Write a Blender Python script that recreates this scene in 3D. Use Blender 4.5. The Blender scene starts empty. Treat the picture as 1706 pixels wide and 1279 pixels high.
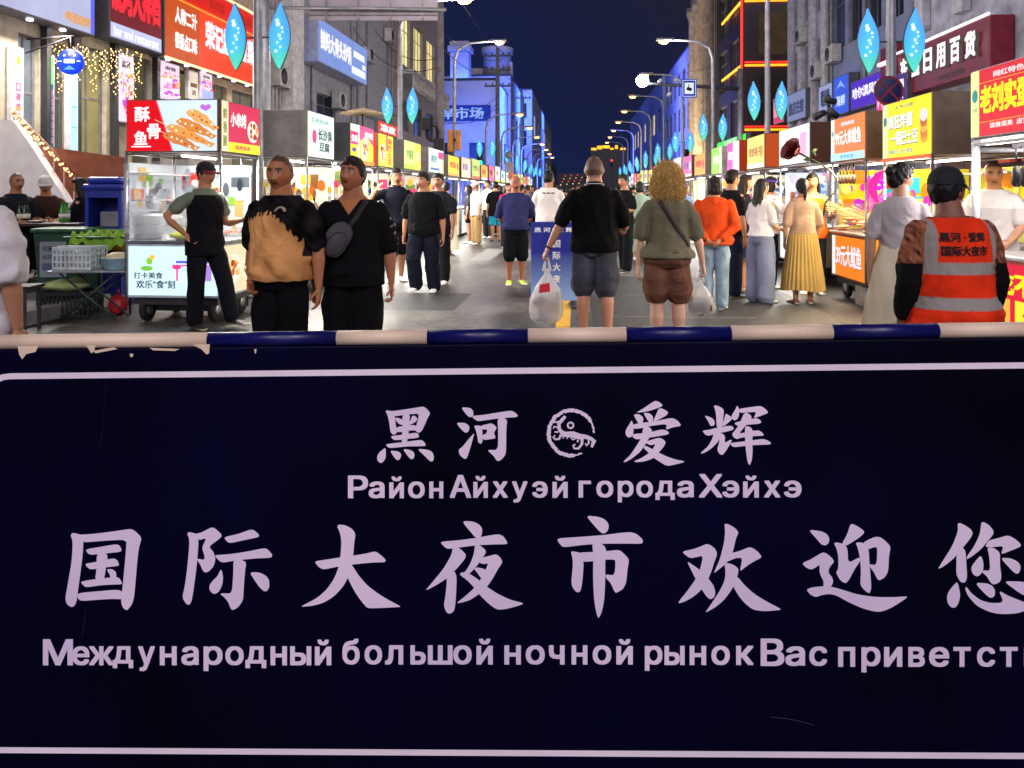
import bpy, bmesh, math, random
import numpy as np
from mathutils import Vector, Matrix, Euler
from mathutils.bvhtree import BVHTree
from mathutils.geometry import tessellate_polygon
R = math.radians
SC = bpy.context.scene
COL = SC.collection
# ------------------------------------------------------------------ camera, sky, sun, exposure
FPX, CX, HY, CAMH = 1300.0, 853.0, 321.0, 1.42
cam = bpy.data.cameras.new('camera'); camo = bpy.data.objects.new('camera', cam); COL.objects.link(camo)
cam.sensor_width = 36.0; cam.lens = FPX/1706*36; cam.clip_start = .05; cam.clip_end = 2000
cam.shift_y = -(639.5-HY)/1706
camo.location = (0, 0, CAMH); camo.rotation_euler = (R(90), 0, 0)
SC.camera = camo
wd = bpy.data.worlds.new('World'); SC.world = wd; wd.use_nodes = True
nt = wd.node_tree; nt.nodes.clear()
wo = nt.nodes.new('ShaderNodeOutputWorld'); bg = nt.nodes.new('ShaderNodeBackground')
tc = nt.nodes.new('ShaderNodeTexCoord'); sx = nt.nodes.new('ShaderNodeSeparateXYZ')
nz = nt.nodes.new('ShaderNodeTexNoise'); nz.inputs['Scale'].default_value = 2.2; nz.inputs['Detail'].default_value = 4
add = nt.nodes.new('ShaderNodeMath'); add.operation = 'MULTIPLY_ADD'; add.inputs[1].default_value = .55
rp = nt.nodes.new('ShaderNodeValToRGB')
rp.color_ramp.elements[0].position = .0; rp.color_ramp.elements[0].color = (.007, .018, .10, 1)
rp.color_ramp.elements[1].position = .75; rp.color_ramp.elements[1].color = (.013, .013, .022, 1)
e = rp.color_ramp.elements.new(.35); e.color = (.008, .012, .050, 1)
L = nt.links.new
L(tc.outputs['Generated'], sx.inputs[0]); L(tc.outputs['Generated'], nz.inputs['Vector'])
ad2 = nt.nodes.new('ShaderNodeMath'); ad2.operation = 'MULTIPLY_ADD'; ad2.inputs[1].default_value = .8
L(sx.outputs[0], ad2.inputs[0]); L(sx.outputs[2], ad2.inputs[2]); L(nz.outputs[0], add.inputs[0]); L(ad2.outputs[0], add.inputs[2]); L(add.outputs[0], rp.inputs[0])
L(rp.outputs[0], bg.inputs[0]); L(bg.outputs[0], wo.inputs[0]); bg.inputs[1].default_value = .6
sun = bpy.data.lights.new('ambient_night_light', 'SUN'); suno = bpy.data.objects.new('ambient_night_light', sun); COL.objects.link(suno)
sun.energy = .62; sun.angle = R(50); sun.color = (.95, .87, 1.0)
suno.rotation_euler = (R(60), 0, R(4))     # soft city glow from behind the photographer
SC.view_settings.view_transform = 'Standard'; SC.view_settings.look = 'None'
SC.view_settings.exposure = 0.9; SC.view_settings.gamma = 1.0
cy = SC.cycles
cy.max_bounces = 6; cy.diffuse_bounces = 2; cy.glossy_bounces = 3; cy.transmission_bounces = 4; cy.transparent_max_bounces = 10
cy.sample_clamp_indirect = 4.0; cy.sample_clamp_direct = 0; cy.caustics_reflective = False; cy.caustics_refractive = False
cy.use_denoising = True; cy.use_light_tree = True
try: cy.denoiser = 'OPENIMAGEDENOISE'
except Exception: pass
SA = math.atan(.0857); SK = .0857                       # the street runs 4.9 degrees right of the camera axis
SRZ = -SA
def at(px, py, Y): return Vector(((px-CX)/FPX*Y, Y, CAMH-(py-HY)/FPX*Y))
def st(t, Y, z=0): return Vector((t+SK*Y, Y, z))
rnd = random.Random(7)

# ------------------------------------------------------------------ materials
def srgb(h):
    if isinstance(h, str):
        h = h.lstrip('#'); c = [int(h[i:i+2], 16)/255 for i in (0, 2, 4)]
    else: c = list(h)
    return tuple((x/12.92 if x <= .04045 else ((x+.055)/1.055)**2.4) for x in c)
MATS = {}
def mat(key, col=None, rough=.6, metal=0., var=.25, scale=6., bump=0., bscale=40., emit=None, es=0., samp=False, alpha=1., coat=0., trans=0., spec=None):
    if key in MATS: return MATS[key]
    m = bpy.data.materials.new(key); m.use_nodes = True; n = m.node_tree; p = n.nodes['Principled BSDF']
    c = srgb(col) if isinstance(col, str) else col
    tc = n.nodes.new('ShaderNodeTexCoord')
    nz = n.nodes.new('ShaderNodeTexNoise'); nz.inputs['Scale'].default_value = scale; nz.inputs['Detail'].default_value = 5
    n.links.new(tc.outputs['Object'], nz.inputs['Vector'])
    rp = n.nodes.new('ShaderNodeValToRGB'); rp.color_ramp.elements[0].position = .3; rp.color_ramp.elements[1].position = .72
    rp.color_ramp.elements[0].color = tuple(x*(1-var) for x in c)+(1,)
    rp.color_ramp.elements[1].color = tuple(min(1, x*(1+var)) for x in c)+(1,)
    n.links.new(nz.outputs[0], rp.inputs[0]); n.links.new(rp.outputs[0], p.inputs['Base Color'])
    p.inputs['Roughness'].default_value = rough; p.inputs['Metallic'].default_value = metal
    if spec is not None: p.inputs['Specular IOR Level'].default_value = spec
    if coat: p.inputs['Coat Weight'].default_value = coat
    if alpha < 1: p.inputs['Alpha'].default_value = alpha
    if trans: p.inputs['Transmission Weight'].default_value = trans
    if bump:
        n2 = n.nodes.new('ShaderNodeTexNoise'); n2.inputs['Scale'].default_value = bscale; n2.inputs['Detail'].default_value = 4
        b = n.nodes.new('ShaderNodeBump'); b.inputs['Strength'].default_value = bump; b.inputs['Distance'].default_value = .02
        n.links.new(tc.outputs['Object'], n2.inputs['Vector']); n.links.new(n2.outputs[0], b.inputs['Height']); n.links.new(b.outputs[0], p.inputs['Normal'])
    if emit is not None:
        ec = srgb(emit) if isinstance(emit, str) else emit
        r2 = n.nodes.new('ShaderNodeValToRGB'); r2.color_ramp.elements[0].position = .25; r2.color_ramp.elements[1].position = .75
        r2.color_ramp.elements[0].color = tuple(x*(1-var*.6) for x in ec)+(1,)
        r2.color_ramp.elements[1].color = tuple(min(1, x*(1+var*.3)) for x in ec)+(1,)
        n.links.new(nz.outputs[0], r2.inputs[0]); n.links.new(r2.outputs[0], p.inputs['Emission Color'])
        p.inputs['Emission Strength'].default_value = es
        if not samp:
            try: m.cycles.emission_sampling = 'NONE'
            except Exception: pass
    MATS[key] = m; return m
def vcmat(key, rough=.85, bump=.15, bscale=60., sheen=.0, emit=0., spec=.5):
    """albedo from the mesh's own colour attribute, with fine weave noise"""
    if key in MATS: return MATS[key]
    m = bpy.data.materials.new(key); m.use_nodes = True; n = m.node_tree; p = n.nodes['Principled BSDF']
    a = n.nodes.new('ShaderNodeAttribute'); a.attribute_name = 'Col'
    tc = n.nodes.new('ShaderNodeTexCoord'); nz = n.nodes.new('ShaderNodeTexNoise'); nz.inputs['Scale'].default_value = bscale; nz.inputs['Detail'].default_value = 4
    mr = n.nodes.new('ShaderNodeMapRange'); mr.inputs[3].default_value = .8; mr.inputs[4].default_value = 1.15
    mx = n.nodes.new('ShaderNodeMix'); mx.data_type = 'RGBA'; mx.blend_type = 'MULTIPLY'; mx.inputs[0].default_value = 1
    b = n.nodes.new('ShaderNodeBump'); b.inputs['Strength'].default_value = bump; b.inputs['Distance'].default_value = .01
    lk = n.links.new
    lk(tc.outputs['Object'], nz.inputs['Vector']); lk(nz.outputs[0], mr.inputs[0]); lk(a.outputs['Color'], mx.inputs[6]); lk(mr.outputs[0], mx.inputs[7])
    lk(mx.outputs[2], p.inputs['Base Color']); lk(nz.outputs[0], b.inputs['Height']); lk(b.outputs[0], p.inputs['Normal'])
    if emit:
        lk(mx.outputs[2], p.inputs['Emission Color']); p.inputs['Emission Strength'].default_value = emit
        try: m.cycles.emission_sampling = 'NONE'
        except Exception: pass
    p.inputs['Roughness'].default_value = rough; p.inputs['Specular IOR Level'].default_value = spec
    if sheen: p.inputs['Sheen Weight'].default_value = sheen
    MATS[key] = m; return m
EM = .70            # lit panels are metered for exposure 0.8
def glow(hexc, es=1.0, samp=False, var=.12, scale=3.):
    return mat('light %s %.2f%s' % (hexc, es, 's' if samp else ''), tuple(x*.16 for x in srgb(hexc)), rough=.35, var=var, scale=scale, emit=hexc, es=es*EM, samp=samp, spec=.12)
def paint(hexc, rough=.5, **k):
    return mat('paint %s %.2f' % (hexc, rough)+''.join(sorted(k)), hexc, rough=rough, **k)

# ------------------------------------------------------------------ objects
def link(o): COL.objects.link(o); return o
def tag(o, label=None, cat=None, group=None, kind=None):
    if label: o['label'] = label
    if cat: o['category'] = cat
    if group: o['group'] = group
    if kind: o['kind'] = kind
    return o
def thing(name, label, cat, loc=(0, 0, 0), rz=0., group=None):
    o = link(bpy.data.objects.new(name, None)); o.location = loc; o.rotation_euler = (0, 0, rz); o.empty_display_size = .1
    return tag(o, label, cat, group)
TXS = bpy.data.scenes.new('typesetting')
_TXT = {}
def untangle(P):
    """a contour that crosses itself is cut into simple loops at each crossing"""
    n = len(P)
    if n < 3: return []
    for i in range(n):
        a, b = P[i], P[(i+1) % n]
        for j in range(i+2, n):
            if i == 0 and j == n-1: continue
            c, d = P[j], P[(j+1) % n]; r = (b[0]-a[0], b[1]-a[1]); q = (d[0]-c[0], d[1]-c[1]); den = r[0]*q[1]-r[1]*q[0]
            if abs(den) < 1e-12: continue
            t = ((c[0]-a[0])*q[1]-(c[1]-a[1])*q[0])/den; u = ((c[0]-a[0])*r[1]-(c[1]-a[1])*r[0])/den
            if 1e-6 < t < 1-1e-6 and 1e-6 < u < 1-1e-6:
                X = (a[0]+r[0]*t, a[1]+r[1]*t)
                return untangle([X]+P[i+1:j+1])+untangle([X]+P[j+1:]+P[:i+1])
    return [P]
def glyphs(s, bold=.02):
    k = s
    if k not in _TXT:
        c = bpy.data.curves.new('lettering', 'FONT'); c.body = s; c.size = 1; c.resolution_u = 2; c.fill_mode = 'NONE'
        o = bpy.data.objects.new('lettering', c); TXS.collection.objects.link(o)
        with bpy.context.temp_override(scene=TXS, view_layer=TXS.view_layers[0]):
            m = bpy.data.meshes.new_from_object(o.evaluated_get(bpy.context.evaluated_depsgraph_get()))
        co = [(v.co.x, v.co.y) for v in m.vertices]; nb = {}
        for e in m.edges:
            i, j = e.vertices; nb.setdefault(i, []).append(j); nb.setdefault(j, []).append(i)
        bpy.data.objects.remove(o); bpy.data.curves.remove(c); bpy.data.meshes.remove(m)
        seen = set(); loops = []
        for i in sorted(nb):
            if i in seen: continue
            lp = [i]; seen.add(i); cur = i
            while True:
                nx = [j for j in nb[cur] if j not in seen]
                if not nx: break
                cur = nx[0] if (cur+1) not in nx else cur+1; seen.add(cur); lp.append(cur)
            for P in untangle([co[q] for q in lp]):
                ar = sum(P[q][0]*P[(q+1) % len(P)][1]-P[(q+1) % len(P)][0]*P[q][1] for q in range(len(P)))/2
                loops.append((ar, P))
        def inside(pt, P):
            r_ = False; x, y = pt; j = len(P)-1
            for i in range(len(P)):
                if (P[i][1] > y) != (P[j][1] > y) and x < (P[j][0]-P[i][0])*(y-P[i][1])/(P[j][1]-P[i][1])+P[i][0]: r_ = not r_
                j = i
            return r_
        vs = []; fs = []
        sg = 1 if sum(1 if l[0] > 0 else -1 for l in loops if abs(l[0]) == max(abs(q[0]) for q in loops)) > 0 else -1
        outs = [l for l in loops if l[0]*sg > 0]; holes = [l for l in loops if l[0]*sg <= 0]
        for n_, (ar, P) in enumerate(outs):
            hs = [h[1] for h in holes if inside((sum(q[0] for q in h[1])/len(h[1]), sum(q[1] for q in h[1])/len(h[1])), P) and abs(h[0]) < abs(ar)]
            flat = list(P)
            for h_ in hs: flat += h_
            tr = tessellate_polygon([[Vector((x, y, 0)) for x, y in q] for q in [P]+hs]); b0 = len(vs)
            vs += [(x, y, n_ % 4) for x, y in flat]
            for t_ in tr:
                A_, B_, C_ = [flat[q] for q in t_]; cr = (B_[0]-A_[0])*(C_[1]-A_[1])-(C_[0]-A_[0])*(B_[1]-A_[1])
                if abs(cr) > 1e-9: fs.append(tuple(b0+q for q in (t_ if cr > 0 else t_[::-1])))
        _TXT[k] = (vs, fs)
    return _TXT[k]
class MB:
    def __init__(s): s.v = []; s.f = []; s.m = []; s.mats = []; s.cur = 0; s.M = None; s.sm = []; s.smooth = False
    def use(s, m):
        if m not in s.mats: s.mats.append(m)
        s.cur = s.mats.index(m); return s
    def add(s, vs, fs):
        b = len(s.v)
        if s.M is not None: vs = [s.M @ Vector(v) for v in vs]
        s.v.extend(tuple(v) for v in vs)
        for f in fs: s.f.append(tuple(i+b for i in f)); s.m.append(s.cur); s.sm.append(s.smooth)
        return s
    def box(s, a, b, bev=0.):
        x0, y0, z0 = [min(p, q) for p, q in zip(a, b)]; x1, y1, z1 = [max(p, q) for p, q in zip(a, b)]
        if bev <= 0:
            vs = [(x0, y0, z0), (x1, y0, z0), (x1, y1, z0), (x0, y1, z0), (x0, y0, z1), (x1, y0, z1), (x1, y1, z1), (x0, y1, z1)]
            return s.add(vs, [(0, 3, 2, 1), (4, 5, 6, 7), (0, 1, 5, 4), (1, 2, 6, 5), (2, 3, 7, 6), (3, 0, 4, 7)])
        e = min(bev, (x1-x0)/2.01, (y1-y0)/2.01, (z1-z0)/2.01)
        bm = bmesh.new(); bmesh.ops.create_cube(bm, size=1)
        for v in bm.verts: v.co = Vector((x0+(v.co.x+.5)*(x1-x0), y0+(v.co.y+.5)*(y1-y0), z0+(v.co.z+.5)*(z1-z0)))
        bmesh.ops.bevel(bm, geom=bm.edges[:], offset=e, segments=2, affect='EDGES', profile=.5)
        bm.verts.index_update(); vs = [tuple(v.co) for v in bm.verts]; fs = [tuple(v.index for v in f.verts) for f in bm.faces]; bm.free()
        return s.add(vs, fs)
    def tube(s, pts, r, n=8, caps=True, closed=False):
        pts = [Vector(p) for p in pts]; N = len(pts); rs = r if isinstance(r, (list, tuple)) else [r]*N
        vs = []; fs = []; up = None
        for i, p in enumerate(pts):
            if closed: d = pts[(i+1) % N]-pts[i-1]
            else: d = pts[min(i+1, N-1)]-pts[max(i-1, 0)]
            d = d.normalized() if d.length > 1e-9 else Vector((0, 0, 1))
            if up is None: up = Vector((0, 0, 1)) if abs(d.z) < .9 else Vector((0, 1, 0))
            a = d.cross(up); a = a.normalized() if a.length > 1e-6 else d.orthogonal().normalized(); b = a.cross(d).normalized(); up = b
            for k in range(n):
                t = 2*math.pi*k/n; vs.append(p+(a*math.cos(t)+b*math.sin(t))*rs[i])
        for i in range(N if closed else N-1):
            j = (i+1) % N
            for k in range(n): fs.append((i*n+k, i*n+(k+1) % n, j*n+(k+1) % n, j*n+k))
        if caps and not closed: fs.append(tuple(range(n))[::-1]); fs.append(tuple(range((N-1)*n, N*n)))
        o = s.smooth; s.smooth = True; s.add(vs, fs); s.smooth = o; return s
    def cyl(s, p0, p1, r0, r1=None, n=14): return s.tube([p0, p1], [r0, r0 if r1 is None else r1], n)
    def lathe(s, c, prof, n=20, ax='z'):
        """prof = [(r, h)...]"""
        vs = []; fs = []; N = len(prof); c = Vector(c)
        for r, h in prof:
            for k in range(n):
                t = 2*math.pi*k/n; x, y = r*math.cos(t), r*math.sin(t)
                vs.append(c+(Vector((x, y, h)) if ax == 'z' else Vector((x, h, y)) if ax == 'y' else Vector((h, x, y))))
        for i in range(N-1):
            for k in range(n): fs.append((i*n+k, i*n+(k+1) % n, (i+1)*n+(k+1) % n, (i+1)*n+k))
        fs.append(tuple(range(n))[::-1]); fs.append(tuple(range((N-1)*n, N*n)))
        o = s.smooth; s.smooth = True; s.add(vs, fs); s.smooth = o; return s
    def ball(s, c, r, n=12, sq=(1, 1, 1), noise=0., seed=0):
        rg = random.Random(seed); vs = []; fs = []; h = max(6, n//2); c = Vector(c)
        vs.append(c+Vector((0, 0, r*sq[2]))); 
        for i in range(1, h):
            for k in range(n):
                a = math.pi*i/h; t = 2*math.pi*k/n; q = r*(1+noise*(rg.random()-.5)*2)
                vs.append(c+Vector((q*sq[0]*math.sin(a)*math.cos(t), q*sq[1]*math.sin(a)*math.sin(t), q*sq[2]*math.cos(a))))
        vs.append(c-Vector((0, 0, r*sq[2]))); z = len(vs)-1
        for k in range(n): fs.append((0, 1+k, 1+(k+1) % n)); fs.append((z, 1+(h-2)*n+(k+1) % n, 1+(h-2)*n+k))
        for i in range(h-2):
            for k in range(n): fs.append((1+i*n+k, 1+(i+1)*n+k, 1+(i+1)*n+(k+1) % n, 1+i*n+(k+1) % n))
        o = s.smooth; s.smooth = True; s.add(vs, fs); s.smooth = o; return s
    def poly(s, pts, th=None):
        """flat polygon (CCW seen from its front); th = thickness vector pushed behind"""
        n = len(pts); pts = [Vector(p) for p in pts]
        if th is None: return s.add(pts, [tuple(range(n))])
        th = Vector(th); vs = pts+[p+th for p in pts]
        fs = [tuple(range(n)), tuple(range(2*n-1, n-1, -1))]+[((i+1) % n, i, n+i, n+(i+1) % n) for i in range(n)]
        return s.add(vs, fs)
    def text(s, t, o, u, w, wid, hei, bold=.02, fit=True):
        """lettering in the rectangle o + u*wid + w*hei; u, w unit vectors"""
        vs, fs = glyphs(t, bold); o = Vector(o); u = Vector(u); w = Vector(w)
        xs = [v[0] for v in vs]; ys = [v[1] for v in vs]
        if not xs: return s
        x0, x1, y0, y1 = min(xs), max(xs), min(ys), max(ys)
        sxx = wid/(x1-x0+2*bold); syy = hei/(y1-y0+1.6*bold); nrm = u.cross(w)
        sh = [(0, 0)] if bold <= 0 else [(-1, -.7), (1, .7), (-1, .7), (1, -.7)] if bold > .015 else [(-1, 0), (1, 0)]
        for i, (a, c) in enumerate(sh):
            q = o+nrm*(.0003*i*min(1, hei*8))
            s.add([q+nrm*(.00007*d)+u*((x-x0+bold*(1+a))*sxx)+w*((y-y0+bold*(.8+c))*syy) for x, y, d in vs], fs)
        return s
    def build(s, name, m=None, parent=None, loc=None, rz=0.):
        me = bpy.data.meshes.new(name); me.from_pydata(s.v, [], s.f)
        mats = s.mats or ([m] if m else [])
        for k in mats: me.materials.append(k)
        if len(mats) > 1: me.polygons.foreach_set('material_index', s.m)
        me.polygons.foreach_set('use_smooth', s.sm); me.update()
        o = link(bpy.data.objects.new(name, me))
        if parent is not None: o.parent = parent
        if loc is not None: o.location = loc
        if rz: o.rotation_euler = (0, 0, rz)
        return o
def part(name, m, parent, fn):
    b = MB(); b.use(m); fn(b); return b.build(name, m, parent)
def children(o): return [c for c in bpy.data.objects if c.parent == o]
def copy_tree(o, parent=None, kids=None):
    c = o.copy(); COL.objects.link(c)
    if parent is not None: c.parent = parent
    for ch in o.children: copy_tree(ch, c)
    return c
def lamp(name, kind, parent, loc, energy, color=(1, 1, 1), size=.3, sizey=None, rot=(0, 0, 0), spread=None):
    l = bpy.data.lights.new(name, kind); l.energy = energy; l.color = color
    if kind == 'AREA':
        l.shape = 'RECTANGLE'; l.size = size; l.size_y = sizey or size
        if spread: l.spread = spread
    elif kind in ('POINT', 'SPOT'): l.shadow_soft_size = size
    o = link(bpy.data.objects.new(name, l)); o.location = loc; o.rotation_euler = rot
    if parent is not None: o.parent = parent
    return o
X3, Y3, Z3 = Vector((1, 0, 0)), Vector((0, 1, 0)), Vector((0, 0, 1))
# ------------------------------------------------------------------ the ground: road, kerbs, pavements, markings
def asphalt():
    m = bpy.data.materials.new('worn asphalt'); m.use_nodes = True; n = m.node_tree; p = n.nodes['Principled BSDF']; lk = n.links.new
    tc = n.nodes.new('ShaderNodeTexCoord')
    big = n.nodes.new('ShaderNodeTexNoise'); big.inputs['Scale'].default_value = .9; big.inputs['Detail'].default_value = 6; big.inputs['Roughness'].default_value = .62
    mp = n.nodes.new('ShaderNodeMapping'); mp.inputs['Scale'].default_value = (1.0, .45, 1); lk(tc.outputs['Object'], mp.inputs[0]); lk(mp.outputs[0], big.inputs['Vector'])
    fine = n.nodes.new('ShaderNodeTexNoise'); fine.inputs['Scale'].default_value = 38; fine.inputs['Detail'].default_value = 2; lk(tc.outputs['Object'], fine.inputs['Vector'])
    vor = n.nodes.new('ShaderNodeTexVoronoi'); vor.inputs['Scale'].default_value = 55; lk(tc.outputs['Object'], vor.inputs['Vector'])
    rp = n.nodes.new('ShaderNodeValToRGB'); rp.color_ramp.elements[0].position = .44; rp.color_ramp.elements[0].color = (.016, .016, .018, 1)
    rp.color_ramp.elements[1].position = .58; rp.color_ramp.elements[1].color = (.105, .098, .088, 1); lk(big.outputs[0], rp.inputs[0])
    mr = n.nodes.new('ShaderNodeMapRange'); mr.inputs[1].default_value = .35; mr.inputs[2].default_value = .65; mr.inputs[3].default_value = .45; mr.inputs[4].default_value = 1.55; lk(fine.outputs[0], mr.inputs[0])
    mx = n.nodes.new('ShaderNodeMix'); mx.data_type = 'RGBA'; mx.blend_type = 'MULTIPLY'; mx.inputs[0].default_value = 1; lk(rp.outputs[0], mx.inputs[6]); lk(mr.outputs[0], mx.inputs[7])
    vc = n.nodes.new('ShaderNodeTexVoronoi'); vc.feature = 'DISTANCE_TO_EDGE'; vc.inputs['Scale'].default_value = .55; wp = n.nodes.new('ShaderNodeTexNoise'); wp.inputs['Scale'].default_value = 2.5; wp.inputs['Detail'].default_value = 6
    lk(tc.outputs['Object'], wp.inputs['Vector']); ma = n.nodes.new('ShaderNodeMix'); ma.data_type = 'RGBA'; ma.inputs[0].default_value = .22; lk(tc.outputs['Object'], ma.inputs[6]); lk(wp.outputs[1], ma.inputs[7]); lk(ma.outputs[2], vc.inputs['Vector'])
    cr = n.nodes.new('ShaderNodeMapRange'); cr.inputs[1].default_value = 0; cr.inputs[2].default_value = .010; cr.inputs[3].default_value = .35; cr.inputs[4].default_value = 1; lk(vc.outputs[0], cr.inputs[0])
    sn = n.nodes.new('ShaderNodeTexNoise'); sn.inputs['Scale'].default_value = 3.2; sn.inputs['Detail'].default_value = 8; sn.inputs['Roughness'].default_value = .75; lk(mp.outputs[0], sn.inputs['Vector'])
    sm = n.nodes.new('ShaderNodeMapRange'); sm.inputs[1].default_value = .38; sm.inputs[2].default_value = .62; sm.inputs[3].default_value = .55; sm.inputs[4].default_value = 1.45; lk(sn.outputs[0], sm.inputs[0])
    m1 = n.nodes.new('ShaderNodeMath'); m1.operation = 'MULTIPLY'; lk(cr.outputs[0], m1.inputs[0]); lk(sm.outputs[0], m1.inputs[1])
    m2 = n.nodes.new('ShaderNodeMix'); m2.data_type = 'RGBA'; m2.blend_type = 'MULTIPLY'; m2.inputs[0].default_value = 1; lk(mx.outputs[2], m2.inputs[6]); lk(m1.outputs[0], m2.inputs[7])
    lk(m2.outputs[2], p.inputs['Base Color'])
    rr = n.nodes.new('ShaderNodeMapRange'); rr.inputs[3].default_value = .24; rr.inputs[4].default_value = .62; lk(big.outputs[0], rr.inputs[0]); lk(rr.outputs[0], p.inputs['Roughness'])
    ad = n.nodes.new('ShaderNodeMath'); ad.operation = 'ADD'; lk(fine.outputs[0], ad.inputs[0]); lk(vor.outputs[0], ad.inputs[1])
    b = n.nodes.new('ShaderNodeBump'); b.inputs['Strength'].default_value = .5; b.inputs['Distance'].default_value = .006; lk(ad.outputs[0], b.inputs['Height']); lk(b.outputs[0], p.inputs['Normal'])
    return m
g = MB(); g.poly([(-400, -60, -.02), (400, -60, -.02), (400, 900, -.02), (-400, 900, -.02)])
tag(g.build('ground', mat('dark soil', (.05, .05, .05), rough=.9)), kind='structure')
g = MB(); g.poly([(-5.9, -30, 0), (5.6, -30, 0), (5.6, 500, 0), (-5.9, 500, 0)])
tag(g.build('road', asphalt(), rz=SRZ), kind='structure')
for nm, x0, x1, h in (('pavement', -12, -5.9, .15), ('pavement', 5.6, 12, .14)):
    b = MB(); b.use(mat('paving slabs', (.2, .19, .19), rough=.75, bump=.2, bscale=30))
    b.box((x0, -30, -.01), (x1, 500, h)); tag(b.build(nm, rz=SRZ), kind='structure')
    b = MB(); b.use(mat('kerb granite', (.3, .3, .3), rough=.7)); kx = x1 if x0 < 0 else x0
    for k in range(120): b.box((kx-.07, -6+k, 0), (kx+.07, -6+k+.985, h+.012), .012)
    tag(b.build('kerb', rz=SRZ), kind='structure')
b = MB(); b.use(mat('yellow road paint', '#e0ad2e', rough=.6, var=.3, scale=30))
b.poly([(-.245, 2, .004), (-.095, 2, .004), (-.095, 10.6, .004), (-.245, 10.6, .004)])
b.poly([(-.245, 16, .004), (-.095, 16, .004), (-.095, 200, .004), (-.245, 200, .004)])
tag(b.build('road_marking', rz=SRZ), kind='structure')
b = MB(); b.use(mat('newer dark asphalt patch', (.030, .030, .032), rough=.55, var=.5, scale=9, bump=.4, bscale=60)); b.poly([(.15, 6.2, .002), (2.9, 6.2, .002), (2.9, 13.4, .002), (.15, 13.4, .002)]); b.poly([(-3.2, 9.3, .002), (-1.5, 9.3, .002), (-1.5, 10.9, .002), (-3.2, 10.9, .002)])
tag(b.build('road_patch', rz=SRZ), kind='structure')
b = MB(); b.use(mat('pale road lines and bars', (.22, .22, .21), rough=.6, var=.6, scale=25))
for (x0, x1, y, w) in ((.3, 2.0, 9.0, .03), (.6, 2.1, 10.9, .035), (-1.2, 2.6, 8.25, .02)):
    b.poly([(x0, y, .004), (x1, y+.02, .004), (x1, y+w+.02, .004), (x0, y+w, .004)])
for k in range(6):   # row of pale bars across the road further on
    b.poly([(-4.1+k*.9, 16.2, .004), (-3.65+k*.9, 16.2, .004), (-3.65+k*.9, 19.6, .004), (-4.1+k*.9, 19.6, .004)])
tag(b.build('road_marking', rz=SRZ), kind='structure')

# ------------------------------------------------------------------ the barrier with its banner panel
BY = 1.5; BYAW = math.atan(-.066/1.97)
bar = thing('crowd_barrier', 'dark navy barrier panel in the foreground, lilac Chinese and Russian lettering, striped top rail', 'barrier', (0, BY, 0), BYAW)
bar.rotation_euler = Euler((0, R(-1.05), BYAW))
# the barrier turns about a point near the lens height so that its foot stays on the road
bar.location = (0, BY, .0)
BM = Matrix.Translation(bar.location) @ bar.rotation_euler.to_matrix().to_4x4(); BI = BM.inverted()
def bp(px, py, off=0.):
    """pixel ray met with the panel's front plane -> panel coordinates"""
    o = BI @ Vector((0, 0, CAMH)); d = BI.to_3x3() @ Vector(((px-CX)/FPX, 1, -(py-HY)/FPX)); t = -o.y/d.y; q = o+d*t
    return Vector((q.x, -off, q.z))
navy = mat('navy banner sheet', (.0011, .0008, .0150), rough=.5, var=.8, scale=1.6, bump=.03, bscale=3, spec=.06)  # broad variation of the navy painted in place of faint reflections
lil = mat('lilac reflective vinyl', (.84, .69, 1.0), rough=.5, var=.14, scale=2.5)
zt, zb = bp(853, 572).z, bp(853, 1290).z; xl = bp(-70, 900).x; xr = xl+3.0
b = MB(); b.use(navy); b.box((xl, 0, zb-.03), (xr, .022, zt), .004); panel = b.build('panel', parent=bar)
def chaikin(p, n=2, q=.22):
    for _ in range(n):
        o = []
        for i in range(len(p)):
            a, c = p[i], p[(i+1) % len(p)]
            o.append((a[0]*(1-q)+c[0]*q, a[1]*(1-q)+c[1]*q)); o.append((a[0]*q+c[0]*(1-q), a[1]*q+c[1]*(1-q)))
        p = o
    return p
def ngon(b, pts, off):
    q = [bp(x, y, off) for x, y in pts]
    ar = sum(q[i].x*q[(i+1) % len(q)].z-q[(i+1) % len(q)].x*q[i].z for i in range(len(q)))
    if ar < 0: q = q[::-1]
    b.poly(q)
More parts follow.
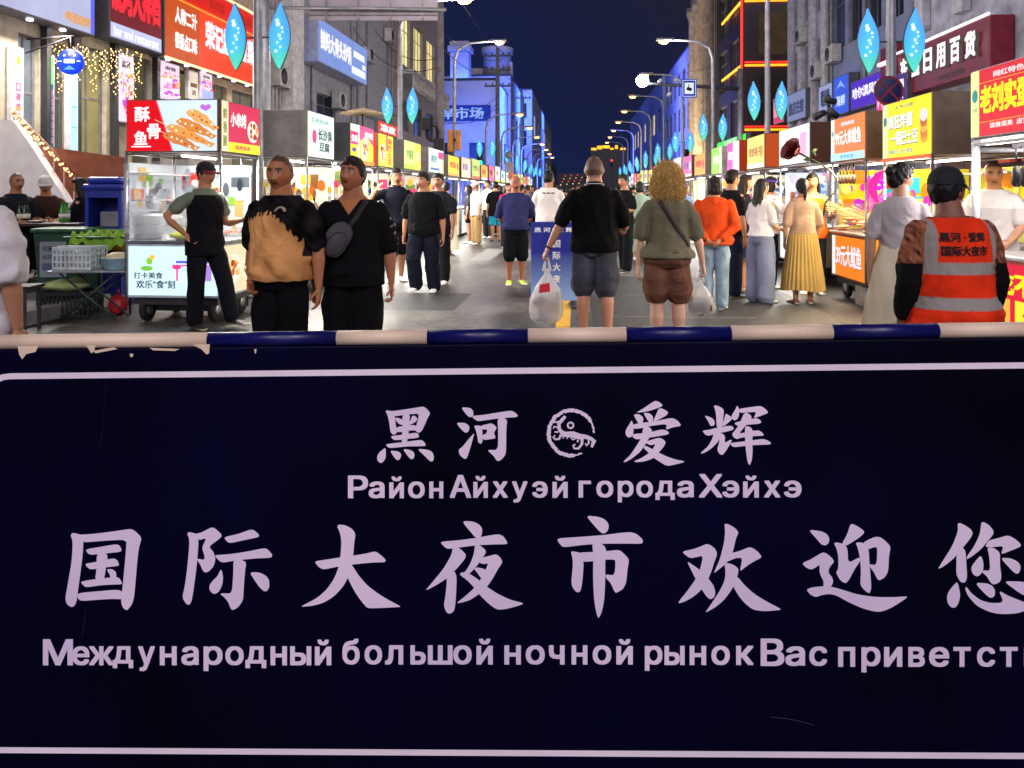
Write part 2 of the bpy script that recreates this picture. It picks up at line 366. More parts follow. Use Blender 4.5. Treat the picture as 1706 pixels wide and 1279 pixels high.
HZ = {
(610, 660, 10.035): '325,245 345,232 440,248 480,330 500,510 520,600 490,635 450,640 410,600 400,540 385,420 360,320|345,232 440,248 700,210 900,178 955,168 1020,210 1075,285 1030,355 970,500 930,575 890,610 850,600 820,560 850,450 890,285 735,298 480,330 440,330|605,290 735,290 722,480 710,620 690,740 680,770 590,770 605,600|480,360 530,355 610,385 612,475 560,468 510,420|770,325 810,320 860,365 840,420 720,485 722,430 745,400|500,510 720,480 800,475 850,500 850,575 800,565 710,570 510,605|410,660 600,640 820,605 865,615 888,660 870,690 700,708 480,732 440,705|325,795 590,765 900,725 950,735 1000,800 990,830 700,830 420,862 360,845|325,850 335,950 325,1040 275,1105 235,1110 190,1065 185,1000 225,930 270,895|395,900 530,912 580,945 590,985 565,1050 530,1065 490,1040|610,870 740,890 795,920 815,975 800,1030 760,1050 720,1020|855,870 1030,885 1105,920 1135,985 1130,1060 1100,1088 1060,1070 960,970',
(730, 660, 10.035): '383,180 530,190 575,225 590,270 588,325 550,350 510,340 450,280|300,440 430,438 490,465 525,510 515,570 480,608 440,600 380,545|605,610 595,660 540,850 500,980 470,1045 430,1038 370,990 345,930 350,880 385,860 430,815 520,700|590,322 750,310 1020,265 1215,235 1280,262 1335,315 1310,348 1130,355 960,372 720,408 655,412 570,350|990,360 1110,355 1155,400 1140,520 1135,920 1115,990 1060,1055 1010,1082 975,1070 930,995 830,905 850,892 1000,895 1005,600|600,490 640,482 720,492 740,560 745,740 725,785 700,787 668,760 655,660 630,560|700,492 860,450 905,450 985,515 930,610 960,680 950,700 860,715 750,728 740,640 805,625 825,545 740,555',
(1010, 660, 10.035): '490,275 600,215 760,105 820,72 880,90 945,145 920,175 760,230 640,260|455,300 540,295 600,330 622,370 610,450 550,470 500,390|620,270 720,280 770,320 785,370 775,430 720,440 660,350|875,200 930,200 1000,235 1040,270 1000,320 850,400 780,420 830,310|420,395 450,450 455,600 440,660 380,690 335,660 318,600 340,530 390,460|440,465 610,440 850,405 1050,365 1110,360 1190,400 1250,475 1230,495 1110,515 990,560 1020,455 720,495 620,525 450,545|440,630 620,610 760,590 920,550 1000,560 1050,610 1030,635 850,665 700,690 500,720 440,680|620,500 710,500 765,560 750,620 700,720 640,820 560,930 420,1040 310,1100 280,1090 400,980 520,800 590,680|640,760 840,695 900,690 960,720 995,770 950,850 870,940 790,1030 650,1080 520,1097 450,1085 600,1020 720,940 780,870 825,790 740,815 680,785|640,820 700,840 880,940 1010,1000 1150,1050 1305,1080 1290,1100 1060,1155 990,1150 880,1080 770,1010 700,930 620,860',
(1140, 660, 10.035): '490,150 560,155 640,200 662,240 650,350 640,520 540,530 535,350 520,240|333,318 420,340 480,375 510,420 505,480 450,498 430,480 390,400|685,290 720,300 790,345 800,380 720,450 645,510 645,440 670,370|297,570 400,560 540,525 770,485 810,505 828,540 800,565 620,605 480,635 400,658 350,640|490,610 590,600 600,680 560,760 450,870 350,935 270,958 290,925 400,830 470,700|580,610 640,620 682,670 670,780 780,715 795,740 760,800 700,900 640,980 590,965 545,890 580,780 585,680|878,148 915,200 915,300 890,370 840,405 790,370 790,310 850,220|905,205 1080,180 1270,155 1330,190 1395,250 1385,280 1280,320 1150,370 1205,255 1080,262 920,275|985,290 1040,265 1130,330 1090,420 1000,510 920,605 930,690 880,712 830,690 790,630 850,560 930,440|830,440 950,405 1100,375 1210,362 1265,390 1285,430 1250,455 1100,465 900,490 860,475|900,620 1010,600 1130,572 1240,562 1300,600 1325,640 1310,655 1130,660 1000,675 900,700|755,775 1010,745 1130,730 1310,705 1390,730 1447,775 1430,800 1140,810 1000,825 830,845 790,825|1010,500 1060,490 1125,530 1145,600 1130,750 1138,900 1125,1060 1085,1155 1050,1080 1025,900 1010,700',
(80, 850, 6.732): '255,275 280,248 375,272 400,360 385,560 340,880 325,1010 300,1070 262,1085 210,1050 195,980 215,880 270,560 280,350|300,262 375,272 560,258 800,225 930,205 980,230 1055,305 1020,420 1000,600 970,960 945,1050 900,1110 875,1118 835,1080 820,1010 840,850 880,420 880,325 620,340 400,358 340,330|335,925 560,905 790,885 850,920 850,995 720,990 560,1000 375,1015 335,985|425,435 560,412 770,375 810,395 832,450 800,465 670,478 480,497 445,475|415,595 550,575 680,545 750,535 785,560 802,610 780,622 650,635 480,662 445,635|550,480 665,478 672,540 650,660 635,770 530,780 550,650|365,795 530,768 700,750 770,740 810,760 842,825 740,828 600,835 430,860 400,835|660,655 730,655 770,690 772,750 705,758 700,720',
(280, 850, 6.732): '215,262 235,240 325,262 345,340 325,600 290,880 265,1020 240,1060 205,1050 160,975 190,850 220,620 240,400 238,310|300,262 370,250 480,192 520,192 605,270 595,305 455,405 510,460 535,540 515,620 470,675 425,698 395,680 360,600 325,555 335,540 410,555 410,500 380,420 435,305 345,335|622,300 780,265 940,208 985,235 1022,270 1020,298 860,330 720,362 675,360|530,500 700,488 880,462 1090,418 1130,445 1175,500 1155,530 1000,535 840,550 730,565 630,582 590,575 535,520|735,550 830,552 880,580 865,680 850,880 845,1000 800,1070 750,1110 710,1112 680,1030 640,975 588,938 610,925 720,932 735,700|598,650 620,730 615,820 580,900 540,932 500,930 465,880 470,830 510,780 560,730|918,690 1020,690 1090,720 1135,770 1140,850 1115,900 1080,905 1030,860 970,775',
(480, 850, 6.732): '550,180 570,157 640,165 720,205 758,265 742,360 730,520 720,610 680,740 620,850 520,960 400,1035 270,1070 150,1080 160,1068 330,980 440,880 520,760 570,630 590,500 600,340 580,240|293,570 400,555 590,525 860,487 980,455 1040,500 1095,550 1090,580 950,582 720,605 560,628 400,662 350,640|700,590 720,615 800,740 900,850 1050,960 1265,1075 1250,1082 910,1098 870,1075 780,960 710,840 665,740 640,640',
(680, 850, 6.732): '600,118 720,122 790,150 832,200 828,260 810,310 760,310 700,240|355,350 560,335 760,308 920,278 1020,265 1070,290 1115,360 1105,378 960,380 760,390 570,415 440,432 400,400|500,410 570,415 650,490 640,540 520,680 430,765 300,845 190,902 250,830 400,650 490,490|430,700 520,675 545,740 540,900 530,1050 515,1130 465,1160 430,1140 400,1070 420,950 435,800|750,385 800,385 880,450 845,520 760,635 690,705 640,750 580,720 590,695 640,690 700,590 740,480|840,525 920,505 990,487 1030,520 1062,575 1010,650 950,760 880,860 790,940 680,1010 530,1045 640,960 740,870 820,760 870,660 900,590 850,600 800,585 810,550|765,635 830,645 875,665 860,740 815,755 780,700 740,655|620,690 700,712 800,780 880,850 1000,930 1150,1000 1295,1035 1270,1055 1110,1100 1000,1112 900,1040 800,940 740,860 660,775 580,720',
(900, 850, 6.732): '515,58 640,68 720,95 768,150 765,215 730,255 695,258 650,220 580,140|175,312 420,298 720,275 900,250 1010,242 1080,260 1150,325 1148,360 1130,373 960,370 700,372 480,385 270,412 235,395|342,460 370,457 460,475 488,570 475,780 455,895 430,918 400,912 355,850 350,780 365,640 365,540|420,470 590,465 740,455 880,440 920,465 998,545 978,660 965,800 930,880 850,925 830,905 790,810 730,750 730,715 835,728 845,560 820,548 720,550 590,568 460,575|580,365 695,372 740,425 728,560 728,800 718,1000 690,1140 655,1208 635,1170 605,1020 592,780 595,480',
(1110, 850, 6.732): '175,460 310,432 380,405 450,375 490,385 550,430 572,490 540,570 510,670 470,770 400,885 300,970 200,1025 140,1042 140,1020 230,910 330,770 380,660 415,505 330,525 270,535 220,505|232,568 300,612 375,665 470,760 530,840 550,910 540,970 495,998 455,970 400,890 330,770 270,650|650,150 690,150 770,195 812,245 780,310 745,470 700,560 640,620 530,705 545,670 600,550 650,350 660,230|720,480 830,450 930,408 980,425 1040,475 1072,525 1000,560 900,620 820,690 855,530 780,530 670,580 680,520|650,600 680,585 760,610 812,655 795,740 750,860 650,1000 540,1090 430,1148 480,1080 600,900 660,770 662,660|700,740 795,735 870,830 980,930 1100,1005 1290,1105 1260,1115 1110,1128 970,1112 870,1030 800,940 752,855',
(1310, 850, 6.732): '243,212 400,235 455,265 482,310 475,365 440,393 395,385 340,320|172,590 280,545 400,470 440,475 500,520 540,575 480,635 470,700 515,750 525,800 500,860 410,860 420,800 375,710 370,650 375,605 310,650 270,663 220,640|220,885 300,858 400,850 510,855 650,895 800,942 1000,970 1200,972 1360,960 1340,985 1180,1090 1070,1132 1000,1135 860,1100 700,1030 560,950 480,935 400,945 330,972 270,945|715,155 745,150 820,190 882,240 820,300 720,365 665,395 620,370 680,270|530,365 560,355 650,375 685,430 690,590 820,520 830,560 760,660 700,780 660,818 600,780 552,690 580,660 582,520 560,420|770,355 860,358 920,420 930,600 945,780 950,870 930,932 870,890 825,830 835,700 825,540 800,420|850,360 950,310 1010,290 1070,305 1170,400 1148,500 1140,680 1100,750 1040,783 1015,765 980,690 930,625 930,600 1010,612 1018,410 980,408 900,440',
(1486, 850, 6.732): '735,140 780,145 880,205 907,255 880,310 800,410 700,530 590,620 510,662 560,580 680,390 740,230|720,500 790,410 825,460 832,600 842,740 825,800 795,812 760,795 718,710 722,600|1000,130 1030,130 1090,165 1148,245 1080,335 1000,430 900,510 832,550 840,510 920,400 985,260|1080,335 1200,305 1300,275 1380,320 1442,375 1440,405 1340,445 1215,495 1250,395 1130,410 1040,410|1065,415 1130,412 1210,470 1205,600 1225,740 1210,800 1140,832 1100,805 1060,735 1005,690 1020,668 1100,675 1085,500|992,495 1022,580 1020,670 980,725 945,738 900,710 882,640 920,580|1210,530 1310,530 1390,560 1430,600 1440,640 1420,700 1385,710 1330,660|722,795 740,830 762,940 745,1030 710,1085 665,1088 620,1040 610,960 640,890|825,845 880,920 980,1000 1100,1035 1250,1030 1190,890 1290,950 1481,1025 1560,1060 1520,1110 1400,1150 1230,1160 1100,1140 950,1070 850,960 815,880|920,805 1060,812 1120,840 1150,890 1145,960 1100,978 1050,945|1255,795 1320,788 1481,795 1560,840 1560,930 1470,950 1380,890',
}
for (ox, oy, sc), s in HZ.items():
    b = MB(); b.use(lil)
    for i, stq in enumerate(s.split('|')):
        pts = [tuple(float(q) for q in p.split(',')) for p in stq.split()]
        pts = chaikin(pts, 2, .2)
        ngon(b, [(ox+x/sc, oy+y/sc) for x, y in pts], .0006+.00015*i)
    b.build('lettering', parent=bar)
# the round emblem between the four top characters
b = MB(); b.use(lil); rg = random.Random(3); ex, ey, es_ = 870, 660, 10.035
def brush(pts, off, q=1):
    l, r_ = [], []
    for i, (x, y, w) in enumerate(pts):
        a = pts[max(i-1, 0)]; c = pts[min(i+1, len(pts)-1)]; dx, dy = c[0]-a[0], c[1]-a[1]; n = math.hypot(dx, dy) or 1
        l.append((x-dy/n*w/2, y+dx/n*w/2)); r_.append((x+dy/n*w/2, y-dx/n*w/2))
    for i in range(len(pts)-1):
        ngon(b, [(ex+x/es_, ey+y/es_) for x, y in (l[i], l[i+1], r_[i+1], r_[i])], off)
ring = []
for k in range(75):
    a = R(62)+R(298)*k/74; w = 58+rg.uniform(-10, 12)-(30 if k < 6 or k > 66 else 0)
    rr = 378+rg.uniform(-8, 8); ring.append((822+rr*math.cos(a), 612+rr*math.sin(a), w))
brush(ring, .0006)
for i, s in enumerate(('720,330,50 660,400,62 612,460,60 622,560,66 700,632,92 850,636,112 960,672,100 1060,675,72 1150,705,60 1200,745,80 1160,850,40', '1000,700,74 1000,790,62 940,870,52 870,868,46 850,820,42 890,800,34', '1110,690,40 1112,780,46 1072,822,40 1052,780,26', '650,640,60 612,712,48 550,715,46 516,680,36 550,650,30', '600,520,36 532,500,30 520,540,26', '600,595,36 540,592,32', '530,432,30 620,420,44', '815,690,32 850,722,32 912,690,26', '690,660,30 680,700,26', '760,660,30 750,705,26', '930,720,40 925,765,36')):
    brush([(x_, y_, w_*(.95 if i == 0 else .74)) for x_, y_, w_ in [tuple(float(q) for q in p.split(',')) for p in s.split()]], .0008+.00012*i)
brush([(808+48*math.cos(R(k*30)), 483+48*math.sin(R(k*30)), 30) for k in range(13)], .0007)
b.build('emblem', parent=bar)
# the two Russian lines, letter by letter
def cyr(rows, ox, sc, base, cap, xh, desc, dtop):
    b = MB(); b.use(lil)
    for ch, x0, x1 in rows:
        lo, hi = base, xh
        if ch in 'РАХМВ': hi = cap
        if ch in 'йб': hi = dtop
        if ch in 'уру': lo = desc
        if ch == 'д': lo = base+(desc-base)*.5
        if ch in 'урд' and ch != 'д': lo = desc
        p0 = bp(ox+x0/sc, lo, .0007); p1 = bp(ox+x1/sc, lo, .0007); p2 = bp(ox+x0/sc, hi, .0007)
        u = p1-p0; w = p2-p0
        b.text(ch, p0, u.normalized(), w.normalized(), u.length, w.length, bold=.026)
    return b.build('lettering', parent=bar)
def rows(s): return [(q.split(':')[0], float(q.split(':')[1].split('-')[0]), float(q.split('-')[1])) for q in s.split()]
cyr(rows('Р:85-228 а:232-345 й:378-482 о:512-630 н:662-762'), 560, 4.265, 829.7, 791.5, 801.5, 836.7, 793.2)
cyr(rows('А:808-960 й:975-1078 х:1112-1220 у:1250-1360 э:1393-1503 й:1537-1645'), 560, 4.265, 829.0, 790.5, 801.2, 836.7, 792.2)
cyr(rows('г:102-190 о:228-348 р:380-492 о:512-630 д:648-785 а:800-920'), 940, 4.265, 828.5, 789, 800.2, 836.4, 792)
cyr(rows('Х:955-1125 э:1122-1243 й:1270-1382 х:1418-1535 э:1560-1685'), 940, 4.265, 828.5, 789, 800, 836, 791.6)
cyr(rows('М:205-347 е:343-425 ж:422-540 д:535-632 у:655-735 н:758-838 а:860-942 р:965-1055 о:1068-1155 д:1163-1262 н:1282-1360 ы:1375-1475 й:1492-1570'), 0, 2.843, 1107.8, 1064, 1075.8, 1117.4, 1064.8)
cyr(rows('б:30-112 о:135-218 л:232-318 ь:352-425 ш:435-552 о:555-642 й:665-742'), 560, 2.843, 1106.6, 1063, 1074.2, 1116.4, 1063.3)
cyr(rows('н:797-875 о:898-988 ч:1008-1082 н:1115-1190 о:1215-1303 й:1327-1405'), 560, 2.843, 1106.6, 1063, 1074.2, 1116.4, 1064)
cyr(rows('р:1462-1545 ы:1555-1650 н:1674-1752 о:1777-1864 к:1894-1977'), 560, 2.843, 1107.4, 1063, 1075, 1117, 1064)
cyr(rows('В:458-570 а:575-668 с:688-773'), 1106, 2.843, 1109, 1063, 1076, 1117.5, 1064)
cyr(rows('п:825-905 р:935-1025 и:1042-1128 в:1157-1235 е:1255-1350 т:1370-1452 с:1482-1568 т:1590-1675 в:1705-1785 у:1805-1890 е:1905-2000 т:2015-2095'), 1106, 2.843, 1110.4, 1063, 1077, 1119.6, 1064)
# border lines of the panel: one rounded loop
zt1, zb1 = bp(853, 617.5).z, bp(853, 1254).z; xl1 = bp(-24, 900).x; xr1 = xr-.03; rr = .055; hw = .0058
def loop(o):
    p = []
    for cx_, cz, a0, r_ in ((xr1-rr, zt1-rr, 0, rr), (xl1+rr, zt1-rr, 90, rr), (xl1+.016, zb1+.016, 180, .016), (xr1-rr, zb1+rr, 270, rr)):
        for k in range(7):
            a = R(a0+15*k); p.append(Vector((cx_+(r_+o)*math.cos(a), -.0006, cz+(r_+o)*math.sin(a))))
    return p
b = MB(); b.use(mat('white border vinyl', (.90, .78, .95), rough=.5, var=.12, scale=3)); A, B2 = loop(hw), loop(-hw); n = len(A)
b.add(A+B2, [(i, (i+1) % n, n+(i+1) % n, n+i) for i in range(n)]); b.build('border', parent=bar)
# top rail: a tube of blue and cream sleeves
cream = mat('cream rail sleeve', (.80, .62, .48), rough=.45, var=.12, scale=9); blue = mat('blue rail sleeve', (.004, .005, .10), rough=.35, var=.25, scale=9)
zr = bp(853, 561).z; rr_ = .0145
cuts = [-70, 345, 560, 712, 880, 1045, 1220, 1390, 1567, 1740, 1910, 2085, 2260, 2430, 2580]
for i in range(len(cuts)-1):
    x0, x1 = bp(cuts[i], 561).x, bp(cuts[i+1], 561).x
    b = MB(); b.use(cream if i % 2 == 0 else blue); b.tube([(x0, .011, zr), (x1-.0015, .011, zr)], rr_, 20)
    b.build('rail_sleeve', parent=bar)
# torn remains of white sleeve film hanging under the left end of the rail
b = MB(); b.use(cream)
for pts in ([(30, 574), (66, 574), (60, 586), (45, 589), (38, 598), (33, 590)], [(143, 574), (160, 574), (158, 585), (153, 588), (148, 580)], [(156, 584), (190, 578), (196, 581), (160, 588)], [(322, 574), (350, 573), (349, 588), (345, 590), (336, 581)], [(250, 579), (300, 581), (292, 584), (256, 583)], [(217, 589), (223, 589), (222, 594), (218, 594)], [(424, 581), (428, 581), (427, 588), (425, 588)]):
    q = [bp(x, y, .002) for x, y in pts]; b.poly(q[::-1], (0, .0012, 0))
b.build('torn_film', parent=bar)
# posts and feet that carry the panel
for x in (xl+.12, xr-.12):
    b = MB(); b.use(mat('galvanised tube', (.35, .36, .38), rough=.4, metal=.8)); zz = -(BM @ Vector((x, 0, 0))).z
    b.tube([(x, .04, zz+.012), (x, .04, zt)], .018, 12); b.build('post', parent=bar)
    b = MB(); b.use(mat('galvanised tube')); b.box((x-.03, -.22, zz+.001), (x+.03, .30, zz+.02), .004); b.build('foot', parent=bar)
# scratches on the banner sheet
b = MB(); b.use(mat('pale scratch', (.035, .035, .055), rough=.6))
def scr(pts, w):
    for (a, c) in zip(pts, pts[1:]): ngon(b, [a, c, (c[0]+w*.2, c[1]+w), (a[0]+w*.2, a[1]+w)], .0005)
scr([(143, 1010), (141, 1035), (137, 1060)], .9); scr([(176, 640), (173, 690), (168, 742)], .7); scr([(1282, 1193.4), (1310, 1196), (1335, 1201), (1356, 1207)], 1.0)
b.build('scratch', parent=bar)
# ------------------------------------------------------------------ people: lofted anatomy fused into one continuous skin per body
SKIN = vcmat('skin', rough=.55, bump=.05, bscale=120); CLOTH = vcmat('cloth', rough=.92, bump=.12, bscale=140, spec=.12); HAIRM = vcmat('hair', rough=.55, bump=.5, bscale=70, spec=.3)
SHOEM = vcmat('shoe', rough=.6, bump=.1)
def ringloft(rings, n=20):
    """rings: (centre, a-axis vec*ra, b-axis vec*rb); closed with domed caps"""
    V = []; F = []; N = len(rings)
    for c, a, b in rings:
        for k in range(n):
            t = 2*math.pi*k/n; V.append(c+a*math.cos(t)+b*math.sin(t))
    for i in range(N-1):
        for k in range(n): F.append((i*n+k, i*n+(k+1) % n, (i+1)*n+(k+1) % n, (i+1)*n+k))
    c0, a0, b0 = rings[0]; c1, a1, b1 = rings[-1]
    V.append(c0); V.append(c1); z = len(V)
    for k in range(n): F.append((z-2, (k+1) % n, k)); F.append((z-1, (N-1)*n+k, (N-1)*n+(k+1) % n))
    return V, F
def limb(pts, rs, n=14, flat=1.0, side=None):
    """tapering limb through pts with radii rs, rounded ends"""
    pts = [Vector(p) for p in pts]; out = []
    d0 = (pts[1]-pts[0]).normalized(); d1 = (pts[-1]-pts[-2]).normalized()
    P = [pts[0]-d0*rs[0]*.6]+pts+[pts[-1]+d1*rs[-1]*.6]; Q = [rs[0]*.7]+list(rs)+[rs[-1]*.7]
    up = Vector(side) if side else None
    for i, p in enumerate(P):
        d = (P[min(i+1, len(P)-1)]-P[max(i-1, 0)]).normalized()
        if up is None: up = d.orthogonal().normalized()
        a = (up-d*up.dot(d)).normalized(); b = d.cross(a); up = a
        out.append((p, a*Q[i], b*Q[i]*flat))
    return ringloft(out, n)
def blob(c, r, n=16, Rm=None):
    b = MB(); b.ball((0, 0, 0), 1, n); V = [Vector((v[0]*r[0], v[1]*r[1], v[2]*r[2])) for v in b.v]
    if Rm is not None: V = [Rm @ v for v in V]
    return [v+Vector(c) for v in V], b.f
def fuse(parts, vox, smooth=2):
    me = bpy.data.meshes.new('fuse'); V = []; F = []
    for v, f in parts:
        b = len(V); V.extend(tuple(x) for x in v); F.extend(tuple(i+b for i in q) for q in f)
    me.from_pydata(V, [], F); me.update()
    bm = bmesh.new(); bm.from_mesh(me); bmesh.ops.recalc_face_normals(bm, faces=bm.faces[:]); bm.to_mesh(me); bm.free()
    o = bpy.data.objects.new('fuse', me); TMP.collection.objects.link(o)
    md = o.modifiers.new('r', 'REMESH'); md.mode = 'VOXEL'; md.voxel_size = vox; md.use_smooth_shade = True
    if smooth:
        sm = o.modifiers.new('s', 'SMOOTH'); sm.iterations = smooth; sm.factor = .5
    with bpy.context.temp_override(scene=TMP, view_layer=TMP.view_layers[0]):
        dg = bpy.context.evaluated_depsgraph_get(); m = bpy.data.meshes.new_from_object(o.evaluated_get(dg))
    bpy.data.objects.remove(o); bpy.data.meshes.remove(me)
    return m
TMP = bpy.data.scenes.new('fusing')
def getv(m):
    a = np.empty(len(m.vertices)*3, np.float32); m.vertices.foreach_get('co', a); return a.reshape(-1, 3)
def getn(m):
    a = np.empty(len(m.vertices)*3, np.float32); m.vertex_normals.foreach_get('vector', a); return a.reshape(-1, 3)
def setv(m, a): m.vertices.foreach_set('co', np.ascontiguousarray(a, np.float32).ravel()); m.update()
def setcol(m, c):
    n = len(m.vertices); A = np.ones((n, 4), np.float32); A[:, :3] = c
    at_ = m.color_attributes.get('Col') or m.color_attributes.new('Col', 'FLOAT_COLOR', 'POINT')
    at_.data.foreach_set('color', A.ravel())
def waves(P, n, lo, hi, seed, zs=1.0):
    rg = np.random.RandomState(seed); s = np.zeros(len(P))
    for _ in range(n):
        d = rg.normal(size=3)*np.array([1, 1, zs]); d /= np.linalg.norm(d); k = 2*math.pi/rg.uniform(lo, hi)
        s += np.sin(P @ d*k+rg.uniform(0, 6.28))
    return s/math.sqrt(n)
def wrinkle(m, amp, seed, zs=.45, lo=.09, hi=.30, mask=None):
    P = getv(m); N = getn(m); Q = P+.03*np.stack([waves(P, 4, .2, .5, seed+20+i) for i in range(3)], 1)
    w = waves(Q, 7, lo, hi, seed, zs); w = np.where(w > .3, w*1.25, w*.75)
    a = amp*1.45*w+amp*.30*waves(Q, 8, .035, .07, seed+5, zs)
    a = np.maximum(a, -.35*amp)
    if mask is not None: a = a*mask(P)
    setv(m, P+N*a[:, None])
def mobj(name, m, mt, parent):
    m.name = name
    m.materials.clear(); m.materials.append(mt)
    m.polygons.foreach_set('use_smooth', [True]*len(m.polygons)); m.update()
    o = link(bpy.data.objects.new(name, m)); o.parent = parent; return o
MALE = [(.455, .060, .055, .004), (.49, .094, .070, .006), (.53, .099, .075, .006), (.58, .092, .068, .002), (.63, .088, .063, 0), (.68, .093, .066, -.002), (.73, .102, .070, -.003), (.770, .106, .066, 0), (.793, .100, .058, .004), (.812, .085, .050, .006), (.832, .062, .044, .008), (.855, .040, .039, .008)]
FEM = [(.455, .060, .055, .004), (.49, .100, .073, .008), (.53, .103, .076, .010), (.58, .090, .066, .004), (.63, .077, .056, 0), (.68, .082, .060, -.003), (.73, .090, .073, -.010), (.770, .093, .062, -.002), (.793, .087, .053, .004), (.812, .074, .046, .006), (.832, .052, .039, .008), (.855, .034, .034, .008)]
def n3(v): return Vector(v).normalized()
def hand(w, d, pn, side, H, curl=.5, sgn=1):
    """palm, four bent fingers of unequal length and a thumb from the side of the palm"""
    s = H/1.75; d = n3(d); pn = n3(pn-d*pn.dot(d)) if isinstance(pn, Vector) else n3(pn); x = d.cross(pn)*sgn      # x points to the thumb side
    P = []; L_ = .088*s
    rg = []
    for t, wd, th in ((-.30, .0215, .0185), (0, .0245, .0185), (.25, .034, .018), (.65, .041, .016), (1.0, .041, .013)):
        rg.append((w+d*L_*t, x*wd*s, pn*th*s))
    P.append(ringloft(rg, 12))
    for i, (off, ln, r) in enumerate(((.030, .070, .0082), (.010, .079, .0085), (-.011, .073, .0082), (-.031, .056, .0072))):
        p = w+d*L_*.93+x*off*s; a = curl*(.9+.12*i); pts = [p]; ang = a*.35; dirp = d
        for q, fr in ((0, .45), (1, .32), (2, .25)):
            dd = (d*math.cos(ang)+pn*math.sin(ang)+x*off*.9).normalized(); p = p+dd*ln*fr*s; pts.append(p); ang += a*.95
        P.append(limb(pts, [r*s, r*s*1.02, r*s*.92, r*s*.78], 8))
    p = w+d*L_*.25+x*.030*s; d1 = (d*.55+x*.72+pn*.35).normalized(); q = p+d1*.034*s; d2 = (d*.85+x*.22+pn*(.3+curl*.4)).normalized()
    P.append(limb([p, q, q+d2*.030*s, q+d2*.050*s], [.0125*s, .0102*s, .0092*s, .0075*s], 8))
    return P
PCOUNT = [0]
def person(label, X, Y, face=0, H=1.72, g=1.0, fem=False, skin='#b5805c', hair='short', hairc='#15110f', top=None, bottom=None, shoes='#d8d8d8', arms=None, legs=None,
           head=(0, 0, 0), lean=0, vox=.009, group=None, seat=None, z0=0., old=False, fatb=0., shoeh=None):
    PCOUNT[0] += 1; sd = PCOUNT[0]*13
    root = thing('person', label, 'person', (X, Y, z0), R(face), group)
    h = lambda v: v*H
    prof = FEM if fem else MALE
    shx = .098 if fem else .112
    leg0 = {'R': ((-.02, 0, -1), (0, .03, -1)), 'L': ((.02, 0, -1), (0, .03, -1))}; leg0.update(legs or {})
    arm0 = {'R': ((-.16, .04, -1), (-.03, -.16, -1)), 'L': ((.16, .04, -1), (.03, -.16, -1))}; arm0.update(arms or {})
    ca, sa = math.cos(R(lean)), math.sin(R(lean)); hipz = h(.52)
    def T(p):
        z = p.z-hipz
        k = min(1, max(0, z/(.12*H)))
        a = R(lean)*k; return Vector((p.x, p.y*math.cos(a)-z*math.sin(a) if lean else p.y, hipz+z*math.cos(a)+p.y*math.sin(a)*.0)) if lean else p
    # legs
    J = {}
    for s, q in (('R', -1), ('L', 1)):
        hip = Vector((q*h(.052), h(.004), hipz)); td, sdv = n3(leg0[s][0]), n3(leg0[s][1])
        knee = hip+td*h(.245); ank = knee+sdv*h(.235); J['hip'+s], J['knee'+s], J['ank'+s] = hip, knee, ank
    low = min(J['ankR'].z, J['ankL'].z)
    dz = (h(.04)-low) if seat is None else seat-(hipz-h(.055))
    for k in J: J[k] = J[k]+Vector((0, 0, dz))
    up = Vector((0, 0, dz))
    def tors(e, lo, hi, off=0., hem=None, loose=0.):
        out = []
        pr = prof
        zs = np.linspace(lo, hi, 18)
        for z in zs:
            rx = np.interp(z, [p[0] for p in pr], [p[1] for p in pr]); ry = np.interp(z, [p[0] for p in pr], [p[2] for p in pr]); yo = np.interp(z, [p[0] for p in pr], [p[3] for p in pr])
            bel = g if z < .76 else 1+(g-1)*.55
            if z > .815: bel = 1+(g-1)*.3
            fb = fatb*math.exp(-((z-.60)/.07)**2)
            rx = rx*bel+e/H+fb*.25; ry2 = ry*bel+e/H+fb*.5
            if loose and z < .74:      # cloth hangs straight from chest and shoulder blades
                k = min(1, (.74-z)/.10); rx = max(rx, (np.interp(.74, [p[0] for p in pr], [p[1] for p in pr])*bel+e/H)*(1-.04*k)*loose*k+rx*(1-k)); ry2 = max(ry2, (np.interp(.73, [p[0] for p in pr], [p[2] for p in pr])*bel+e/H)*(1-.03*k)*loose*k+ry2*(1-k))
            if hem and z < .57: q9 = min(1, (.57-z)/.04)*hem; rx += q9; ry2 += q9
            c = T(Vector((0, h(yo-fb*.5), h(z))))+up
            out.append((c, Vector((h(rx), 0, 0)), Vector((0, h(ry2)*ca, h(ry2)*sa*min(1, max(0, (z-.52)/.12))))))
        return ringloft(out, 28)
    # arms
    for s, q in (('R', -1), ('L', 1)):
        sh = T(Vector((q*h(shx)*(1+(g-1)*.4), h(.004), h(.792))))+up; ud, fd = n3(arm0[s][0]), n3(arm0[s][1])
        el = sh+ud*h(.172); wr = el+fd*h(.148); J['sh'+s], J['el'+s], J['wr'+s] = sh, el, wr
    gl = 1+(g-1)*.6; af = (.9 if fem else 1.0)*gl; lf = 1+(g-1)*.35
    nk0 = T(Vector((0, h(.008), h(.825))))+up; hc = T(Vector((0, h(-.007), h(.925))))+up
    hrot = Euler((R(-head[1]), R(head[2]), R(head[0]))).to_matrix()
    hc = hc+hrot @ Vector((0, -h(.008), 0))*(.0+abs(math.sin(R(head[1]))))
    B = [tors(-.008, .47, .848)]
    B.append(limb([nk0, nk0*.5+hc*.5, hc+Vector((0, h(.006), -h(.02)))], [h(.042)*gl*(1+(g-1)*.5), h(.036)*gl*(1+(g-1)*.5), h(.034)*gl], 14))
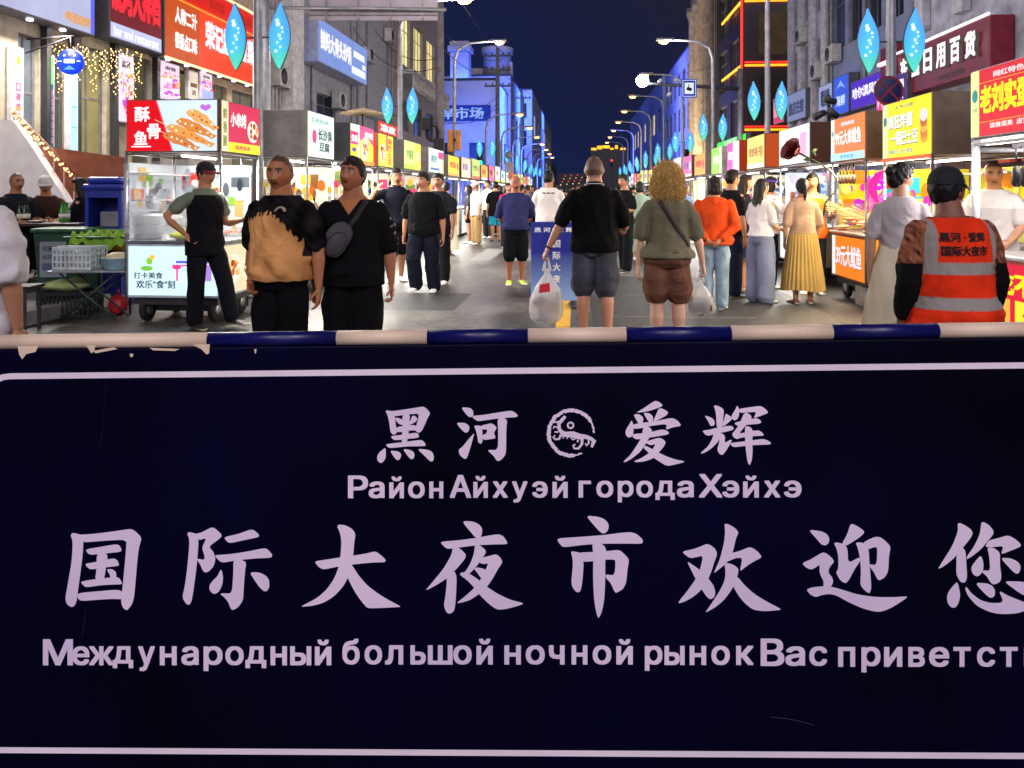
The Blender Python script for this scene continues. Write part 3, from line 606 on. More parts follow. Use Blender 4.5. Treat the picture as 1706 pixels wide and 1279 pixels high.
    for s in 'RL':
        sh, el, wr = J['sh'+s], J['el'+s], J['wr'+s]
        B.append(limb([sh, sh*.6+el*.4, el*.97+sh*.03, el*.72+wr*.28, wr*.65+el*.35, wr], [h(.0225)*af, h(.0262)*af, h(.0225)*af, h(.0245)*af, h(.0185)*af, h(.0135)*af], 14))
        hp, kn, an = J['hip'+s], J['knee'+s], J['ank'+s]; bk = Vector((0, h(.006), 0))
        B.append(limb([hp, hp*.6+kn*.4, kn*.9+hp*.1, kn, kn*.7+an*.3+bk, kn*.35+an*.65+bk*.5, an], [h(.044)*lf, h(.045)*lf, h(.036)*lf, h(.033)*lf, h(.0345)*lf, h(.025)*lf, h(.0195)*lf], 16))
    # head
    k = H/1.75*(1.06 if H > 1.6 else 1.10)*(1+(g-1)*.25)
    hb = MB(); hb.ball((0, 0, 0), 1, 40); hv = np.array(hb.v)
    def shape(d):
        x, y, z = d[:, 0]*.0765*(1+(g-1)*.35), d[:, 1]*.0975, d[:, 2]*.1185
        t = np.clip(-z/.1185, 0, 1)
        x = x*(1-(.34 if fem else .27)*t**1.6*(1-(g-1)*.6)); bk = y > 0
        y = np.where(bk, y*(1-.62*t**1.1), y*(1-.10*t)); y = np.where(~bk, np.maximum(y, -.086-.004*t), y)
        fr = (d[:, 1] < -.1)
        gz = lambda a, s: np.exp(-(a/s)**2)
        nose = np.clip((.020-z)/.055, 0, 1)*(z < .022)*(z > -.050)
        nose = np.where(z < -.037, nose*np.clip((z+.050)/.013, 0, 1), nose)
        y = y-fr*.0175*nose*gz(x, .0095+.009*np.clip((.02-z)/.06, 0, 1))
        y = y+fr*.009*gz(np.abs(x)-.032, .015)*gz(z-.010, .012)-fr*.0045*gz(z-.030, .010)*gz(x, .05)
        y = y-fr*.0055*gz(z+.062, .010)*gz(x, .020)+fr*.003*gz(z+.062, .0025)*gz(x, .022)-fr*.006*gz(z+.098, .014)*gz(x, .02)-fr*.003*gz(np.abs(x)-.045, .018)*gz(z+.025, .02)
        return np.stack([x, y, z], 1)
    hv = shape(hv)
    HM = Matrix.Translation(hc) @ hrot.to_4x4() @ Matrix.Scale(k, 4)
    HP = [([HM @ Vector(v) for v in hv], hb.f)]
    for q in (-1, 1):
        V, F = blob((q*.0745*(1+(g-1)*.35), .012, -.004), (.009, .019, .032), 12, Euler((R(10), 0, R(q*18))).to_matrix()); HP.append(([HM @ v for v in V], F))
    fine = vox < .0085
    if fine:
        HP.append(limb([hc+Vector((0, h(.006), -h(.03))), nk0*.5+hc*.5], [h(.034)*gl, h(.032)*gl], 14))
        hm = fuse(HP, .0052, 1); bm_ = fuse(B, vox, 3)
    else: bm_ = fuse(B+HP, vox, 2); hm = None
    meshes = [bm_]+([hm] if hm else [])
    hh = []
    for s, q in (('R', -1), ('L', 1)):
        a = arm0[s]; fd = n3(a[1]); pn = n3(a[2]) if len(a) > 2 and a[2] else Vector((-q*1.0, -.15, 0)); cu = a[3] if len(a) > 3 else .55
        # x = d x pn * sgn must point to the thumb side (forward when the arm hangs)
        pn = (pn-fd*pn.dot(fd)).normalized(); xv = fd.cross(pn); sgn = 1 if xv.dot(Vector((0, -1, .01))) >= 0 else -1
        P = hand(J['wr'+s]+fd*h(.004), fd, pn, None, H, cu, sgn)
        J['hand'+s] = J['wr'+s]+fd*h(.055)+pn*h(.02); J['tip'+s] = J['wr'+s]+fd*h(.085)+pn*h(.02)
        hh += P
    meshes.append(fuse(hh, .0042 if fine else vox*.75, 1))
    # join into one body mesh with colours
    sc_ = np.array(srgb(skin)); V = []; F = []; off = 0; cols = []
    HI = np.array(HM.inverted())
    for i, m in enumerate(meshes):
        P = getv(m); N = len(P); q = P @ HI[:3, :3].T+HI[:3, 3]
        c = np.tile(sc_, (N, 1)); x, y, z = q.T
        face_ = (y < -.045) & (np.abs(z) < .13)
        lip = face_ & (np.abs(z+.062) < .0105) & (np.abs(x) < .023); c[lip] = sc_*np.array([.62, .36, .36])
        mouth = face_ & (np.abs(z+.062) < .0036) & (np.abs(x) < .021); c[mouth] = sc_*.2
        brow = face_ & (np.abs(z-.030+np.abs(np.abs(x)-.032)*.12) < .0068) & (np.abs(x) > .012) & (np.abs(x) < .053)
        if not old: c[brow] = sc_*.18
        sk = np.exp(-((np.abs(x)-.032)/.02)**2-((z-.012)/.016)**2)*face_; c = c*(1-.30*sk[:, None]); nos = np.exp(-((np.abs(x)-.010)/.005)**2-((z+.040)/.005)**2)*face_; c = c*(1-.55*nos[:, None])  # eye sockets and nostrils shaded by darkening the skin colour
        eye = face_ & (np.abs(z-.010) < .0066) & (np.abs(np.abs(x)-.032) < .0145); c[eye] = sc_*.15+.004
        ew = face_ & (np.abs(z-.009) < .0035) & (np.abs(np.abs(x)-.032) < .0125) & (np.abs(np.abs(x)-.032) > .0055); c[ew] = (.45, .42, .4)
        if hair == 'buzz':
            hl = np.interp(y, [-.09, -.055, -.03, -.018, .02, .05], [.074, .066, .040, .0, -.01, -.072]); st_ = np.clip((z-hl+.012*waves(q, 8, .008, .03, 5)*.5)/.016, 0, 1)*(np.abs(z) < .2)
            nz_ = .62+.25*waves(q, 10, .004, .010, 7)*.5; c = c*(1-(st_*np.clip(nz_+.22, .55, .97))[:, None])+np.array(srgb(hairc))*(st_*np.clip(nz_+.22, .55, .97))[:, None]
        blush = np.exp(-((np.abs(x)-.045)/.02)**2-((z+.03)/.025)**2)*face_; c = c*(1+.15*blush[:, None]*np.array([1, -.3, -.3]))
        cols.append(c); V.append(P)
        fa = [tuple(v+off for v in p.vertices) for p in m.polygons]; F += fa; off += N
        bpy.data.meshes.remove(m)
    V = np.concatenate(V); me = bpy.data.meshes.new('body'); me.from_pydata(V.tolist(), [], F); me.update(); setcol(me, np.concatenate(cols))
    mobj('body', me, SKIN, root)
    # clothes
    cv = max(vox, .0075)
    def colr(m, col, P=None):
        P = getv(m)
        if callable(col): c = col((P-np.array([0, 0, dz]))/H)
        else:
            c = np.tile(np.array(srgb(col)), (len(P), 1)); c = c*(1+.12*waves(P, 5, .1, .4, sd)[:, None]*.5)
        setcol(m, np.clip(c, 0.0005, 1))
    if bottom:
        bt = bottom; ln = bt.get('len', 1.0); lo = bt.get('loose', .014); kind = bt.get('kind', 'pants')
        if kind in ('pants', 'shorts'):
            Q = [tors(min(lo*.8, (top[0] if isinstance(top, list) else top).get('loose', .016)-.014) if top else lo*.8, .465, bt.get('waist', .548))]
            for s in 'RL':
                hp, kn, an = J['hip'+s], J['knee'+s], J['ank'+s]
                pts = [hp, hp*.5+kn*.5, kn, kn*.5+an*.5, an+Vector((0, 0, h(.005)))]; rs = [h(.048)*lf+lo*.6, h(.050)*lf+lo*1.2, h(.040)*lf+lo*1.3, h(.038)*lf+lo*1.3, h(.034)*lf+lo*1.4]
                fl = bt.get('flare', 0); rs = [r+fl*i*.25 for i, r in enumerate(rs)]
                tl = [0, .25, .5, .75, 1.0]; ts = [t for t in tl if t < ln]+[ln]
                pp = [Vector([np.interp(t, tl, [p[i] for p in pts]) for i in range(3)]) for t in ts]; rr = [float(np.interp(t, tl, rs)) for t in ts]
                Q.append(limb(pp[:-1]+[pp[-1]*.985+pp[-2]*.015, pp[-1]], rr[:-1]+[rr[-1], rr[-1]*.98], 18, .95))
            m = fuse(Q, cv, 2); wrinkle(m, bt.get('wr', .0035), sd, .8); colr(m, bt['c']); mobj('shorts' if kind == 'shorts' else 'trousers', m, CLOTH, root)
        else:
            zt_, zb_ = bt.get('waist', .61), bt.get('len', .1); n = 120 if kind == 'pleat' else 48; rings = []
            b = MB(); b.smooth = True; V = []; F = []; NR = 22
            wx = np.interp(zt_, [p[0] for p in prof], [p[1] for p in prof])*g*H+.008; wy = np.interp(zt_, [p[0] for p in prof], [p[2] for p in prof])*g*H+.008
            hx = .103*g*H+.018; hy = .076*g*H+.02; fl = bt.get('flare', .1)
            for i in range(NR):
                t = i/(NR-1); z = zt_+(zb_-zt_)*t; u = (zt_-z)/(zt_-.52)
                if u < 1: rx, ry = wx+(hx-wx)*u**.7, wy+(hy-wy)*u**.7
                else: rx = hx+fl*(u-1)/((zt_-zb_)/(zt_-.52)-1)*1.0; ry = hy+fl*(u-1)/((zt_-zb_)/(zt_-.52)-1)*1.1
                for q in range(n):
                    a = 2*math.pi*q/n; amp = bt.get('pl', .012)*min(1, .25+t); ncy = bt.get('np', 30)
                    f_ = 1+(amp*(1 if q % 4 < 2 else -1)*.9/ max(rx, .1) if kind == 'pleat' else amp/max(rx, .1)*(math.sin(a*ncy+2*math.sin(a*2+sd))*.7+.5*math.sin(a*5+sd+t*2)))
                    V.append((rx*f_*math.cos(a), ry*f_*math.sin(a)+h(.006), h(z)+dz+(.012*math.sin(a*3+sd) if i == NR-1 else 0)))
            for i in range(NR-1):
                for q in range(n): F.append((i*n+q, (i+1)*n+q, (i+1)*n+(q+1) % n, i*n+(q+1) % n))
            F.append(tuple(range(n)))
            b.add(V, F); o = b.build('skirt', CLOTH, root); colr(o.data, bt['c'])
    tops = top if isinstance(top, list) else [top] if top else []
    for tp in tops:
        e = tp.get('loose', .016); hem = tp.get('hem', .49); Q = [tors(e, hem, tp.get('neck', .838), hem=tp.get('hemf', .009), loose=tp.get('box', 1.0))]
        sl = tp.get('sleeve', .78)
        if sl > 0:
            for s in 'RL':
                sh, el, wr = J['sh'+s], J['el'+s], J['wr'+s]; ins = Vector((-(1 if s == 'L' else -1)*h(.012), 0, h(.002)))
                r0 = h(.0345)*af+e*.55; se = tp.get('se', .010)
                if sl <= 1: pts = [sh+ins*1.6-Z3*h(.012), sh*(1-sl*.5)+el*sl*.5, sh*(1-sl*.97)+el*sl*.97, sh*(1-sl)+el*sl]; rs = [r0, h(.031)*af+e*.5+se*.6, h(.028)*af+e*.4+se, h(.0275)*af+e*.4+se]
                else:
                    f2 = sl-1; pts = [sh+ins, sh*.5+el*.5, el, el*.5+wr*.5, el*(1-f2)+wr*f2]; rs = [r0, h(.032)*af+e*.6, h(.029)*af+e*.6, h(.026)*af+e*.6, h(.021)*af+e*.5]
                Q.append(limb(pts, rs, 16))
        m = fuse(Q, cv, 2); wrinkle(m, tp.get('wr', .0045), sd+3, tp.get('zs', .55), mask=lambda P: np.clip(((.84*H+dz)-P[:, 2])/.25, .15, 1)*np.clip((P[:, 2]-(hem*H+dz))/.05, .25, 1)); colr(m, tp['c'])
        to = mobj(tp.get('name', 't_shirt'), m, CLOTH, root); J['top'] = to
        if tp.get('collar'):
            V, F = limb([nk0+Vector((0, 0, h(.008))), nk0*.72+hc*.28], [h(.046)*gl, h(.041)*gl], 20, 1.0); mm = fuse([(V, F)], cv, 1); colr(mm, tp['collar']); mobj('collar', mm, CLOTH, root)
    # shoes
    if shoes:
        for s, q in (('R', -1), ('L', 1)):
            an = J['ank'+s]; kn = J['knee'+s]; yaw = R(q*10); f = Matrix.Rotation(yaw, 3, 'Z') @ Vector((0, -1, 0)); sd_ = f.cross(Z3)
            zb_ = an.z-h(.04); rr = []
            for t, w_, hh_ in ((-.032, .020, .020), (-.025, .024, .036), (.0, .025, .042), (.035, .026, .034), (.075, .030, .022), (.105, .028, .016), (.122, .018, .010)):
                rr.append((Vector((an.x, an.y, zb_))+f*h(t)+Z3*h(hh_*.5+.001), sd_*h(w_), Z3*h(hh_*.5)))
            m = fuse([ringloft(rr, 16)], min(vox, .007), 1); P = getv(m); zz = P[:, 2]-zb_
            c = np.where((zz < .022)[:, None], np.array(srgb(shoeh or '#cfcac0'))[None], np.array(srgb(shoes))[None]); setcol(m, c)
            mobj('shoe', m, SHOEM, root)
    # hair and hats
    def hairmesh(parts, v=.006, amp=.003, zs=.25, color=hairc, name='hair', lo=.012, hi=.05, sm=1):
        m = fuse([([HM @ Vector(p) for p in V], F) for V, F in parts], v, sm)
        if amp:
            P = getv(m); N = getn(m); setv(m, P+N*(amp*waves(P, 12, lo, hi, sd+9, zs))[:, None])
        P = getv(m); c = np.tile(np.array(srgb(color)), (len(P), 1)); w = waves(P, 10, .01, .03, sd+2, .15); c = c*(1+.35*np.clip(w, -1, 1)[:, None]); setcol(m, np.clip(c, .001, 1))
        return mobj(name, m, HAIRM, root)
    hv_ = .0055 if fine else .008
    wg = 1+(g-1)*.35
    def cap_(sc=1.04, front=.066, side=-.012, back=-.078):
        V, F = blob((0, 0, 0), (.0775*wg*sc, .0975*sc, .1190*sc), 44); out = []
        for v in V:
            y = max(v.y, -.0875*sc); t = max(0, -v.z/.1185); y = y*(1-.45*t) if y > 0 else y
            zm = .006*math.sin(v.x*210+sd)+.004*math.sin(v.x*470+v.y*300)+float(np.interp(y, [-.06, -.035, -.022, .012, .030, .06], [front, front-.022, side, side, back*.75, back]))
            out.append(Vector((v.x*(1-.16*t), y, max(v.z, zm))))
        return out, F
    if hair == 'buzz': pass
    elif hair == 'short': hairmesh([cap_(1.075, .052), blob((0, -.030, .092), (.058*wg, .050, .034), 16)], hv_, .0028)
    elif hair == 'grey_ring': hairmesh([blob((0, .034, .0), (.080*wg, .074, .075), 24)], hv_, .0015)
    elif hair == 'bob': hairmesh([cap_(1.10, .045), blob((0, .035, -.045), (.085, .07, .085), 24), blob((.066, .0, -.035), (.022, .05, .08), 16), blob((-.066, 0, -.035), (.022, .05, .08), 16), blob((0, -.05, .085), (.06, .045, .032), 16)], hv_, .004)
    elif hair in ('long', 'longback'):
        P = [cap_(1.07, .055), blob((0, -.045, .088), (.058, .045, .028), 16)]
        rr = [(Vector((0, .045, .03)), Vector((.076, 0, 0)), Vector((0, .055, 0))), (Vector((0, .062, -.08)), Vector((.080, 0, 0)), Vector((0, .045, 0))), (Vector((0, .085, -.2)), Vector((.085, 0, 0)), Vector((0, .036, 0))), (Vector((0, .098, -.33)), Vector((.070, 0, 0)), Vector((0, .024, 0))), (Vector((.01, .10, -.40)), Vector((.035, 0, 0)), Vector((0, .012, 0)))]
        P.append(ringloft(rr, 20))
        if hair == 'long':
            for q in (-1, 1): P.append(ringloft([(Vector((q*.07, .01, .05)), Vector((.018, 0, 0)), Vector((0, .05, 0))), (Vector((q*.08, .0, -.05)), Vector((.02, 0, 0)), Vector((0, .045, 0))), (Vector((q*.082, .02, -.17)), Vector((.022, 0, 0)), Vector((0, .04, 0))), (Vector((q*.07, .04, -.28)), Vector((.012, 0, 0)), Vector((0, .02, 0)))], 12))
        hairmesh(P, hv_, .004, .1)
    elif hair in ('bun', 'pony'):
        P = [cap_(1.07, .06), blob((0, .045, -.045), (.062, .05, .045), 20), blob((0, -.045, .085), (.058, .045, .028), 16)]
        if hair == 'bun': P.append(blob((0, .10, .035), (.042, .038, .040), 16)); P.append(blob((0, .06, -.02), (.055, .055, .05), 16))
        else: P.append(limb([(0, .10, .03), (0, .135, -.02), (0, .13, -.10), (0, .115, -.17)], [.024, .028, .024, .010], 12))
        hairmesh(P, hv_, .003)
    elif hair == 'curly':
        rg = random.Random(4); P = [blob((0, .018, .020), (.118, .122, .118), 20), blob((0, .045, -.095), (.135, .085, .105), 20)]
        base = hairmesh(P, .006, .003, color=hairc, sm=1)
        b = MB(); b.smooth = True; cols_ = []
        for i in range(2600):
            u = rg.uniform(-1, 1); a = rg.uniform(0, 6.283); q = math.sqrt(1-u*u); d = Vector((q*math.cos(a), q*math.sin(a), u))
            if d.y < -.55 and -.8 < d.z < .5: continue
            e_ = rg.uniform(.92, 1.13); c = Vector((d.x*(.128+.040*max(0, -d.z+.1))*e_, .028+d.y*.128*e_, -.036+d.z*.165*e_)); ph = rg.uniform(0, 6); ax = Vector((d.x*.35+rg.uniform(-.35, .35), d.y*.35+rg.uniform(-.35, .35), -1)).normalized(); e1 = ax.orthogonal().normalized(); e2 = ax.cross(e1); rc = rg.uniform(.004, .009); ln = rg.uniform(.0045, .0075)
            b.tube([HM @ (c+ax*(ln*t-.02)+(e1*math.cos(ph+t*1.15)+e2*math.sin(ph+t*1.15))*rc) for t in range(9)], [.0012, .0019, .0019, .0019, .0019, .0019, .0019, .0016, .0007], 4, caps=False)
            n_ = 36; cols_ += [rg.uniform(.55, 1.5)]*n_
        o = b.build('curls', HAIRM, base); setcol(o.data, np.clip(np.array(srgb(hairc))[None]*np.array(cols_)[:, None], .001, 1))
    elif hair == 'cap':
        hairmesh([cap_(1.06, .05, -.02, -.08)], hv_, .002)
    J.update(root=root, HM=HM, hc=hc, H=H, up=dz, T=T, hm=hairmesh, k=k, nk=nk0)
    J['world'] = lambda v: Matrix.Translation((X, Y, z0)) @ Matrix.Rotation(R(face), 4, 'Z') @ Vector(v)
    return J
def cap_on(J, col, brim=None, name='cap', back=False):
    V = []; F = []; HM = J['HM']; b = MB(); b.smooth = True
    prof = [(.0, .128), (.03, .126), (.06, .112), (.082, .082), (.091, .050), (.092, .030)]; n = 28
    for r, z in prof:
        for k in range(n): a = 2*math.pi*k/n; V.append((r*math.cos(a)*.92, .006+r*math.sin(a)*1.12, z))
    for i in range(len(prof)-1):
        for k in range(n): F.append((i*n+k, (i+1)*n+k, (i+1)*n+(k+1) % n, i*n+(k+1) % n))
    b.add([HM @ Vector(v) for v in V], F); o = b.build(name, paint(col, .85), J['root'])
    b = MB(); b.smooth = True; V = []; m = 15
    for r in range(4):
        for k in range(m):
            a = R(-180+20)+R(140)*k/(m-1); q = .090+r*.026; V.append((math.cos(a)*.088*(1-.06*r*0), .006+math.sin(a)*(.100+r*.0235), .032-.004*r-.010*abs(math.cos(a))*r*.6))
    F = [(r*m+k, r*m+k+1, (r+1)*m+k+1, (r+1)*m+k) for r in range(3) for k in range(m-1)]
    V2 = [(x, y, z+.004) for x, y, z in V]; nV = len(V); F2 = [tuple(i+nV for i in f[::-1]) for f in F]
    edge = [0*m+k for k in range(m)]; out = list(range(3*m, 4*m))
    F3 = [(out[k], out[k+1], out[k+1]+nV, out[k]+nV) for k in range(m-1)]
    b.add([HM @ Vector(v) for v in V+V2], F+F2+F3); b.build('brim', paint(brim or col, .8), o); return o
def tee(c, **k): return dict(c=c, **k)
def pants(c, **k): return dict(kind='pants', c=c, **k)
def shorts(c, **k): return dict(dict(kind='shorts', c=c, len=.52), **k)

def strap(J, pts, col, side=1, w=.032, name='strap', off=.006, n=28, parent=None, rough=.7):
    """ribbon laid on the back (side=1) or front (side=-1) of the outermost top through (x, z) points"""
    o = J['top']; bv = BVHTree.FromPolygons([tuple(v.co) for v in o.data.vertices], [tuple(p.vertices) for p in o.data.polygons])
    P = []
    for i in range(n+1):
        t = i/n*(len(pts)-1); k = min(int(t), len(pts)-2); f = t-k; x = pts[k][0]*(1-f)+pts[k+1][0]*f; z = pts[k][1]*(1-f)+pts[k+1][1]*f
        h = bv.ray_cast(Vector((x, side*1.0, z)), Vector((0, -side, 0)))
        if h[0] is None: h = bv.find_nearest(Vector((x, side*.08, z)))
        if h[0] is not None: P.append((h[0]+h[1]*off, h[1]))
    for _ in range(2): P = [(P[max(i-1, 0)][0]*.25+P[i][0]*.5+P[min(i+1, len(P)-1)][0]*.25, P[i][1]) for i in range(len(P))]
    b = MB(); b.smooth = True; V = []; F = []
    for i, (p, nn) in enumerate(P):
        d = (P[min(i+1, len(P)-1)][0]-P[max(i-1, 0)][0]).normalized(); s_ = d.cross(nn).normalized()
        V += [p-s_*w/2, p+s_*w/2, p+s_*w/2+nn*.003, p-s_*w/2+nn*.003]
    for i in range(len(P)-1):
        for k in range(4): F.append((i*4+k, (i+1)*4+k, (i+1)*4+(k+1) % 4, i*4+(k+1) % 4))
    b.add(V, F); return b.build(name, paint(col, rough), parent or J['root'])
def print_on(J, t, x0, z0, wid, hei, col, side=1, name='lettering', bold=.03):
    """text printed on the cloth: projected on to the outermost top"""
    o = J['top']; bv = BVHTree.FromPolygons([tuple(v.co) for v in o.data.vertices], [tuple(p.vertices) for p in o.data.polygons])
    b = MB(); b.text(t, (x0, 0, z0), (-side, 0, 0), (0, 0, 1), wid, hei, bold)
    V = []
    for v in b.v:
        h = bv.ray_cast(Vector((v[0], side, v[2])), Vector((0, -side, 0))); V.append(tuple(h[0]+Vector((0, side*.004, 0))) if h[0] is not None else v)
    b.v = V; return b.build(name, paint(col, .8), o)
def plastic_bag(label, p, hgt, wid, dep, items, seed=0, group=None):
    """thin white carrier bag hanging from a hand at p, with what shows through it"""
    root = thing('plastic_bag', label, 'bag', tuple(p), 0, group); rg = random.Random(seed)
    m = MATS.get('thin carrier film')
    if not m:
        m = mat('thin carrier film', (.78, .78, .76), rough=.3, var=.08, bump=.6, bscale=18); n = m.node_tree; pr = n.nodes['Principled BSDF']
        tr = n.nodes.new('ShaderNodeBsdfTransparent'); tl = n.nodes.new('ShaderNodeBsdfTranslucent'); tl.inputs[0].default_value = (.8, .8, .8, 1)
        a1 = n.nodes.new('ShaderNodeMixShader'); a1.inputs[0].default_value = .4; a2 = n.nodes.new('ShaderNodeMixShader'); a2.inputs[0].default_value = .42; ou = n.nodes['Material Output']
        n.links.new(pr.outputs[0], a1.inputs[1]); n.links.new(tl.outputs[0], a1.inputs[2]); n.links.new(a1.outputs[0], a2.inputs[1]); n.links.new(tr.outputs[0], a2.inputs[2]); n.links.new(a2.outputs[0], ou.inputs[0])
    b = MB(); b.use(m); b.smooth = True; V = []; F = []; n = 28; prof = [(0, .16), (.10, .18), (.22, .42), (.38, .72), (.55, .92), (.75, 1.0), (.90, .93), (.97, .7), (1.0, .25)]
    for t, w in prof:
        for k in range(n):
            a = 2*math.pi*k/n; q = 1+.07*math.sin(a*5+seed+t*4)+.05*math.sin(a*9+t*9)
            V.append((wid/2*w*q*math.cos(a), dep/2*w*q*math.sin(a), -hgt*(.16+.84*t)+.012*math.sin(a*3+seed)*t))
    for i in range(len(prof)-1):
        for k in range(n): F.append((i*n+k, (i+1)*n+k, (i+1)*n+(k+1) % n, i*n+(k+1) % n))
    F.append(tuple(range((len(prof)-1)*n, len(prof)*n))); b.add(V, F); b.build('film', m, root)
    for q in (-1, 1):
        b = MB(); b.use(m); b.tube([(q*wid*.10, 0, -hgt*.20), (q*wid*.06, 0, -hgt*.08), (q*.012, 0, .004), (-q*.012, .0, .006)], [.016, .012, .008, .006], 8); b.build('handle', m, root)
    for kind, col, c, s in items:
        b = MB(); b.use(paint(col, .5))
        if kind == 'box': b.box([c[i]-s[i]/2 for i in range(3)], [c[i]+s[i]/2 for i in range(3)], .008); b.build('food_box', None, root)
        elif kind == 'print': b.poly([(c[0]-s[0]/2, c[1], c[2]-s[2]/2), (c[0]+s[0]/2, c[1]-.01, c[2]-s[2]*.35), (c[0]+s[0]*.45, c[1]-.01, c[2]+s[2]/2), (c[0]-s[0]*.4, c[1], c[2]+s[2]*.3)], (0, .001, 0)); b.build('printed_mark', None, root)
        else: b.ball(c, 1, 12, s); b.build('wrapped_food', None, root)
    return root
# ------------------------------------------------------------------ the people of the photograph
HX = lambda px, Y: (px-CX)/FPX*Y
def tiedye(P):
    x, y, z = P.T; zb = np.interp(x, [-.095, -.06, 0, .035, .06, .085, .103], [.742, .762, .770, .752, .725, .692, .664])
    zb = zb+.006*np.sign(np.sin(x*330+np.sin(z*60)*.6))+.004*waves(P, 4, .02, .05, 3)
    org = ((z < zb) & (y < .03) & (np.abs(x) < .116)) | (z < .655)
    org &= ~((np.abs(x) > .118) & (z > .60))
    d = np.array(srgb('#121012'))*(1+1.2*np.clip(waves(P, 10, .03, .12, 8), -.8, 1.8))[:, None]
    o = np.array(srgb('#dc9e62'))*(1+.22*np.clip(waves(P, 8, .04, .2, 5, .4), -1.2, .8))[:, None]
    c = np.where(org[:, None], o, d)
    em = (np.abs(np.hypot(x-.040, z-.772)-.020) < .0035) & (z > .776) & (y < 0); c[em] = srgb('#b5a48c')
    return c
def fold_tones(hexc, amt=.35, seed=1):  # light and shade of folds painted into the cloth colour as tone waves
    return lambda P: np.array(srgb(hexc))*(1+amt*.5*waves(P, 6, .05, .3, seed, .5))[:, None]
person('person in oversized white t-shirt cut off by the left edge, bare arm hanging', HX(20, 3.6)-.22, 3.6, 176, H=1.67, g=1.05, skin='#b98266', hair='short', top=tee('#dcd8de', loose=.022, sleeve=.98, se=.02, hem=.43, wr=.008), bottom=pants('#c9c4d2', loose=.02), vox=.009)
# vendor with apron
J = person('person in black apron and red-brimmed cap standing cross-legged beside the squid stall', HX(342, 8.2), 8.2, 58, H=1.75, skin='#b9805c', hair='cap',
    top=[tee('#6d7a68', loose=.014, sleeve=.62, hem=.47), dict(c='#121217', sleeve=0, loose=.024, hem=.44, neck=.80, name='apron')], bottom=pants('#14161d', loose=.016), shoes='#2e2a24', shoeh='#b9ae8a',
    arms={'R': ((-.62, .42, -.72), (.50, -.40, -.62), (0, -.6, .3), .7), 'L': ((.12, -.1, -1), (.05, -.85, .15), None, .8)}, legs={'R': ((0, .04, -1), (0, .05, -1)), 'L': ((.10, -.34, -1), (.02, -.30, -1))}, head=(12, -4, 0), vox=.0085)
cap_on(J, '#17161a', '#7d1f2c')
# tie-dye man
J = person('heavy person in black and orange tie-dye t-shirt, shaved head, walking towards the barrier', HX(468, 5.2), 5.2, -14, H=1.675, g=1.13, fatb=.014, skin='#b0724a', hair='buzz', hairc='#2c1e17',
    top=tee(tiedye, loose=.022, sleeve=.86, box=1.0, wr=.0085, hem=.505), bottom=pants('#0e0e12', loose=.012), arms={'R': ((-.13, .1, -1), (.30, -.55, -.75), None, .9), 'L': ((.26, .02, -1), (.06, -.12, -1))}, legs={'R': ((-.02, -.10, -1), (0, .10, -1))}, head=(4, -2, 0), vox=.007)
TD = J
J = person('heavy person in all-black loose shirt and shorts with grey sling bag, looking up', HX(588, 5.4), 5.4, 4, H=1.665, g=1.10, fatb=.010, skin='#ab6c4a', hair='short', hairc='#211a18',
    top=tee(lambda P: np.where(((P[:, 1] < -.01) & (np.abs(P[:, 0]+.006) < (P[:, 2]-.765)*.72))[:, None], np.array(srgb('#b8774f')), np.where(((np.abs(P[:, 0]) > .155) & (waves(P, 8, .012, .03, 4) > .75) & (P[:, 2] > .64))[:, None], np.array(srgb('#8f8478')), np.array(srgb('#101014')))), loose=.024, sleeve=.98, se=.016, hem=.47, wr=.005, neck=.825), bottom=shorts('#0f0f13', len=.60, loose=.028, flare=.006),
    arms={'R': ((-.20, .06, -1), (-.04, -.16, -1)), 'L': ((.20, .05, -1), (.06, -.12, -1), None, .9)}, head=(-26, 13, 4), vox=.007)
strap(J, [(.10, 1.37), (.04, 1.25), (-.03, 1.16)], '#17171b', side=-1, w=.038)
b = MB(); b.smooth = True; hgt = .235
ou = [(0, -.12), (.07, -.10), (.085, .0), (.075, .09), (.03, .135), (-.035, .135), (-.075, .09), (-.085, 0), (-.065, -.10)]
ou = chaikin(ou, 2, .22); zc = 1.10; nB = len(ou); ca, sa = math.cos(R(-32)), math.sin(R(-32)); V = []
yb = min(v.co.y for v in J['top'].data.vertices if abs(v.co.z-zc) < .05 and abs(v.co.x+.10) < .08)
for s_, yy in ((.92, .02), (1.0, -.012), (1.0, -.045), (.86, -.070)):
    for x, z in ou: V.append((-.085+(x*ca-z*sa)*s_, yb+yy, zc+(x*sa+z*ca)*s_))
F = [(i*nB+k, i*nB+(k+1) % nB, (i+1)*nB+(k+1) % nB, (i+1)*nB+k) for i in range(3) for k in range(nB)]+[tuple(range(3*nB, 4*nB))]
b.add(V, F); sb = b.build('sling_bag', paint('#47444a', .8, bump=.3), J['root'])
b = MB(); b.tube([(-.085+(x*ca-z*sa)*.72, yb-.071, zc-.02+(x*sa+z*ca)*.62) for x, z in ou], .0035, 6, closed=True); b.build('zip', paint('#1c1b1e', .5), sb)
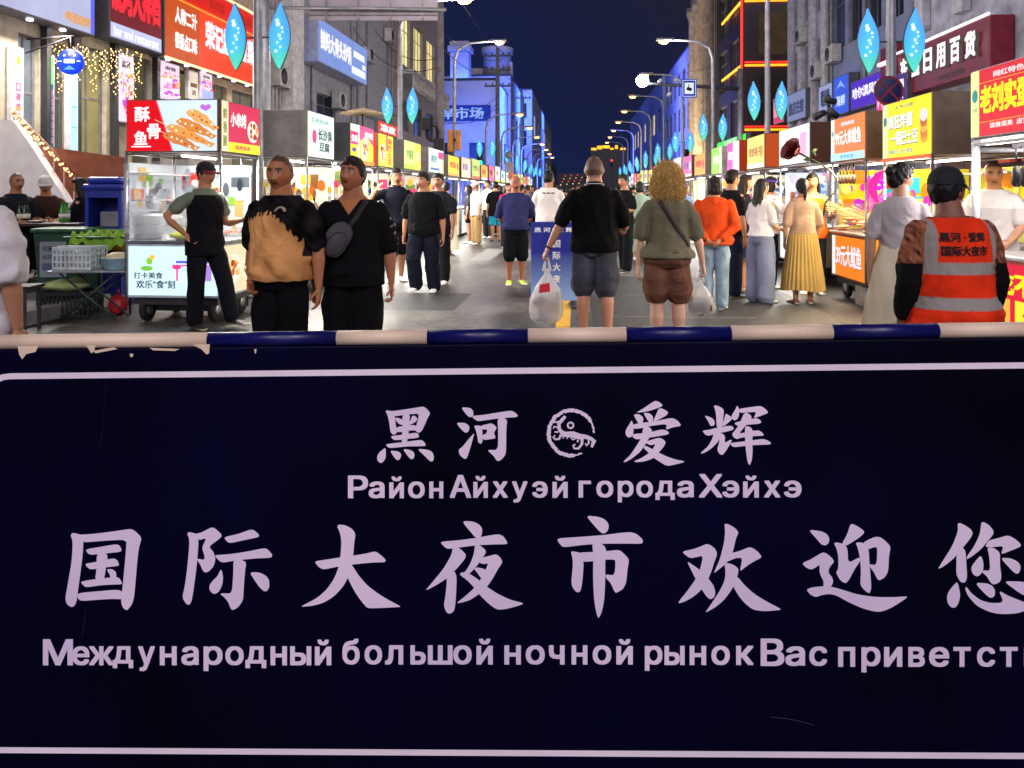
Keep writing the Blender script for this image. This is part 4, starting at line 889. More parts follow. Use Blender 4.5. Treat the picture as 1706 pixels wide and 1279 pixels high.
# mid group on the left
person('tall person in navy polo and black shorts with one arm raised, behind the black-shirted walkers', HX(660, 12.4), 12.4, 20, H=1.82, g=1.04, skin='#b27a58', hair='short', top=tee('#191b26', loose=.014, collar='#191b26'), bottom=shorts('#121216', len=.5), shoes='#d5d5d5', arms={'R': ((-.55, -.25, -.35), (.35, -.5, .65)), 'L': ((.14, .0, -1), (.02, -.3, -1))}, legs={'R': ((-.03, -.12, -1), (0, .12, -1)), 'L': ((.03, .10, -1), (0, .22, -1))}, vox=.009)
person('stocky person in black t-shirt and dark navy trousers striding in white trainers', HX(706, 11.1), 11.1, -12, H=1.73, g=1.14, fatb=.012, skin='#b77d5c', hair='short', top=tee('#111214', loose=.026, sleeve=.9), bottom=pants('#171a27', loose=.026), shoes='#dcdcdc', arms={'R': ((-.22, .0, -1), (-.02, -.25, -1), None, .9), 'L': ((.20, .1, -1), (.05, .0, -1))}, legs={'R': ((-.05, -.34, -1), (0, .30, -1)), 'L': ((.04, .10, -1), (0, .24, -1))}, head=(-22, 0, 0), vox=.009)
person('person in dark top and charcoal trousers half hidden behind the stocky walker', HX(731, 12.2), 12.2, -20, H=1.73, skin='#b07c5e', hair='short', top=tee('#22232b'), bottom=pants('#191a20'), vox=.010)
person('person in black blouse and cream skirt with hair tied up near the left stalls', HX(744, 17.6), 17.6, 170, H=1.67, fem=True, skin='#c28e6c', hair='bun', top=tee('#17181d', loose=.012, hem=.55), bottom=dict(kind='skirt', c='#d8cbb4', len=.09, flare=.10, pl=.01), shoes='#6a2c2a', vox=.011)
J = person('person in cream cap, white t-shirt and beige trousers standing at the left stalls', HX(793, 21.5), 21.5, -60, H=1.74, skin='#9a6a4c', hair='cap', top=tee('#e2ddd0', loose=.024, hem=.46), bottom=pants('#a88a5e', loose=.026), shoes='#dedede', vox=.011); cap_on(J, '#d9d2bd')
person('person with bare legs in black shorts and pale top beside the cream-capped customer', HX(781, 21.9), 21.9, -100, H=1.64, fem=True, skin='#c08f70', hair='long', top=tee('#3a3b46'), bottom=shorts('#15151a', len=.28), vox=.012)
person('person in white t-shirt and dark trousers facing a stall, behind the black-shirted customer', HX(813, 24.5), 24.5, -40, H=1.82, skin='#b98362', hair='short', top=tee('#e6e2da', loose=.022), bottom=pants('#24252c'), vox=.012)
person('person in long black t-shirt and bright blue shorts at the left stalls', HX(826, 22.6), 22.6, -165, H=1.75, g=1.04, skin='#b9835f', hair='short', top=tee('#0f1013', loose=.026, hem=.43), bottom=shorts('#2aa6c8', len=.45), shoes='#23262e', vox=.011)
person('person with long hair in pink top looking over from behind the old walker', HX(846, 20.0), 20.0, 10, H=1.68, fem=True, skin='#cf9f80', hair='long', top=tee('#d02a66', sleeve=1.8), bottom=pants('#23242c'), vox=.011)
person('old bald person in blue t-shirt and black knee shorts walking with hands behind back', HX(859, 12.1), 12.1, 6, H=1.70, g=1.06, fatb=.016, skin='#a5644a', hair='grey_ring', hairc='#8c857c', old=True, top=tee(fold_tones('#30335e', .3, 4), loose=.024, sleeve=.96, hem=.50, wr=.006), bottom=shorts('#111217', len=.55, loose=.026), shoes='#b9d14a', shoeh='#e8ead8', arms={'R': ((-.22, .22, -1), (.45, .35, -.7)), 'L': ((.22, .22, -1), (-.45, .35, -.7))}, head=(0, -6, 0), legs={'R': ((-.02, -.08, -1), (0, .1, -1)), 'L': ((.03, .04, -1), (0, .12, -1))}, vox=.009)
J = person('person in white t-shirt with back print seen from behind the blue sign board', HX(914, 13.4), 13.4, 176, H=1.80, g=1.04, skin='#b7805f', hair='short', top=tee('#e4ded8', loose=.026, sleeve=.9), bottom=shorts('#14151a', len=.5), arms={'R': ((-.15, -.1, -1), (.3, -.6, .2)), 'L': ((.15, -.1, -1), (-.3, -.6, .2))}, head=(-20, 0, 0), vox=.009)
b = MB(); b.use(paint('#17171a', .8))
for k in (-1, 0, 1): b.box((k*.075-.028, 0, 1.405), (k*.075+.028, .003, 1.425))
yb = max(v.co.y for v in J['top'].data.vertices if abs(v.co.z-1.41) < .02 and abs(v.co.x) < .08)
b.build('back_print', None, J['top']).location = (0, yb-.001, 0)
# the main couple
J = person('broad person in black polo and grey shorts seen from behind, carrying a full plastic bag', HX(990, 7.5), 7.5, 178, H=1.78, g=1.14, skin='#c68e70', hair='buzz', hairc='#3a3532', old=True, top=tee('#0b0b0d', loose=.020, sleeve=.92, se=.014, hem=.485, wr=.0045, collar='#0d0d10'), bottom=shorts(fold_tones('#484b55', .35, 7), len=.50, loose=.024, flare=.008, wr=.006), shoes='#1b1b1e',
    arms={'L': ((.40, .02, -1), (.50, -.12, -1), None, 1.1), 'R': ((-.26, -.12, -1), (-.10, -.75, -.15), None, .8)}, legs={'L': ((.03, -.10, -1), (0, .10, -1)), 'R': ((-.05, .10, -1), (-.02, .20, -1))}, head=(-8, 0, 0), vox=.0075)
b = MB(); b.tube([Vector(J['nk'])+Vector((.094*math.cos(R(a)), .074*math.sin(R(a))+.006, .034+.010*math.sin(R(a)))) for a in range(0, 360, 20)], .0045, 6, closed=True); b.build('collar_stripe', paint('#cfcfd2', .8), J['root'])
b = MB(); w_ = Vector(J['wrL']); d_ = (Vector(J['wrL'])-Vector(J['elL'])).normalized(); e1 = d_.orthogonal().normalized(); e2 = d_.cross(e1)
b.tube([w_+(e1*math.cos(R(a))+e2*math.sin(R(a)))*.029-d_*.012 for a in range(0, 360, 30)], .007, 6, closed=True); b.build('watch', paint('#141416', .4), J['root'])
plastic_bag('full white plastic shopping bag with red print hanging from the polo wearer\'s hand', J['world'](J['hand' 'L']), .62, .33, .24, [('print', '#d5242c', (-.03, -.115, -.27), (.11, .02, .10)), ('box', '#b89a72', (.02, .0, -.47), (.2, .13, .1)), ('ball', '#7b4b36', (-.06, -.02, -.42), (.08, .06, .06)), ('ball', '#c9cdc0', (.05, -.04, -.36), (.07, .05, .06)), ('box', '#8aa3b0', (-.03, -.02, -.555), (.12, .09, .07))], 2)
J = person('person with big curly blonde hair, olive t-shirt and brown shorts seen from behind', HX(1112, 6.8), 6.8, 178, H=1.665, g=1.17, fem=True, skin='#dcae90', hair='curly', hairc='#cfa862', top=tee(fold_tones('#6f6b55', .3, 3), loose=.022, sleeve=.95, se=.014, hem=.515, wr=.006), bottom=shorts(fold_tones('#6b4a3a', .35, 9), len=.40, loose=.022, flare=.035, wr=.006), shoes='#b8a890', arms={'L': ((.22, .02, -1), (.06, -.10, -1)), 'R': ((-.30, .0, -1), (-.22, -.12, -1), None, 1.1)}, vox=.0075)
strap(J, [(.10, 1.375), (.03, 1.26), (-.07, 1.10), (-.17, .96)], '#2a211d', side=1, w=.042)
plastic_bag('white plastic takeaway bag with a dark food tray in the curly-haired person\'s hand', J['world'](J['handR']), .36, .24, .18, [('box', '#5a4036', (0, 0, -.29), (.17, .13, .06)), ('box', '#c8c0b4', (0, 0, -.22), (.16, .12, .06))], 5)
person('person in black t-shirt and trousers with folded arms facing left beyond the polo wearer', HX(1040, 14.0), 14.0, -55, H=1.76, skin='#b98060', hair='short', top=tee('#121317', loose=.016), bottom=pants('#16181d', loose=.018), arms={'R': ((-.2, -.15, -1), (.6, -.7, .1)), 'L': ((.2, -.15, -1), (-.6, -.7, .1))}, legs={'R': ((-.06, .16, -1), (0, .1, -1)), 'L': ((.10, -.12, -1), (0, -.04, -1))}, shoes='#1d1d20', vox=.010)
person('person in long pale green dress seen from behind in mid street', HX(1066, 16.5), 16.5, 170, H=1.66, fem=True, skin='#c09070', hair='bob', top=tee('#8da08c', loose=.02, hem=.48), bottom=dict(kind='skirt', c='#8da08c', len=.12, flare=.07, pl=.008), vox=.011)
# right group
J = person('person in orange hooded jacket and light jeans holding both hands behind the back', HX(1190, 9.5), 9.5, 164, H=1.62, g=1.08, skin='#bb8160', hair='bob', top=tee(fold_tones('#d2491c', .3, 5), loose=.026, sleeve=1.92, hem=.49, wr=.007), bottom=pants(fold_tones('#7f93a6', .35, 2), loose=.014), shoes='#cfc9bf', arms={'R': ((-.20, .22, -1), (.62, .42, -.60), None, .9), 'L': ((.20, .22, -1), (-.62, .42, -.60), None, .9)}, vox=.0085)
V, F = limb([Vector((-.085, .05, 1.345)), Vector((0, .105, 1.315)), Vector((.085, .05, 1.345))], [.03, .052, .03], 14); m_ = fuse([(V, F)], .009, 1); wrinkle(m_, .004, 3); setcol(m_, np.tile(np.array(srgb('#d2491c')), (len(m_.vertices), 1))); mobj('hood', m_, CLOTH, J['root'])
person('tall person in black t-shirt and dark trousers in right profile beside the orange jacket', HX(1219, 10.6), 10.6, 112, H=1.74, skin='#bd8662', hair='short', top=tee('#15151a', loose=.018), bottom=pants('#1c2030', loose=.016), shoes='#202024', vox=.0095)
J = person('person with long brown hair and navy skirt looking at a phone', HX(1240, 11.2), 11.2, 70, H=1.68, fem=True, skin='#c99a78', hair='long', hairc='#2c2019', top=tee('#1c1c24'), bottom=dict(kind='skirt', c='#2a2f4e', len=.30, flare=.05, pl=.006), arms={'R': ((-.1, -.25, -1), (.2, -.8, .35)), 'L': ((.1, -.25, -1), (-.2, -.8, .35))}, shoes='#c9a98c', vox=.0095)
b = MB(); b.use(paint('#25252b', .3)); c_ = J['world'](J['handR']+Vector((.05, -.03, .03))); b.box((-.036, -.005, -.075), (.036, .005, .075), .004); tag(b.build('phone', None, None, c_, R(70)), 'dark phone held up by the long-haired person in the navy skirt', 'phone')
person('person with long black hair, white t-shirt and wide grey-blue jeans facing the right stalls', HX(1268, 10.1), 10.1, 122, H=1.60, fem=True, skin='#c99a7a', hair='longback', top=tee('#cfcdd2', loose=.018, hem=.54, sleeve=.85), bottom=pants(fold_tones('#737a94', .3, 6), loose=.030, flare=.014), shoes='#d8d4c4', shoeh='#e6e2d2', arms={'R': ((-.1, -.1, -1), (.15, -.8, -.2)), 'L': ((.1, -.1, -1), (-.1, -.8, -.1))}, vox=.0085)
J = person('person with purple headband and a raised hand behind the wide-jeans customer', HX(1282, 11.6), 11.6, 95, H=1.66, fem=True, skin='#c29070', hair='bob', top=tee('#e4dde2', loose=.016), bottom=pants('#1b1c22'), arms={'R': ((-.2, -.5, -.6), (.2, -.35, .9)), 'L': ((.12, .0, -1), (.0, -.3, -1))}, vox=.0095)
b = MB(); b.tube([J['HM'] @ Vector((.086*math.cos(R(a)), .012+.104*math.sin(R(a)), .060+.018*math.sin(R(a)))) for a in range(0, 360, 15)], .011, 8, closed=True); b.build('headband', glow('#7d4be0', .6), J['root'])
person('person in beige top and long ochre pleated skirt standing at the orange squid stall', HX(1337, 10.0), 10.0, 176, H=1.61, fem=True, skin='#c9946c', hair='pony', hairc='#120f10', top=tee(fold_tones('#b0907a', .2, 2), loose=.020, sleeve=.95, hem=.56), bottom=dict(kind='pleat', c=fold_tones('#a3864e', .2, 3), len=.115, flare=.085, waist=.63, pl=.013), shoes='#8a4a38', arms={'R': ((-.2, .05, -1), (.1, -.45, -.8)), 'L': ((.2, .05, -1), (-.05, -.4, -.8))}, vox=.0085)
J = person('vendor with striped sleeves and orange apron behind the long-skirt customer', HX(1353, 11.0), 11.0, -15, H=1.70, fem=True, skin='#c08458', hair='long', top=[tee(lambda P: np.where((np.sin(P[:, 2]*420) > 0)[:, None], np.array(srgb('#26242a')), np.array(srgb('#c8bba2'))), sleeve=1.5), dict(c='#d2601a', sleeve=0, loose=.026, hem=.46, neck=.79, name='apron')], bottom=pants('#1d2430'), arms={'L': ((.25, -.3, -.8), (.2, -.7, .5)), 'R': ((-.15, .0, -1), (-.1, -.5, -.6))}, vox=.0095)
J = person('person in grey-white top and long cream skirt with hair in a bun', HX(1500, 6.1), 6.1, 158, H=1.66, fem=True, skin='#c49476', hair='bun', hairc='#141012', top=tee(fold_tones('#bcb6b8', .2, 8), loose=.010, sleeve=.80, se=.006, hem=.57), bottom=dict(kind='skirt', c=fold_tones('#e0d6ba', .18, 5), len=.06, flare=.13, waist=.63, pl=.016, np=22), arms={'L': ((.16, .05, -1), (.04, -.14, -1)), 'R': ((-.16, -.1, -1), (-.05, -.7, -.4))}, head=(-52, -10, 0), vox=.0075)
def vestc(P):
    x, y, z = P.T; c = np.tile(np.array(srgb('#f23a1a')), (len(P), 1))*(1+.16*waves(P, 6, .08, .3, 2, .5))[:, None]
    g_ = (np.abs(z-.672) < .0185) | (np.abs(z-.562) < .0185) | ((np.abs(np.abs(x)-.106) < .017) & (z > .69)); c[g_] = srgb('#a39c96')
    return c
J = person('street cleaner in orange reflective vest, black cap and black oversleeves seen from behind', HX(1588, 4.0), 4.0, 184, H=1.55, g=1.10, skin='#8a5a48', hair='cap', hairc='#17151a',
    top=[tee(lambda P: np.where(((np.abs(P[:, 0]) > .125) & (P[:, 2] < .685))[:, None], np.array(srgb('#101014')), np.array(srgb('#8a5440'))*(1+.5*waves(P, 8, .01, .04, 3))[:, None]), sleeve=1.75, loose=.024, wr=.006), dict(c=vestc, sleeve=0, loose=.042, hem=.43, name='reflective_vest', wr=.006, hemf=.018, neck=.832)], bottom=pants('#1b1b22'), lean=4, arms={'L': ((.22, .10, -1), (.02, -.30, -1), None, 1.1), 'R': ((-.22, .08, -1), (-.02, -.35, -1))}, head=(-62, -2, 0), vox=.007)
cap_on(J, '#191b22', '#202430')
print_on(J, '黑河 · 爱辉', .135, 1.175, .225, .048, '#17110f', bold=.035)
print_on(J, '国际大夜市', .130, 1.105, .225, .052, '#17110f', bold=.04)
w_ = J['world'](J['handL'])
b = MB(); b.lathe((0, 0, -.12), [(.018, 0), (.030, .005), (.031, .16), (.014, .20), (.014, .225)], 16); o = tag(b.build('bottle', paint('#1f4a2c', .25), None, w_+Vector((.0, .0, .03))), 'dark green bottle held low in the street cleaner\'s left hand', 'bottle'); o.rotation_euler = (R(20), R(30), 0)
person('vendor in white t-shirt with shaved head busy inside the red egg-burger stall', HX(1655, 7.6), 7.6, -50, H=1.73, g=1.05, skin='#c98a54', hair='buzz', top=tee('#e9e6df', loose=.02), bottom=pants('#3a3a44'), arms={'R': ((-.2, -.2, -1), (.1, -.7, -.5)), 'L': ((.2, -.2, -1), (-.1, -.7, -.4))}, head=(30, -8, 0), vox=.009)
person('person in grey vest standing behind the squid stall counter', HX(380, 11.0), 11.0, 30, H=1.66, skin='#b98362', hair='short', top=tee('#4a5058'), bottom=pants('#20212a'), vox=.011)
# diners at the terrace table
DK = .30
person('bald diner in dark shirt seated at the left end of the terrace table', HX(27, 10.2), 10.2, 62, H=1.74, skin='#a06c4c', hair='buzz', hairc='#5a4438', top=tee('#1b1c24'), bottom=pants('#15161c'), legs={'R': ((-.08, -1, -.06), (0, .05, -1)), 'L': ((.08, -1, -.06), (0, .05, -1))}, seat=.46, z0=DK, vox=.010, arms={'R': ((-.1, -.4, -1), (.1, -1, -.05)), 'L': ((.1, -.4, -1), (-.1, -1, -.05))})
J = person('diner in white cap and brown shirt leaning on the terrace table', HX(78, 10.7), 10.7, 24, H=1.70, skin='#b4805e', hair='cap', top=tee('#3a2622'), bottom=pants('#1b1b20'), legs={'R': ((-.08, -1, -.06), (0, .05, -1)), 'L': ((.08, -1, -.06), (0, .05, -1))}, seat=.46, z0=DK, lean=10, vox=.010, head=(0, -14, 0), arms={'R': ((-.2, -.5, -1), (.5, -.9, -.05)), 'L': ((.2, -.5, -1), (-.5, -.9, -.05))}); cap_on(J, '#b9b9b4')
person('diner with long black hair and black top seated in left profile on the terrace', HX(136, 10.4), 10.4, -78, H=1.62, fem=True, skin='#b98868', hair='long', top=tee('#101015'), bottom=pants('#16171c'), legs={'R': ((-.06, -1, -.06), (0, .05, -1)), 'L': ((.06, -1, -.06), (0, .05, -1))}, seat=.46, z0=DK, vox=.010, head=(0, -10, 0), arms={'R': ((-.1, -.4, -1), (.1, -1, -.05)), 'L': ((.1, -.4, -1), (-.1, -1, -.05))})
# the crowd further down the street: a few looks, copied
looks = [('distant person in a white top in the crowd far down the street', dict(top=tee('#dedad2'), bottom=pants('#2a2b33'), hair='short')),
         ('distant person in black clothes in the crowd far down the street', dict(top=tee('#131418'), bottom=pants('#181920'), hair='short')),
         ('distant person in a grey-blue shirt in the crowd far down the street', dict(top=tee('#5b6a86'), bottom=pants('#23242c'), hair='short', g=1.08)),
         ('distant person with long hair and a red top in the crowd far down the street', dict(top=tee('#a5353a'), bottom=shorts('#1d1d24'), hair='long', fem=True)),
         ('distant person with long hair and a cream dress in the crowd far down the street', dict(top=tee('#cbbfa6'), bottom=dict(kind='skirt', c='#cbbfa6', len=.25, flare=.06), hair='long', fem=True)),
         ('distant person in a green top and shorts in the crowd far down the street', dict(top=tee('#5d7a5a'), bottom=shorts('#3b3c46'), hair='short'))]
rg = random.Random(21); CROWD = []
for lb, kw in looks:
    q = dict(H=1.70, vox=.02, legs={'R': ((-.03, -.26, -1), (0, .18, -1)), 'L': ((.03, .14, -1), (0, .34, -1))}, arms={'R': ((-.14, .24, -1), (-.02, .05, -1)), 'L': ((.14, -.2, -1), (.0, -.5, -1))}, skin='#b98462', group='people in the distant crowd'); q.update(kw)
    CROWD.append(person(lb, 0, 0, 0, **q)['root'])
crowd_spots = []
for i in range(215):
    Y = 18+rg.random()**.8*52; t = rg.uniform(-3.4, 3.1)
    if i >= 170: Y = rg.uniform(16, 34); t = rg.choice((-1, 1))*rg.uniform(1.9, 3.3)
    if 735 < 964.4+1300*t/Y < 852 and Y < 25.5: Y += 10
    if Y < 25 and -2.2 < t < 1.4: Y += 9
    crowd_spots.append((t+SK*Y, Y, rg.choice((0, 180, 180, 170, -160, 20, -30, 90, -90))+rg.uniform(-15, 15)))
for i, (x, y, f) in enumerate(crowd_spots):
    o = CROWD[i % 6] if i < 6 else copy_tree(CROWD[(i*7+i//6) % 6])
    o.location = (x, y, 0); o.rotation_euler = (0, 0, R(f)); s_ = rg.uniform(.93, 1.05); o.scale = (s_, s_, s_)
# ------------------------------------------------------------------ market stalls
STEEL = mat('brushed steel', (.42, .43, .45), rough=.35, metal=.85, var=.2, scale=14)
WHITEP = mat('white powder coat', (.62, .66, .70), rough=.4, var=.1)
DARKP = mat('dark powder coat', (.03, .03, .035), rough=.5)
TYRE = mat('black rubber', (.012, .012, .013), rough=.8)
def clear(key, col, a=.25, rough=.08):
    if key in MATS: return MATS[key]
    m = mat(key, col, rough=rough, var=.1, bump=.25, bscale=6); n = m.node_tree; pr = n.nodes['Principled BSDF']; ou = n.nodes['Material Output']
    t = n.nodes.new('ShaderNodeBsdfTransparent'); mx = n.nodes.new('ShaderNodeMixShader'); mx.inputs[0].default_value = a
    n.links.new(t.outputs[0], mx.inputs[1]); n.links.new(pr.outputs[0], mx.inputs[2]); n.links.new(mx.outputs[0], ou.inputs[0]); return m
GLASS = clear('clear acrylic', (.7, .75, .8), .16); WRAP = clear('cling wrap', (.8, .82, .85), .34, .2)
def face(parent, name, o, u, wid, hei, bg, items, es=1.0, samp=False, art='lettering', w=Z3):
    """a lit sign face with its artwork; positions in fractions of the face"""
    o = Vector(o); u = Vector(u); nrm = u.cross(w)
    b = MB(); b.use(glow(bg, es, samp)); b.poly([o, o+u*wid, o+u*wid+w*hei, o+w*hei]); f = b.build(name, None, parent)
    if items:
        b = MB(); k = 0
        for it in items:
            k += 1; d = nrm*(.003+.0007*k); p = lambda x, y: o+d+u*(x*wid)+w*(y*hei)
            if it[0] == 't':
                _, t, x, y, ww, hh, c = it[:7]; b.use(glow(c, es)); b.text(t, p(x, y), u, w, ww*wid, hh*hei, it[7] if len(it) > 7 else .03)
            elif it[0] == 'v':      # vertical column of characters
                _, t, x, y, ww, hh, c = it[:7]; b.use(glow(c, es)); n = len(t)
                for i, ch in enumerate(t): b.text(ch, p(x, y+hh*(n-1-i)/n), u, w, ww*wid, hh*hei/n*.86, .03)
            elif it[0] == 'r':
                _, x, y, ww, hh, c = it; b.use(glow(c, es)); b.poly([p(x, y), p(x+ww, y), p(x+ww, y+hh), p(x, y+hh)])
            elif it[0] == 'p':
                _, pts, c = it; b.use(glow(c, es)); q = [p(x, y) for x, y in pts]
                ar = sum(pts[i][0]*pts[(i+1) % len(pts)][1]-pts[(i+1) % len(pts)][0]*pts[i][1] for i in range(len(pts)))
                b.poly(q if ar > 0 else q[::-1])
            elif it[0] == 'e':
                _, x, y, rx, ry, c = it; b.use(glow(c, es)); b.poly([p(x+rx*math.cos(R(a)), y+ry*math.sin(R(a))) for a in range(0, 360, 18)])
        b.build(art, None, f)
    return f
def dish(x, y, s=1., seed=0, cols=('#c8612a', '#e2a03c', '#8a3a1e', '#e8d08a')):
    """food picture: plate of overlapping morsels"""
    rg = random.Random(seed); it = [('e', x, y, .17*s, .26*s, '#f2ead8')]
    for i in range(16): it.append(('e', x+rg.uniform(-.11, .11)*s, y+rg.uniform(-.16, .16)*s, rg.uniform(.02, .05)*s, rg.uniform(.03, .08)*s, rg.choice(cols)))
    return it
def skewer(x0, y0, x1, y1, w, c='#d98a4a', seed=0):
    rg = random.Random(seed); dx, dy = x1-x0, y1-y0; L_ = math.hypot(dx, dy); nx, ny = -dy/L_*w, dx/L_*w; it = []
    n = 7; up = []; dn = []
    for i in range(n+1):
        t = i/n; q = (.5+.5*math.sin(math.pi*min(1, t*1.15+.08)))*(1+.22*(i % 2)); up.append((x0+dx*t+nx*q, y0+dy*t+ny*q)); dn.append((x0+dx*t-nx*q, y0+dy*t-ny*q))
    it.append(('p', [(x0-dx*.3-nx*.06, y0-dy*.3-ny*.06), (x1, y1-ny*.06), (x1, y1+ny*.06), (x0-dx*.3+nx*.06, y0-dy*.3+ny*.06)], '#e8d9a8'))
    it.append(('p', up+dn[::-1], c))
    for i in range(7):
        t = (i+.5)/7; q = rg.uniform(-.3, .3); it.append(('e', x0+dx*t+nx*q, y0+dy*t+ny*q, .012, .022, rg.choice(('#f6e6c0', '#a3452a', '#c9552e', '#fff3dc'))))
    return it
LIGHTS = []
def stall(label, side, t, Y0, Y1, front, end=None, base=None, bend=None, s=(1.86, 2.45), W=1.0, body='#8a8078', frame=None, group=None, power=26, lampc=(1, .95, .88), glass=True, wheels=True, endplain='#5b4a3e', cat='market stall', bh=(.28, .87), shelf=True, samp=False, es=1.0, stuff=0, inner=None, inner_end=True):
    L_ = Y1-Y0; mid = (Y0+Y1)/2; ne = -1 if side < 0 else 1
    r = thing('market_stall', label, cat, st(t+side*W/2, mid), SRZ+(0 if side < 0 else math.pi), group)
    x0, x1, y0, y1 = -W/2, W/2, -L_/2, L_/2; fm = frame or STEEL
    def fr(b):
        for x in (x0+.02, x1-.02):
            for y in (y0+.02, y1-.02): b.tube([(x, y, bh[0]), (x, y, s[0]+.02)], .016, 8)
        for z in (s[0]-.02,):
            for y in (y0+.02, y1-.02): b.tube([(x0+.02, y, z), (x1-.02, y, z)], .012, 6)
            for x in (x0+.02, x1-.02): b.tube([(x, y0+.02, z), (x, y1-.02, z)], .012, 6)
    part('frame', fm, r, fr)
    part('sign_box', paint(endplain, .6), r, lambda b: b.box((x0+.03, y0, s[0]), (x1-.012, y1, s[1]), .012))
    part('base_body', paint(body, .5), r, lambda b: b.box((x0+.02, y0+.02, bh[0]), (x1-.02, y1-.02, bh[1]), .01))
    part('counter', STEEL, r, lambda b: b.box((x0, y0, bh[1]+.002), (x1+.03, y1, bh[1]+.035), .008))
    face(r, 'front_sign', (x1-.006, y0+.012, s[0]+.012), Y3, L_-.024, s[1]-s[0]-.024, front[0], front[1], es, samp)
    eo = (x0+.045, y0-.004, s[0]+.012) if ne < 0 else (x1-.03, y1+.004, s[0]+.012); eu = X3 if ne < 0 else -X3
    if end: face(r, 'end_sign', eo, eu, W-.09, s[1]-s[0]-.024, end[0], end[1], es, samp)
    if base: face(r, 'front_panel', (x1-.012, y0+.04, bh[0]+.03), Y3, L_-.08, bh[1]-bh[0]-.06, base[0], base[1], es*.9, samp)
    bo = (x0+.05, y0+.012, bh[0]+.03) if ne < 0 else (x1-.05, y1-.012, bh[0]+.03)
    if bend: face(r, 'end_panel', bo, eu, W-.10, bh[1]-bh[0]-.06, bend[0], bend[1], es*.9, samp)
    if wheels:
        for x in (x0+.16, x1-.16):
            for y in (y0+.2, y1-.2):
                w_ = MB(); w_.use(TYRE); w_.lathe((x, y, .14), [(.07, -.03), (.135, -.026), (.14, 0), (.135, .026), (.07, .03)], 18, 'x'); w_.use(STEEL); w_.lathe((x, y, .14), [(.02, -.034), (.065, -.032), (.065, .032), (.02, .034)], 12, 'x'); w_.build('wheel', None, r)
        part('chassis', DARKP, r, lambda b: [b.box((x0+.08, y0+.08, .2), (x1-.08, y1-.08, bh[0]-.002)), b.box((x0+.2, y0+.3, .10), (x1-.2, y1-.3, .2))])
    if glass:
        part('glass_screen', GLASS, r, lambda b: [b.box((x1-.012, y0+.05, bh[1]+.04), (x1-.007, y1-.05, bh[1]+.42)), b.box((x0+.05, (y0 if ne < 0 else y1)-.003+.01*(-ne), bh[1]+.04), (x1-.05, (y0 if ne < 0 else y1)+.003+.01*(-ne), bh[1]+.55))])
    if shelf: part('shelf', STEEL, r, lambda b: [b.box((x0+.04, y0+.05, 1.33), (x0+.30, y1-.05, 1.35)), b.box((x0+.04, y0+.05, 1.62), (x0+.26, y1-.05, 1.635))])
    part('lamp_tube', glow('#fff4e4', 6.0), r, lambda b: b.tube([(.05, y0+.12, s[0]-.035), (.05, y1-.12, s[0]-.035)], .014, 8))
    if power: lamp('stall_lamp_light', 'AREA', r, (.05, 0, s[0]-.055), power*1.0, lampc, W*.6, L_*.8); lamp('stall_front_light', 'AREA', r, (x1-.03, 0, s[0]-.05), power*1.5, lampc, .12, L_*.8, (0, R(-48), 0))
    rg = random.Random(int(Y0*100)+side)
    if inner is not None:      # added glowing menu boards at back and far end, for a bright interior
        def patchwork(n):
            it = []
            for i in range(n): it.append(('r', rg.uniform(.02, .8), rg.uniform(.02, .8), rg.uniform(.08, .3), rg.uniform(.06, .25), rg.choice(inner[1])))
            for i in range(n): it.append(('e', rg.uniform(.1, .9), rg.uniform(.1, .9), rg.uniform(.03, .09), rg.uniform(.05, .12), rg.choice(inner[1])))
            return it
        face(r, 'patchwork_board', (x0+.035, y0+.05, bh[1]+.05), Y3, L_-.1, s[0]-bh[1]-.16, inner[0], patchwork(14), .5*es)
        if not inner_end: pass
        elif ne < 0: face(r, 'end_board', (x0+.06, y1-.035, bh[1]+.05), X3, W-.16, s[0]-bh[1]-.16, inner[0], patchwork(18), .5*es)
        else: face(r, 'end_board', (x1-.10, y0+.035, bh[1]+.05), -X3, W-.16, s[0]-bh[1]-.16, inner[0], patchwork(18), .5*es)
    cols = ('#d0702a', '#c84a20', '#e0b040', '#7a9a3a', '#d8d0c0', '#a03a2a', '#e8e4da', '#3a6a8a')
